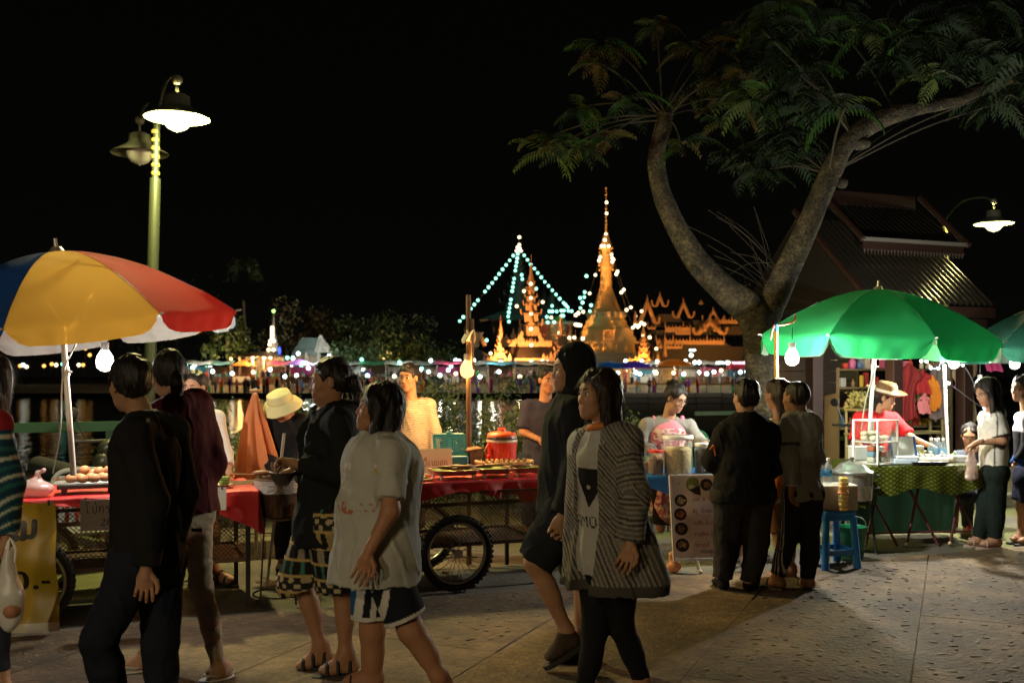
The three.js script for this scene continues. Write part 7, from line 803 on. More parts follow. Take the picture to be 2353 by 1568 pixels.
    const hg = nets(hfun, l2, h2, S.hairq ?? 0.0075), P = hg.attributes.position, Nn = hg.attributes.normal, st = [], n = (S.strands ?? 260) * 3;
    const flow = hr.flow ? V3(...hr.flow) : V3(0, -1, 0);
    const sp = [], si = []; for (let i = 0; i < n && P.count; i++) { const j = Math.floor(rnd() * P.count), p = V3().fromBufferAttribute(P, j), nn = V3().fromBufferAttribute(Nn, j), t = flow.clone().addScaledVector(rdir(), 0.5); t.addScaledVector(nn, -t.dot(nn) + 0.03 + rr(0, 0.4 * (hr.fly ?? 0.25)) * rnd()).normalize(); const L = rr(0.4, 1) * (hr.len ?? 0.05), a = p.clone().addScaledVector(nn, -0.002), m = a.clone().addScaledVector(t, L * 0.5), e = a.clone().addScaledVector(t, L); e.y -= L * 0.15; const s = t.clone().cross(nn).normalize().multiplyScalar(0.0011), c = sp.length / 3; sp.push(...a.clone().add(s).toArray(), ...a.clone().sub(s).toArray(), ...m.clone().add(s).toArray(), ...m.clone().sub(s).toArray(), ...e.toArray()); si.push(c, c + 1, c + 2, c + 1, c + 3, c + 2, c + 2, c + 3, c + 4); }
    const sg = new THREE.BufferGeometry(); sg.setAttribute('position', new THREE.Float32BufferAttribute(sp, 3)); sg.setIndex(si); sg.computeVertexNormals(); sg.setAttribute('uv', new THREE.BufferAttribute(new Float32Array(sp.length / 3 * 2), 2));
    obj('hair', [hg, sg], hr.m ?? hairM, o);
  }
  // --- clothes
  ctx.wear = (name, ps, c, { kk = 0.045, clip = [], amp = 0.006, fr = 9, cell = S.cq ?? q, add, m = clothM, dirF = [1, 0.55, 1], sub } = {}) => {
    const f0 = field(ps, kk), [a, b] = bounds(ps, 0.03), sd = k * 7.3 + name.length, cf = typeof c === 'function' ? c : () => c;
    const fn = (x, y, z) => { let v = f0(x, y, z); if (Math.abs(v) < 0.06) { v += amp * (fbm(x * fr * dirF[0] + sd, y * fr * dirF[1], z * fr * dirF[2], 3) * 1.7); const rg = noise(x * fr * 1.7 * dirF[0] + y * 4, y * fr * 1.1 * dirF[1] + sd, z * fr * 1.7 * dirF[2]); v -= amp * 0.55 * Math.max(0, 1 - Math.abs(rg) * 5); } if (add) v = add(v, x, y, z); for (const [p, n] of clip) v = Math.max(v, (x - p.x) * n.x + (y - p.y) * n.y + (z - p.z) * n.z); if (sub) for (const e of sub) v = Math.max(v, -e.f(x, y, z)); return v; };
    const g = nets(fn, a, b, cell, (p, n) => { const cc = cf(p, n), v = 1 + 0.1 * fbm(p.x * 30, p.y * 30, p.z * 30, 2); return [cc[0] * v, cc[1] * v, cc[2] * v]; }); return obj(name, g, m, o);
  };
  ctx.below = (y) => [V3(0, y, 0), V3(0, -1, 0)]; ctx.cut = (p, a, b) => [p, b.clone().sub(a).normalize()];
  ctx.cuff = (i, t) => { const a = t <= 1 ? J.sh[i] : J.el[i], b = t <= 1 ? J.el[i] : J.wr[i], u = t <= 1 ? t : t - 1; return [a.clone().lerp(b, u), b.clone().sub(a).normalize()]; };
  ctx.sleeveTop = (name, c, { inf = 0.02, ainf = 0.016, t = 2, hem, ww = w, dd = 1, neckR = 0.075, extra = [], ...op } = {}) => {
    const hemP = hem ?? J.pel.clone().add(V3(0, -0.06, 0)), ps = [...ctx.torso(inf, ww, dd), ...extra]; if (hemP.y < J.pel.y - 0.02) ps.push(ecap(J.pel, V3(J.pel.x, hemP.y - 0.06, J.pel.z), [0.158 * ww + inf, 0.112 * dd * ww + inf], [0.165 * ww + inf + (op.flare ?? 0), 0.118 * dd * ww + inf + (op.flare ?? 0)], R));
    const sl = [0, 1].map(i => ({ f: field(ctx.arm(i, ainf, t), 0.03), c: ctx.cuff(i, t), ps: ctx.arm(i, ainf, t) })), body = field(ps, op.kk ?? 0.05), nk = ell(J.neck.clone().addScaledVector(tf, 0.015).add(V3(0, 0.075, 0)), [neckR, 0.085, neckR]);
    const all = [...ps, ...sl[0].ps, ...sl[1].ps], merged = { a: all[0].a, b: all[0].b, L: 0, r: all[0].r, f: (x, y, z) => { let v = Math.max(body(x, y, z), hemP.y - y); for (const s of sl) v = smin(v, Math.max(s.f(x, y, z), (x - s.c[0].x) * s.c[1].x + (y - s.c[0].y) * s.c[1].y + (z - s.c[0].z) * s.c[1].z), 0.035); return v; } };
    const bb = all.map(p => ({ ...p, f: () => 1e3 })); return ctx.wear(name, [merged, ...bb], c, { ...op, sub: [nk, ...(op.sub ?? [])] });
  };
  ctx.trousers = (name, c, { inf = 0.012, t = 1.95, fl = 0, top = 0.5, ...op } = {}) => { const lf = [0, 1].map(i => { const ps = ctx.leg(i, inf, t, fl), e = t <= 1 ? [J.hip[i].clone().lerp(J.kn[i], t), J.kn[i].clone().sub(J.hip[i]).normalize()] : [J.kn[i].clone().lerp(J.an[i], t - 1), J.an[i].clone().sub(J.kn[i]).normalize()]; return { f: field(ps, 0.03), ps, e }; }), pv = ctx.pelvis(inf), pf = field(pv, 0.05), ty = mix(J.pel.y, J.waist.y, top), all = [...pv, ...lf[0].ps, ...lf[1].ps]; const merged = { a: all[0].a, b: all[0].b, L: 0, r: all[0].r, f: (x, y, z) => { let v = Math.max(pf(x, y, z), y - ty); for (const s of lf) v = smin(v, Math.max(s.f(x, y, z), (x - s.e[0].x) * s.e[1].x + (y - s.e[0].y) * s.e[1].y + (z - s.e[0].z) * s.e[1].z), 0.025); return v; } }; return ctx.wear(name, [merged, ...all.map(p => ({ ...p, f: () => 1e3 }))], c, op); };
  ctx.shoe = (i, c, { sole = [0.02, 0.018, 0.016], open = false } = {}) => { const F0 = footPrims(J.an[i], J.to[i], 1.12), y = F0.h.y - 0.03; if (!open) { const [a, b] = bounds(F0.ps, 0.02), ff = field(F0.ps, 0.02); const s = obj('shoe', nets((x, yy, z) => Math.max(ff(x, yy, z) - 0.004, yy - J.an[i].y + 0.005), a, b, 0.008, () => c), clothM, o); obj('sole', soleGeo(F0, 0.022), M(sole, 0.8), s); } else { const s = obj('sandal', soleGeo(F0, 0.026), M(sole, 0.8), o); const strap = (t, h, wd) => { const m = F0.back.clone().lerp(J.to[i], t); obj('strap', tube([m.clone().addScaledVector(F0.S, -wd).add(V3(0, -0.02, 0)), m.clone().addScaledVector(F0.S, -wd * 0.8).add(V3(0, h * 0.7, 0)), m.clone().add(V3(0, h, 0)), m.clone().addScaledVector(F0.S, wd * 0.8).add(V3(0, h * 0.7, 0)), m.clone().addScaledVector(F0.S, wd).add(V3(0, -0.02, 0))], open === 'flip' ? 0.006 : 0.011, 6, 14), M(c, 0.7), s); }; strap(0.72, 0.028, 0.045); if (open !== 'flip') { strap(0.42, 0.055, 0.04); strap(0.08, 0.07, 0.036); } } };
  function soleGeo(F0, th) { const P = [], n = 20; const L = F0.back.distanceTo(F0.ball) + 0.14; for (let j = 0; j < n; j++) { const a = j / n * 6.283, c = Math.cos(a), s = Math.sin(a); P.push([c * L / 2, s * (0.044 + 0.006 * c)]); } const g = prism(P, th, 0.003); g.rotateX(-Math.PI / 2); const m = F0.back.clone().lerp(F0.ball.clone().addScaledVector(F0.dir, 0.07), 0.47), x = F0.dir.clone(), z = x.clone().cross(UP).normalize(), y = z.clone().cross(x); g.applyMatrix4(new THREE.Matrix4().makeBasis(x, y, z)); m.addScaledVector(y, -0.032 - th); g.translate(m.x, m.y, m.z); return g; }
  S.dress?.(ctx); return ctx;
}
// ------------------------------------------------------------------ the passers-by
const BLK = [0.012, 0.012, 0.013], stripe = (v, a, b, p) => (Math.sin(v / p * 6.2832) > 0 ? a : b);
const walk = { cell: 0.012, cq: 0.009, hq: 0.005, handq: 0.0036, hairq: 0.006 };
// man in a black jacket walking away past the egg cart
person({ ...walk, d: 4.65, label: 'man in a black jacket and dark jeans walking past the egg cart', head: [297, 884, 0], hs: 1.05, f: [-0.72, -0.05, -0.69], pel: [338, 1285, 0], sh: [[302, 1003, -0.16], [398, 992, 0.14]], el: [[352, 1150, -0.2], [425, 1130, 0.16]], wr: [[334, 1308, -0.24], [395, 1240, 0.05]], fi: [[328, 1390, -0.26], null], palm: [[0.3, 0, 0.9], null], curl: [0.45, 0], kn: [[226, 1465, -0.1], [368, 1475, 0.1]], an: [[268, 1680, 0.05], [372, 1690, 0.15]], to: [[200, 1700, 0.0], [320, 1700, 0.1]], neck: [330, 965, 0.02], w: 1.06, shod: true, skin: [0.32, 0.17, 0.1],
  hair: { grow: 0.014, nape: -0.07, ears: true, len: 0.022, fly: 0.9, flow: [0.3, -0.4, 0.3] }, strands: 900,
  dress: c => { c.trousers('jeans', [0.012, 0.015, 0.024], { inf: 0.02, amp: 0.012 }); c.sleeveTop('shirt', [0.5, 0.5, 0.48], { inf: 0.012, ainf: 0.008, t: 0.4, hem: c.J.pel.clone().add(V3(0, 0.15, 0)), neckR: 0.062, amp: 0.003 }); c.sleeveTop('jacket', p => { const q = noise(p.x * 9, p.y * 9, 3); return [0.011 + 0.002 * q, 0.011 + 0.002 * q, 0.012]; }, { inf: 0.036, ainf: 0.026, t: 1.93, hem: c.J.pel.clone().add(V3(0, 0.0, 0)), neckR: 0.088, amp: 0.011, fr: 8 }); c.shoe(0, BLK); c.shoe(1, BLK); } });
// woman in a maroon hooded top
person({ ...walk, d: 5.25, label: 'person with tied back hair in a maroon top and pale tight jeans', head: [386, 862, 0], f: [-0.62, -0.05, -0.78], pel: [428, 1185, 0], sh: [[376, 950, -0.1], [448, 938, 0.16]], el: [[395, 1070, -0.18], [482, 1062, 0.1]], wr: [[360, 1130, -0.1], [425, 1100, -0.05]], fi: [null, null], kn: [[392, 1350, 0.12], [462, 1355, -0.06]], an: [[325, 1520, 0.1], [505, 1540, -0.05]], to: [[280, 1550, 0.05], [470, 1580, -0.1]], neck: [406, 930, 0.02], w: 1.0, skin: [0.38, 0.22, 0.14],
  hair: { grow: 0.012, nape: -0.06, ears: true, len: 0.04, fly: 0.4, flow: [0.4, -0.6, 0.2], extra: c => [ell(c.H(0, -0.03, -0.125), [0.034, 0.05, 0.034]), cap(c.H(0, -0.06, -0.13), c.H(0.01, -0.17, -0.115), 0.03, 0.014)] }, strands: 420,
  dress: c => { c.trousers('jeans', p => [0.34, 0.28, 0.2].map(x => x * (1 + 0.2 * noise(p.x * 12, p.y * 5, p.z * 12))), { inf: -0.003, t: 1.96, amp: 0.007, fr: 14, dirF: [1, 2.2, 1] }); c.sleeveTop('hooded_top', [0.07, 0.008, 0.011], { inf: 0.038, ainf: 0.032, t: 1.95, hem: c.J.pel.clone().add(V3(0, 0.03, 0)), neckR: 0.085, amp: 0.011, ww: 1.05, extra: [cap(c.J.neck.clone().addScaledVector(c.tf, -0.07).addScaledVector(c.R, -0.09), c.J.neck.clone().addScaledVector(c.tf, -0.07).addScaledVector(c.R, 0.09), 0.055), cap(c.J.sh[1].clone().add(V3(0, 0.02, 0)), c.J.el[1], 0.09, 0.075)] }); for (const i of [0, 1]) c.shoe(i, [0.55, 0.53, 0.5], { sole: [0.6, 0.58, 0.55] }); obj('pocket', rbox(0.055, 0.018, 0.006, 0.002, ...c.loc([452, 1217, -0.13]).toArray()), M([0.02, 0.02, 0.02], 0.7), c.o); } });
// person at the edge with a striped knit and a shopping bag
person({ ...walk, d: 4.95, label: 'long haired person in a teal striped knit carrying a white shopping bag', head: [-38, 872, 0], f: [-0.95, 0, 0.2], pel: [-50, 1230, 0], sh: [[-62, 975, 0.17], [-12, 975, -0.16]], el: [[-40, 1110, 0.2], [18, 1112, -0.22]], wr: [[-40, 1200, 0.2], [14, 1236, -0.24]], fi: [null, [16, 1300, -0.25]], curl: [0, 0.9], kn: [[-85, 1400, 0.1], [-20, 1395, -0.08]], an: [[-90, 1560, 0.1], [-2, 1548, -0.08]], to: [[-140, 1590, 0.1], [34, 1566, -0.2]], skin: [0.34, 0.18, 0.1],
  hair: { grow: 0.014, nape: -0.2, len: 0.12, fly: 0.3, m: hairBrown, extra: c => [ecap(c.H(0, -0.02, -0.07), c.H(0.0, -0.26, -0.07), [0.085, 0.05], [0.08, 0.03], c.r), cap(c.H(-0.07, 0, 0), c.H(-0.075, -0.24, 0.0), 0.03, 0.014)] }, strands: 500,
  dress: c => { c.trousers('jeans', [0.03, 0.035, 0.05], { inf: 0.012 }); c.sleeveTop('striped_knit', p => { const i = p.z > 0.05 ? 1 : 0, v = p.y + 0.06 * noise(p.x * 6, p.y * 3, 1); const s = Math.sin(v * 105) + 0.5 * Math.sin(v * 47 + 1), top = p.y > c.J.sh[1].y - 0.02; return top ? [0.3, 0.02, 0.03] : s > 0.75 ? [0.42, 0.42, 0.36] : s > -0.1 ? [0.02, 0.10, 0.10] : [0.012, 0.04, 0.07]; }, { inf: 0.03, ainf: 0.03, t: 1.92, amp: 0.008, cell: 0.007 }); } });
{ const p = at(20, 1262, 4.7), ps = [ell(V3(0, -0.26, 0), [0.062, 0.13, 0.05]), cap(V3(0, -0.2, 0), V3(-0.005, 0.0, 0), 0.055, 0.018)], f0 = field(ps, 0.05), [lo, hi] = bounds(ps), g = nets((x, y, z) => f0(x, y, z) + 0.018 * fbm(x * 16, y * 7, z * 16, 3), lo, hi, 0.007); const o = thing('shopping_bag', 'white plastic shopping bag hanging from the hand of the person in teal stripes', 'plastic bag', p); obj('bag', g, MP([0.75, 0.74, 0.7], 0.4, { transmission: 0.35, thickness: 0 }), o); for (const s of [-1, 1]) obj('handle', tube([[s * 0.025, -0.06, 0.0], [s * 0.03, 0.0, 0], [0, 0.055, 0], [-s * 0.005, 0.0, 0.02]], 0.006, 6), MP([0.75, 0.74, 0.7], 0.4), o); obj('fruit', sph(0.042, 0.022, -0.28, 0.02, 12), M([0.35, 0.16, 0.08], 0.6), o); }
// woman in a black hooded jacket and patterned culottes
person({ ...walk, d: 5.3, label: 'woman in a black hooded jacket and patterned culottes holding a bowl', head: [757, 877, 0], f: [-0.97, -0.06, 0.2], shut: true, pel: [752, 1205, 0], sh: [[742, 975, 0.17], [778, 978, -0.15]], el: [[755, 1085, 0.2], [800, 1082, -0.2]], wr: [[682, 1082, 0.1], [684, 1066, -0.14]], fi: [[640, 1086, 0.05], [636, 1056, -0.1]], palm: [[0.1, 1, -0.3], [-0.1, -0.8, 0.6]], curl: [0.5, 0.65], kn: [[694, 1338, 0.08], [786, 1350, -0.04]], an: [[736, 1482, 0.08], [794, 1500, -0.05]], to: [[676, 1530, 0.06], [728, 1552, -0.08]], air: [true, false], neck: [752, 950, 0.02], w: 0.98, skin: [0.30, 0.155, 0.085],
  hair: { grow: 0.009, nape: -0.05, ears: true, len: 0.04, fly: 0.3, flow: [0.8, -0.3, 0], extra: c => [ell(c.H(0, -0.015, -0.115), [0.042, 0.045, 0.036]), cap(c.H(0, -0.03, -0.13), c.H(0, -0.11, -0.15), 0.034, 0.03), cap(c.H(0, -0.11, -0.15), c.H(0, -0.2, -0.12), 0.03, 0.01)] }, strands: 420,
  dress: c => { const pat = p => { const u = (p.x + p.z * 0.8) * 26, v = p.y * 26, a = Math.floor(v * 0.45), s = Math.abs(((u % 2) + 2) % 2 - 1); if (Math.abs(((v * 0.45) % 1 + 1) % 1) < 0.16) return [0.42, 0.3, 0.11]; const m = ((a % 4) + 4) % 4; if (m === 0) return s > 0.5 ? [0.34, 0.25, 0.1] : BLK; if (m === 1) return Math.sin(u * 3) * Math.sin(v * 4) > 0.2 ? [0.4, 0.33, 0.2] : [0.02, 0.02, 0.02]; if (m === 2) return s > 0.72 ? [0.05, 0.16, 0.12] : [0.015, 0.013, 0.012]; return Math.sin(u * 2) > 0.4 ? [0.25, 0.22, 0.16] : [0.012, 0.012, 0.012]; };
    c.trousers('culottes', pat, { inf: 0.045, t: 1.06, fl: 0.03, amp: 0.016, fr: 7, cell: 0.007 }); c.sleeveTop('blue_shirt', p => [0.14, 0.17, 0.2], { inf: 0.012, ainf: 0.01, t: 0.5, neckR: 0.075, amp: 0.003 }); const J = c.J; const open = ell(J.chest.clone().addScaledVector(c.tf, 0.17).add(V3(0, 0.02, 0)), [0.09, 0.3, 0.09]); c.sleeveTop('hooded_jacket', [0.011, 0.012, 0.012], { inf: 0.05, ainf: 0.036, t: 1.9, hem: J.pel.clone().add(V3(0, -0.1, 0)), dd: 1.12, neckR: 0.095, amp: 0.014, fr: 7, sub: [open], extra: [cap(J.neck.clone().addScaledVector(c.tf, -0.09).addScaledVector(c.R, -0.08), J.neck.clone().addScaledVector(c.tf, -0.09).addScaledVector(c.R, 0.08), 0.065)] }); for (const i of [0, 1]) c.shoe(i, BLK, { open: true }); } });
{ const p = at(648, 1092, 5.33), o = thing('bowl', 'small white rimmed dark bowl in the hands of the woman in black', 'bowl', p); obj('bowl_wall', thick(lathe([[0.001, -0.05], [0.035, -0.05], [0.06, -0.01], [0.066, 0.02]], 24), 0.002), M([0.05, 0.04, 0.035], 0.4), o); obj('rim', ring(0.0665, 0.004, 0, 0.021, 0, 28, 6), M([0.6, 0.58, 0.52], 0.4), o); obj('food', sph(0.055, 0, 0.0, 0, 12, 1, 0.3, 1), mPork, o); }
{ const o = thing('charm', 'small turquoise charm dangling beside the woman in black', 'charm', at(752, 1213, 5.12)); obj('bead', sph(0.024, 0, 0, 0, 12, 0.9, 1.2, 0.6), MP([0.04, 0.3, 0.34], 0.25, { clearcoat: 0.6 }), o); obj('cord', bar([0, 0.02, 0], [0.01, 0.12, 0], 0.003, 5), CABLE, o); }
// woman in a pale T-shirt and sports shorts
person({ ...walk, d: 4.95, label: 'stout woman in a pale grey T-shirt and navy sports shorts looking up', head: [868, 940, 0], f: [-0.95, 0.14, 0.22], pel: [862, 1265, 0], sh: [[858, 1042, 0.17], [896, 1045, -0.17]], el: [[850, 1170, 0.28], [897, 1172, -0.26]], wr: [[815, 1270, 0.2], [846, 1268, -0.3]], fi: [null, [822, 1345, -0.32]], palm: [null, [-0.1, 0, 0.9]], curl: [0, 0.25], kn: [[855, 1450, 0.1], [945, 1450, -0.1]], an: [[850, 1592, 0.1], [1008, 1552, -0.1]], to: [[785, 1620, 0.1], [1000, 1600, -0.12]], air: [false, true], neck: [883, 1018, 0], w: 1.22, hand: 1.02, skin: [0.33, 0.16, 0.085],
  hair: { grow: 0.02, nape: -0.19, len: 0.09, fly: 0.25, flow: [0.15, -1, 0], extra: c => [ecap(c.H(0, 0.0, -0.06), c.H(0.0, -0.19, -0.075), [0.085, 0.055], [0.088, 0.04], c.r), cap(c.H(-0.076, 0.03, 0.015), c.H(-0.082, -0.18, 0.0), 0.03, 0.02), cap(c.H(0.076, 0.03, 0.015), c.H(0.082, -0.18, 0.0), 0.03, 0.02), cap(c.H(-0.06, -0.17, -0.09), c.H(-0.05, -0.22, -0.13), 0.03, 0.012)] }, strands: 500,
  dress: c => { const J = c.J, tr = (p, n) => { const hy = J.pel.y - 0.17, a = Math.atan2(p.clone().sub(J.hip[1]).dot(c.tf), p.z - J.hip[1].z); const ld = i => { const d = J.kn[i].clone().sub(J.hip[i]), t = p.clone().sub(J.hip[i]).dot(d) / d.lengthSq(); return [J.hip[i].clone().addScaledVector(d, t).distanceTo(p), t]; }, m = [ld(0), ld(1)].sort((x, y) => x[0] - y[0])[0], W = [0.55, 0.53, 0.49], x = p.clone().sub(J.pel).dot(c.tf) - 0.1 * (J.pel.y - p.y); if (m[1] > 0.775) return W; if (n.z > 0.1) { if (x > -0.035 && x < -0.005) return W; if (x > 0.03 && x < 0.065) return W; if (x > 0.065 && x < 0.11) return [0.02, 0.1, 0.24]; } return [0.012, 0.014, 0.02]; };
    c.trousers('sports_shorts', tr, { inf: 0.01, t: 0.83, fl: 0.03, amp: 0.008, cell: 0.006 }); c.sleeveTop('t_shirt', p => { const l = p.clone().sub(J.chest), a = l.dot(c.tf), y = l.y; if (a > 0.07 && y > -0.2 && y < 0.05) { const n = noise(p.y * 60, p.z * 60, 5 + p.x * 50), m = noise(p.y * 21, p.z * 21, 2); if (m > 0.05) { if (n > 0.3) return y < -0.13 ? [0.35, 0.12, 0.08] : [0.58, 0.56, 0.54]; if (n < -0.45) return [0.4, 0.3, 0.13]; } } return [0.40, 0.40, 0.36]; }, { inf: 0.035, ainf: 0.03, t: 0.82, hem: J.pel.clone().add(V3(0, -0.14, 0)), dd: 1.3, flare: 0.015, neckR: 0.08, amp: 0.013, fr: 6, dirF: [1.2, 0.65, 1.2], extra: [ell(J.waist.clone().addScaledVector(c.tf, 0.04), [0.175, 0.2, 0.175]), ...[0, 1].map(i => cap(J.hip[i].clone().add(V3(0, 0.08, 0)), J.hip[i].clone().add(V3(0, -0.2, 0)), 0.125, 0.137))], cell: 0.0075 }); for (const i of [0, 1]) c.shoe(i, BLK, { open: 'flip' }); } });
// tall man in a black hooded jacket and shorts
person({ ...walk, d: 5.4, label: 'tall man in a raised black hood, black jacket and dark shorts', head: [1312, 850, 0], hs: 1.02, f: [-0.97, -0.02, 0.22], pel: [1300, 1165, 0], sh: [[1298, 945, 0.18], [1322, 948, -0.16]], el: [[1305, 1085, 0.2], [1325, 1085, -0.2]], wr: [[1270, 1180, 0.15], [1290, 1186, -0.22]], fi: [null, [1262, 1250, -0.22]], palm: [null, [0.2, 0.2, 0.9]], curl: [0, 0.75], kn: [[1338, 1330, 0.1], [1228, 1292, -0.08]], an: [[1340, 1490, 0.1], [1302, 1448, -0.08]], to: [[1272, 1530, 0.08], [1252, 1512, -0.1]], air: [false, true], neck: [1316, 925, 0], w: 1.04, shod: true, skin: [0.32, 0.17, 0.095],
  hair: { grow: 0.008, nape: -0.04, ears: true, len: 0.02 }, strands: 60,
  dress: c => { const J = c.J; c.trousers('shorts', [0.014, 0.015, 0.017], { inf: 0.03, t: 0.97, fl: 0.02, amp: 0.012 }); c.sleeveTop('jacket', p => [0.010, 0.0105, 0.011], { inf: 0.045, ainf: 0.036, t: 1.95, hem: J.pel.clone().add(V3(0, -0.02, 0)), neckR: 0.07, amp: 0.012, fr: 7, ww: 1.08 }); c.wear('hood', [ell(c.H(0, 0.035, -0.028), [0.098, 0.118, 0.118], [c.r, c.U, c.f]), ell(c.H(0, -0.06, -0.03), [0.088, 0.1, 0.1], [c.r, c.U, c.f]), cap(c.H(0, -0.1, -0.05), J.neck.clone().add(V3(0, -0.03, 0)), 0.09, 0.11)], [0.010, 0.0105, 0.011], { amp: 0.008, sub: [ell(c.H(0, -0.03, 0.12), [0.075, 0.115, 0.1], [c.r, c.U, c.f])] }); for (const i of [0, 1]) c.shoe(i, [0.05, 0.035, 0.025]); } });
// woman in a striped cardigan
person({ ...walk, d: 4.8, label: 'woman in a long grey striped cardigan and black leggings walking', head: [1374, 908, 0], f: [-0.9, 0.02, 0.44], pel: [1396, 1270, 0], sh: [[1338, 1018, 0.10], [1438, 1012, -0.11]], el: [[1335, 1140, 0.16], [1456, 1135, -0.2]], wr: [[1330, 1235, 0.12], [1450, 1245, -0.2]], fi: [null, [1424, 1330, -0.22]], palm: [null, [-0.4, 0, 0.8]], curl: [0, 0.3], kn: [[1366, 1450, 0.05], [1428, 1440, 0.08]], an: [[1338, 1605, -0.02], [1474, 1562, 0.12]], to: [[1280, 1640, -0.02], [1440, 1608, 0.1]], air: [false, true], neck: [1392, 990, 0.0], w: 0.96, skin: [0.34, 0.18, 0.1],
  hair: { grow: 0.014, nape: -0.16, len: 0.1, fly: 0.25, flow: [0.1, -1, 0], m: hairBrown, extra: c => [ecap(c.H(0, 0.0, -0.055), c.H(-0.01, -0.18, -0.06), [0.085, 0.055], [0.085, 0.035], c.r), cap(c.H(-0.074, 0.03, 0.01), c.H(-0.088, -0.18, -0.005), 0.03, 0.022), cap(c.H(0.076, 0.03, 0.02), c.H(0.078, -0.15, 0.0), 0.022, 0.014)] }, strands: 520,
  dress: c => { const J = c.J; c.trousers('leggings', [0.010, 0.010, 0.011], { inf: 0.004, t: 1.97, amp: 0.004 });
    const glyph = { A: ['01110', '10001', '10001', '11111', '10001', '10001'], M: ['10001', '11011', '10101', '10001', '10001', '10001'], O: ['01110', '10001', '10001', '10001', '10001', '01110'], N: ['10001', '11001', '10101', '10011', '10001', '10001'] }, word = 'AMON';
    c.sleeveTop('t_shirt', p => { const l = p.clone().sub(J.chest), a = -l.dot(c.R) * -1, s = l.dot(c.R), y = l.y + 0.02; const rgt = s; if (l.dot(c.tf) > 0.03) { const sx = rgt + 0.0; if (y > -0.2 && y < -0.01 && Math.abs(sx) < 0.085 * clamp((y + 0.2) / 0.14) && noise(p.x * 40, p.y * 40, 2) > -0.55) return [0.015, 0.015, 0.016]; if (y > -0.29 && y < -0.235) { const t = (sx + 0.1) / 0.2 * 4, i = Math.floor(t), g = glyph[word[i]]; if (g) { const row = 5 - Math.floor((y + 0.29) / 0.055 * 6), cc = Math.floor((t - i) * 6.2 - 0.4); if (g[clamp(row, 0, 5)]?.[cc] === '1') return [0.02, 0.02, 0.02]; } } } return [0.36, 0.35, 0.32]; }, { inf: 0.022, ainf: 0.014, t: 0.6, hem: J.pel.clone().add(V3(0, -0.09, 0)), neckR: 0.085, amp: 0.01, fr: 6, cell: 0.0055 });
    const col = p => { const ax = i => { const a = J.sh[i], b = J.el[i], e = J.wr[i], d1 = b.clone().sub(a), d2 = e.clone().sub(b), t1 = clamp(p.clone().sub(a).dot(d1) / d1.lengthSq()), t2 = clamp(p.clone().sub(b).dot(d2) / d2.lengthSq()), q1 = a.clone().addScaledVector(d1, t1).distanceTo(p), q2 = b.clone().addScaledVector(d2, t2).distanceTo(p); return [Math.min(q1, q2), q1 < q2 ? t1 * d1.length() : d1.length() + t2 * d2.length()]; }; const m = [ax(0), ax(1)].sort((x, y) => x[0] - y[0])[0]; let v; if (m[0] < 0.075) v = m[1]; else { const l = p.clone().sub(J.pel), s = l.dot(c.R) * 0.9 + l.dot(c.tf) * -0.55; v = s * 0.95 + l.y * (l.y < 0.12 ? 0.45 : 0.9); } const yb = p.y < J.pel.y - 0.19 + 0.06; const w1 = Math.sin(v * 6.2832 / 0.0235), wide = Math.sin(v * 6.2832 / 0.094 + 1); const lt = [0.22, 0.2, 0.17], dk = [0.05, 0.045, 0.04], md = [0.11, 0.10, 0.088]; if (p.y < J.pel.y - 0.125 && m[0] > 0.09) return [0.055, 0.05, 0.045]; return w1 > (wide > 0.3 ? -0.1 : 0.35) ? lt : wide > -0.2 ? dk : md; };
    const open = ell(J.chest.clone().addScaledVector(c.tf, 0.16).addScaledVector(c.R, -0.02).add(V3(0, -0.16, 0)), [0.095, 0.62, 0.13], [c.R, UP, c.tf]);
    c.sleeveTop('striped_cardigan', col, { inf: 0.04, ainf: 0.028, t: 1.93, hem: J.pel.clone().add(V3(0, -0.17, 0)), dd: 1.1, flare: 0.03, neckR: 0.1, amp: 0.012, fr: 7, cell: 0.006, sub: [open], extra: [cap(J.waist.clone().addScaledVector(c.R, 0.12).addScaledVector(c.tf, -0.03), J.pel.clone().addScaledVector(c.R, 0.16).addScaledVector(c.tf, -0.08).add(V3(0, -0.13, 0)), 0.08, 0.12), cap(J.chest.clone().addScaledVector(c.R, -0.15).addScaledVector(c.tf, 0.03), J.pel.clone().addScaledVector(c.R, -0.2).addScaledVector(c.tf, 0.06).add(V3(0, -0.16, 0)), 0.04, 0.045)] }); for (const i of [0, 1]) c.shoe(i, [0.02, 0.02, 0.02], { open: 'flip' });
    obj('orange_collar', ring(0.072, 0.017, ...J.neck.clone().add(V3(-0.01, 0.012, 0.01)).toArray(), 28, 8, Math.PI / 2 - 0.25), M([0.5, 0.15, 0.03], 0.8), c.o); } });
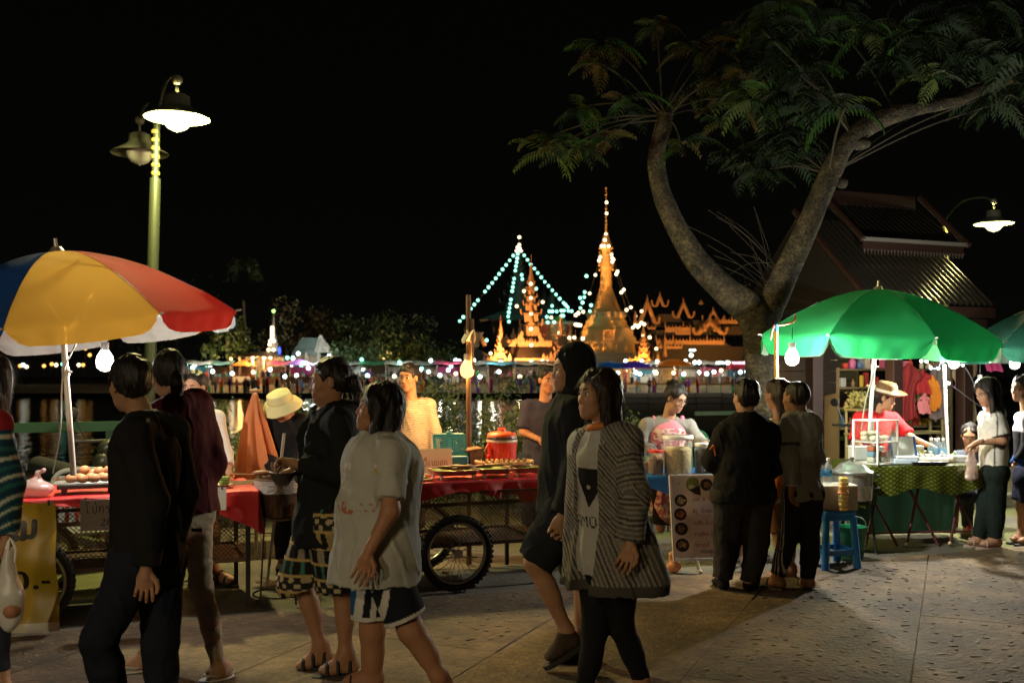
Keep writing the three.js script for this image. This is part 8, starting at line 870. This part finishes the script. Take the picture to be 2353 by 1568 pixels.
// ------------------------------------------------------------------ vendors behind the carts
const mid = { cell: 0.016, cq: 0.012, hq: 0.0065, handq: 0.0065, strands: 160, hairq: 0.009 };
const stand = (u0, u1, d, y = 0) => { const v = HZ + (EYE - y) * F / d; return { an: [[u0, v - 22, 0], [u1, v - 22, 0]], to: [[u0 - 6, v, -0.16], [u1 + 6, v, -0.16]] }; };
person({ ...mid, d: 7.6, label: 'vendor in a white top and brown checked apron behind the egg cart', head: [446, 890, 0], f: [-0.15, -0.12, 0.95], pel: [462, 1135, 0], sh: [[425, 965, 0], [496, 962, 0]], el: [[415, 1040, 0], [516, 1042, -0.05]], wr: [[420, 1090, -0.15], [527, 1094, -0.18]], fi: [null, [530, 1118, -0.24]], kn: [[455, 1235, 0], [480, 1235, -0.03]], an: [[462, 1315, 0], [492, 1312, -0.05]], to: [[450, 1335, -0.1], [540, 1332, -0.16]], skin: [0.36, 0.2, 0.12], w: 0.98, hair: { grow: 0.011, nape: -0.05, len: 0.03, ears: true },
  dress: c => { c.trousers('knee_trousers', [0.03, 0.03, 0.035], { inf: 0.02, t: 1.2, amp: 0.01 }); c.sleeveTop('white_top', [0.62, 0.6, 0.56], { inf: 0.018, ainf: 0.018, t: 1.55 }); const J = c.J; c.wear('checked_apron', c.torso(0.03).slice(0, 2).concat([cap(J.pel, J.pel.clone().add(V3(0, -0.25, 0.02)), 0.15, 0.16), cap(J.chest.clone().addScaledVector(c.R, 0.09).addScaledVector(c.tf, 0.06), J.sh[1].clone().add(V3(-0.05, 0.065, 0)), 0.025, 0.02), cap(J.chest.clone().addScaledVector(c.R, -0.09).addScaledVector(c.tf, 0.06), J.sh[0].clone().add(V3(0.05, 0.065, 0)), 0.025, 0.02)]), p => (Math.sin(p.x * 170) > 0.4) || (Math.sin(p.y * 170) > 0.4) ? [0.09, 0.045, 0.025] : [0.26, 0.16, 0.08], { kk: 0.02, clip: [[J.chest.clone().addScaledVector(c.tf, 0.03), c.tf.clone().negate()]], cell: 0.008 }); for (const i of [0, 1]) c.shoe(i, BLK, { open: true }); obj('bangle', ring(0.033, 0.005, ...J.wr[1].toArray(), 18, 6, 1.2), M([0.6, 0.3, 0.06], 0.3, { metalness: 0.8 }), c.o); } });
person({ ...mid, d: 8.0, label: 'vendor in a pale yellow bucket hat and black clothes bending over', head: [652, 938, 0], f: [-0.62, -0.5, 0.6], pel: [668, 1105, 0.12], sh: [[612, 975, 0.02], [688, 972, 0.06]], el: [[608, 1050, -0.05], [692, 1045, 0]], wr: [[640, 1085, -0.2], [665, 1080, -0.2]], fi: [null, null], kn: [[650, 1190, 0.05], [690, 1190, 0.05]], ...stand(650, 692, 8.0), w: 1.0, shod: true, hair: { grow: 0.01, nape: -0.09 },
  dress: c => { c.trousers('trousers', BLK, { inf: 0.02 }); c.sleeveTop('black_shirt', [0.012, 0.012, 0.013], { inf: 0.035, ainf: 0.03, amp: 0.012 }); for (const i of [0, 1]) c.shoe(i, BLK); const hat = new THREE.Group(); hat.name = 'bucket_hat'; c.o.add(hat); hat.position.copy(c.H(0, 0.06, 0)); hat.quaternion.setFromRotationMatrix(new THREE.Matrix4().makeBasis(c.r, c.U, c.f.clone())); const g = lathe([[0.172, -0.055], [0.14, -0.005], [0.112, 0.02], [0.108, 0.03], [0.098, 0.085], [0.085, 0.095], [0.001, 0.1]], 40), q = g.attributes.position; for (let i = 0; i < q.count; i++) { const n = 0.012 * noise(q.getX(i) * 14, q.getY(i) * 14, q.getZ(i) * 14); q.setY(i, q.getY(i) + n); q.setX(i, q.getX(i) * (1 + n)); } g.computeVertexNormals(); obj('hat_cloth', thick(mergeVertices(g), 0.003), M([0.62, 0.6, 0.3], 0.9), hat); obj('hat_band', lathe([[0.1125, 0.022], [0.11, 0.034]], 32), M([0.5, 0.48, 0.24], 0.9), hat); } });
person({ ...mid, cq: 0.0085, d: 8.75, label: 'vendor in a cream finely striped long sleeved top standing behind the pork cart', head: [938, 868, 0], f: [-0.34, -0.06, 0.94], pel: [942, 1060, 0], sh: [[903, 933, 0], [984, 932, 0.02]], el: [[893, 990, -0.02], [998, 990, 0]], wr: [[905, 1045, -0.1], [996, 1048, -0.04]], fi: [null, null], kn: [[930, 1160, 0], [958, 1160, 0]], ...stand(930, 958, 8.75, 0.13), y0: 0, flat: false, w: 0.98, hq: 0.0055, skin: [0.36, 0.18, 0.095], shod: true,
  hair: { grow: 0.01, nape: -0.04, ears: true, len: 0.03, fh: 0.105 },
  dress: c => { c.trousers('trousers', [0.03, 0.022, 0.018], { inf: 0.02 }); c.sleeveTop('striped_top', p => stripe(p.y + 0.012 * noise(p.x * 9, p.y * 9, 1), [0.4, 0.34, 0.26], [0.27, 0.22, 0.155], 0.02), { inf: 0.02, ainf: 0.018, t: 1.95, neckR: 0.095, amp: 0.008 }); } });
person({ ...mid, d: 8.95, label: 'man in a dark navy polo shirt behind the red drink cooler', head: [1258, 872, -0.02], f: [0.3, -0.18, 0.9], pel: [1240, 1062, 0], sh: [[1214, 936, 0], [1290, 938, 0]], el: [[1202, 992, -0.04], [1300, 992, 0]], wr: [[1240, 1010, -0.16], [1275, 1015, -0.15]], fi: [[1258, 1022, -0.2], null], kn: [[1215, 1160, 0], [1245, 1160, 0]], ...stand(1215, 1245, 8.95, 0.13), flat: false, shod: true, skin: [0.34, 0.16, 0.08], hair: { grow: 0.01, nape: -0.05, ears: true },
  dress: c => { c.trousers('trousers', [0.02, 0.024, 0.035], { inf: 0.02 }); c.sleeveTop('polo_shirt', [0.035, 0.034, 0.055], { inf: 0.022, ainf: 0.028, t: 0.85, amp: 0.008 }); } });
person({ ...mid, cq: 0.009, d: 8.95, label: 'man with glasses in a grey shirt and pink flowered apron at the dessert table', head: [1552, 914, -0.04], f: [0.55, -0.42, 0.7], hs: 1.0, pel: [1535, 1085, 0.05], sh: [[1486, 976, 0], [1582, 978, 0.02]], el: [[1472, 1022, -0.04], [1604, 1010, -0.05]], wr: [[1500, 1036, -0.22], [1624, 1022, -0.25]], fi: [[1515, 1048, -0.28], [1640, 1035, -0.3]], palm: [[0, -1, 0], [0, -1, 0]], kn: [[1520, 1170, 0], [1550, 1170, 0]], ...stand(1518, 1552, 8.95, 0.13), flat: false, shod: true, w: 1.06, skin: [0.36, 0.2, 0.12], hq: 0.0055, hair: { grow: 0.012, nape: -0.05, ears: true },
  dress: c => { const J = c.J; c.trousers('trousers', [0.02, 0.02, 0.022], { inf: 0.02 }); c.sleeveTop('grey_shirt', [0.22, 0.22, 0.2], { inf: 0.014, ainf: 0.02, t: 1.9, amp: 0.01 }); c.wear('flowered_apron', c.torso(0.034).slice(0, 2).concat([cap(J.pel, J.pel.clone().add(V3(0, -0.3, 0)), 0.16, 0.17), cap(J.chest.clone().addScaledVector(c.R, 0.1).addScaledVector(c.tf, 0.07), J.sh[1].clone().add(V3(-0.06, 0.075, 0.02)), 0.022, 0.018), cap(J.chest.clone().addScaledVector(c.R, -0.1).addScaledVector(c.tf, 0.07), J.sh[0].clone().add(V3(0.06, 0.075, 0.02)), 0.018, 0.014)]), p => { const n = noise(p.x * 42, p.y * 42, p.z * 20 + 4), b = noise(p.x * 70 + 9, p.y * 70, 7); return p.y > J.chest.y + 0.06 ? [0.62, 0.22, 0.28] : n > 0.18 ? [0.5, 0.16, 0.2] : b > 0.35 ? [0.3, 0.08, 0.08] : [0.66, 0.5, 0.46]; }, { kk: 0.02, clip: [[J.chest.clone().addScaledVector(c.tf, 0.0), c.tf.clone().negate()]], cell: 0.008 });
    for (const s of [-1, 1]) obj('spectacle', ring(0.021, 0.0022, 0, 0, 0, 20, 5, 0), mDarkIron, c.o).applyMatrix4(new THREE.Matrix4().makeBasis(c.r, c.U, c.f).setPosition(c.H(s * 0.031, 0.005, 0.098))); obj('spectacle_arm', [bar(c.H(0.05, 0.008, 0.095), c.H(0.078, 0.005, 0.0), 0.002, 4), bar(c.H(-0.05, 0.008, 0.095), c.H(-0.078, 0.005, 0.0), 0.002, 4), bar(c.H(-0.01, 0.007, 0.1), c.H(0.01, 0.007, 0.1), 0.002, 4)], mDarkIron, c.o); } });
// ------------------------------------------------------------------ customers with their backs to the street
person({ ...walk, cell: 0.014, cq: 0.01, d: 7.3, label: 'broad man in a black jacket seen from behind at the dessert table', head: [1714, 913, 0], hs: 1.02, f: [-0.38, -0.08, -0.92], pel: [1708, 1135, 0], sh: [[1664, 996, 0], [1766, 996, 0]], el: [[1640, 1058, 0.06], [1788, 1062, 0.06]], wr: [[1672, 1092, 0.26], [1752, 1095, 0.26]], fi: [null, null], kn: [[1672, 1240, 0], [1738, 1245, 0]], neck: [1716, 966, 0.02], an: [[1660, 1326, 0.02], [1722, 1336, -0.02]], to: [[1645, 1345, 0.17], [1735, 1350, 0.15]], w: 1.14, shod: true, skin: [0.36, 0.2, 0.12], hair: { grow: 0.009, nape: -0.07, ears: true, len: 0.022, fly: 0.6, taper: 0.1, flow: [0, -0.8, 0.5] }, strands: 600,
  dress: c => { c.trousers('trousers', [0.03, 0.028, 0.025], { inf: 0.03, t: 2.0, amp: 0.012 }); c.sleeveTop('jacket', [0.010, 0.010, 0.0105], { inf: 0.042, ainf: 0.036, t: 1.95, hem: c.J.pel.clone().add(V3(0, -0.05, 0)), neckR: 0.075, amp: 0.011, dd: 1.15 }); for (const i of [0, 1]) c.shoe(i, BLK); const a = c.loc([1631, 1032, -0.11]); obj('orange_badge', [bar(a, c.loc([1640, 1022, -0.12]), 0.006, 6), bar(c.loc([1640, 1022, -0.12]), c.loc([1644, 1046, -0.11]), 0.006, 6)], M([0.7, 0.16, 0.02], 0.6), c.o); } });
person({ ...mid, d: 7.8, label: 'woman with long brown hair half hidden between the black jacket and the grey hoodie', head: [1786, 908, 0], f: [-0.5, -0.05, -0.85], pel: [1798, 1135, 0], sh: [[1762, 985, 0], [1826, 985, 0]], el: [[1764, 1060, 0.02], [1836, 1060, 0.02]], wr: [[1782, 1105, -0.05], [1822, 1110, 0.2]], fi: [[1786, 1135, -0.06], null], kn: [[1790, 1230, 0], [1812, 1230, 0]], an: [[1800, 1310, 0], [1816, 1308, 0]], to: [[1772, 1328, 0.05], [1800, 1325, 0.1]], w: 0.95, hair: { grow: 0.013, nape: -0.2, m: hairBrown, len: 0.08, extra: c => [ecap(c.H(0, 0, -0.07), c.H(0, -0.28, -0.085), [0.08, 0.05], [0.07, 0.03], c.r)] },
  dress: c => { c.trousers('shorts', [0.2, 0.09, 0.03], { inf: 0.02, t: 0.9 }); c.sleeveTop('tan_top', [0.3, 0.22, 0.12], { inf: 0.02, ainf: 0.018, t: 1.1 }); c.wear('orange_bag', [ell(c.loc([1787, 1115, -0.14]), [0.04, 0.09, 0.04])], [0.5, 0.13, 0.02], { amp: 0.004 }); for (const i of [0, 1]) c.shoe(i, [0.45, 0.12, 0.03], { open: true, sole: [0.3, 0.1, 0.03] }); } });
person({ ...walk, cell: 0.014, cq: 0.009, d: 7.35, label: 'boy in a grey hooded top and black track trousers seen from behind', head: [1829, 915, 0], f: [-0.55, -0.04, -0.83], pel: [1846, 1130, 0], sh: [[1812, 986, -0.05], [1864, 981, 0.04]], el: [[1814, 1050, -0.1], [1874, 1050, 0.05]], wr: [[1818, 1114, -0.13], [1862, 1105, 0.15]], fi: [[1820, 1165, -0.13], null], palm: [[0.6, 0, 0.6], null], curl: [0.3, 0], kn: [[1812, 1235, 0], [1860, 1238, 0]], neck: [1838, 962, 0], an: [[1786, 1322, 0], [1856, 1330, 0]], to: [[1760, 1345, 0.08], [1838, 1350, 0.1]], w: 0.8, skin: [0.22, 0.11, 0.06], hair: { grow: 0.003, nape: -0.05, ears: true, len: 0.009, fly: 0.9, taper: 0.06, rough: 0.5 }, strands: 600,
  dress: c => { const J = c.J; c.trousers('track_trousers', p => { const k = J.kn[0], out = -(p.clone().sub(k).dot(c.R)), z = p.clone().sub(k).dot(c.tf); return p.x < k.x + 0.06 && out > 0.0 && z < 0.03 && Math.abs((((z * 46) % 1) + 1) % 1 - 0.5) < 0.16 && z > -0.045 ? [0.4, 0.36, 0.38] : [0.012, 0.012, 0.015]; }, { inf: 0.022, t: 1.97, amp: 0.009, cell: 0.007 }); c.sleeveTop('grey_hoodie', p => { const l = p.clone().sub(J.sh[0]), t = J.el[0].clone().sub(J.sh[0]), s = l.dot(t) / t.lengthSq(); return p.clone().sub(J.sh[0].clone().addScaledVector(t, clamp(s))).length() < 0.09 && s > 0.5 && s < 0.62 ? [0.03, 0.03, 0.03] : [0.17, 0.16, 0.145]; }, { inf: 0.026, ainf: 0.024, t: 1.95, hem: J.pel.clone().add(V3(0, -0.05, 0)), neckR: 0.07, amp: 0.011, extra: [ell(J.neck.clone().addScaledVector(c.tf, -0.1).add(V3(0, -0.07, 0)), [0.1, 0.11, 0.06]), cap(J.neck.clone().addScaledVector(c.R, -0.09), J.neck.clone().addScaledVector(c.R, 0.09), 0.055)] }); for (const i of [0, 1]) c.shoe(i, BLK, { open: 'flip' }); obj('wristband', ring(0.036, 0.006, ...J.wr[0].toArray(), 18, 6, 1.5), M([0.5, 0.5, 0.5], 0.4), c.o); } });
// ------------------------------------------------------------------ people round the steamed food table
person({ ...mid, d: 10.0, label: 'vendor in a red T-shirt and straw hat reaching over the steamed food table', head: [2033, 914, -0.05], f: [0.86, -0.3, 0.4], pel: [1998, 1080, 0.1], sh: [[1978, 962, -0.12], [2050, 962, 0.14]], el: [[1965, 1020, -0.2], [2092, 1005, -0.05]], wr: [[2000, 1040, -0.3], [2142, 1026, -0.3]], fi: [null, [2162, 1036, -0.34]], palm: [null, [0, -1, 0]], kn: [[1985, 1150, 0], [2010, 1150, 0.1]], ...stand(1985, 2010, 10.0), w: 1.04, shod: true, skin: [0.36, 0.19, 0.11], hair: { grow: 0.01, nape: -0.12, extra: c => [cap(c.H(0, -0.02, -0.07), c.H(0, -0.16, -0.06), 0.06, 0.03)] },
  dress: c => { c.trousers('trousers', [0.02, 0.02, 0.03], { inf: 0.02 }); c.sleeveTop('red_t_shirt', [0.55, 0.025, 0.03], { inf: 0.03, ainf: 0.03, t: 0.85, amp: 0.01 }); const hat = new THREE.Group(); hat.name = 'straw_hat'; c.o.add(hat); hat.quaternion.setFromRotationMatrix(new THREE.Matrix4().makeBasis(c.r, c.U, c.f.clone())); hat.position.copy(c.H(0, 0.062, -0.01)); obj('hat_straw', thick(mergeVertices(lathe([[0.205, 0.018], [0.17, -0.004], [0.115, 0.0], [0.108, 0.012], [0.1, 0.075], [0.085, 0.1], [0.04, 0.096], [0.001, 0.09]], 40)), 0.004), M([0.5, 0.38, 0.2], 0.8, { map: rep(T.wood, 8, 8) }), hat); obj('hat_band', lathe([[0.113, 0.006], [0.11, 0.014], [0.107, 0.035]], 32), M([0.65, 0.6, 0.5], 0.8), hat); } });
person({ ...mid, cq: 0.01, d: 9.1, label: 'girl with long loose hair in a white blouse and dark trousers', head: [2268, 902, 0], f: [-0.85, -0.36, 0.25], pel: [2284, 1085, 0], sh: [[2266, 962, 0.16], [2292, 965, -0.14]], el: [[2280, 1015, 0.2], [2306, 1012, -0.18]], wr: [[2245, 1018, 0.1], [2248, 1016, -0.14]], fi: [[2222, 1030, 0.05], [2224, 1028, -0.1]], palm: [[0, -1, 0], [0, -1, 0]], kn: [[2266, 1160, 0.05], [2290, 1165, -0.05]], an: [[2248, 1238, 0.05], [2286, 1240, -0.06]], to: [[2222, 1250, 0.03], [2250, 1256, -0.08]], w: 0.94, skin: [0.38, 0.21, 0.13], hair: { grow: 0.018, nape: -0.25, len: 0.12, flow: [0.3, -1, 0], extra: c => [ecap(c.H(0, 0.0, -0.065), c.loc([2304, 985, 0]), [0.085, 0.05], [0.075, 0.03], c.r), cap(c.H(-0.075, 0.03, 0.03), c.H(-0.07, -0.16, 0.045), 0.03, 0.018), cap(c.H(-0.075, 0.0, 0.0), c.loc([2280, 975, -0.14]), 0.028, 0.012), cap(c.loc([2304, 985, 0]), c.loc([2318, 1000, 0]), 0.05, 0.02)] },
  dress: c => { const J = c.J; c.trousers('dark_trousers', [0.012, 0.02, 0.018], { inf: 0.014, t: 1.93, fl: 0.006 }); c.sleeveTop('white_blouse', p => { const i = 1, t = J.el[1].clone().sub(J.sh[1]), s = p.clone().sub(J.sh[1]).dot(t) / t.lengthSq(); const near = p.clone().sub(J.sh[1].clone().addScaledVector(t, clamp(s))).length() < 0.085; if (near && s > 0.72) return [0.06, 0.045, 0.035]; const a = p.clone().sub(J.waist).dot(c.tf); return p.z > 0 && Math.abs(a - 0.04) < 0.006 ? [0.1, 0.1, 0.1] : [0.62, 0.62, 0.58]; }, { inf: 0.024, ainf: 0.034, t: 0.8, hem: J.pel.clone().add(V3(0, -0.02, 0)), amp: 0.009, flare: 0.015 }); for (const i of [0, 1]) c.shoe(i, [0.5, 0.45, 0.42], { open: 'flip', sole: [0.4, 0.3, 0.25] }); } });
person({ ...mid, d: 10.0, label: 'child with short hair sitting low behind the steamed food table', head: [2228, 1000, 0], hs: 0.95, f: [-0.4, -0.4, 0.82], pel: [2240, 1130, 0.05], sh: [[2204, 1050, 0], [2264, 1050, 0.02]], el: [[2196, 1095, -0.04], [2272, 1095, 0]], wr: [[2210, 1070, -0.2], [2255, 1110, -0.2]], fi: [null, null], kn: [[2222, 1135, -0.35], [2262, 1135, -0.35]], ...stand(2222, 2262, 9.7), w: 0.85, shod: true, hair: { grow: 0.008, nape: -0.05, ears: true, len: 0.02 }, dress: c => { c.trousers('trousers', [0.02, 0.02, 0.025], { inf: 0.015 }); c.sleeveTop('t_shirt', [0.05, 0.06, 0.08], { inf: 0.018, ainf: 0.02, t: 0.8 }); } });
{ const o = thing('low_stool', 'small red stool under the sitting child', 'stool', at(2240, 1200, 10.05).setY(0)); obj('seat', rbox(0.28, 0.03, 0.28, 0.01, 0, 0.33, 0), M([0.35, 0.03, 0.03], 0.5), o); for (const x of [-1, 1]) for (const z of [-1, 1]) obj('leg', bar([x * 0.13, 0, z * 0.13], [x * 0.11, 0.32, z * 0.11], 0.016, 6), M([0.35, 0.03, 0.03], 0.5), o); }
person({ ...mid, d: 9.25, label: 'person in profile wearing a dark jersey numbered three at the end of the food tables', head: [2350, 892, 0], f: [-0.98, -0.05, 0.15], pel: [2368, 1095, 0], sh: [[2350, 962, 0.16], [2366, 965, -0.15]], el: [[2352, 1035, 0.2], [2362, 1035, -0.2]], wr: [[2330, 1070, 0.1], [2334, 1065, -0.15]], fi: [null, null], kn: [[2350, 1165, 0.05], [2372, 1168, -0.05]], an: [[2348, 1228, 0.05], [2374, 1230, -0.06]], to: [[2320, 1245, 0.05], [2338, 1248, -0.06]], skin: [0.34, 0.18, 0.1], hair: { grow: 0.01, nape: -0.06, extra: c => [cap(c.H(0, -0.02, -0.1), c.H(0, -0.15, -0.12), 0.04, 0.02)] },
  dress: c => { const J = c.J; c.trousers('numbered_shorts', p => { const l = p.clone().sub(J.hip[1].clone().lerp(J.kn[1], 0.45)), a = l.dot(c.tf), y = l.y; const g = ['11110', '00001', '01110', '00001', '00001', '11110'], cc = Math.floor((-a + 0.05) / 0.02), rw = Math.floor((0.06 - y) / 0.02); return p.z > 0 && g[rw]?.[cc] === '1' ? [0.5, 0.42, 0.2] : [0.01, 0.012, 0.03]; }, { inf: 0.035, t: 0.8, fl: 0.01, cell: 0.008 }); c.sleeveTop('dark_jersey', p => p.y > J.chest.y ? [0.4, 0.4, 0.42] : p.y < J.waist.y ? [0.015, 0.05, 0.16] : [0.015, 0.016, 0.02], { inf: 0.024, ainf: 0.02, t: 1.9 }); for (const i of [0, 1]) c.shoe(i, [0.4, 0.15, 0.08], { open: 'flip' }); } });
renderer.render(scene, camera);
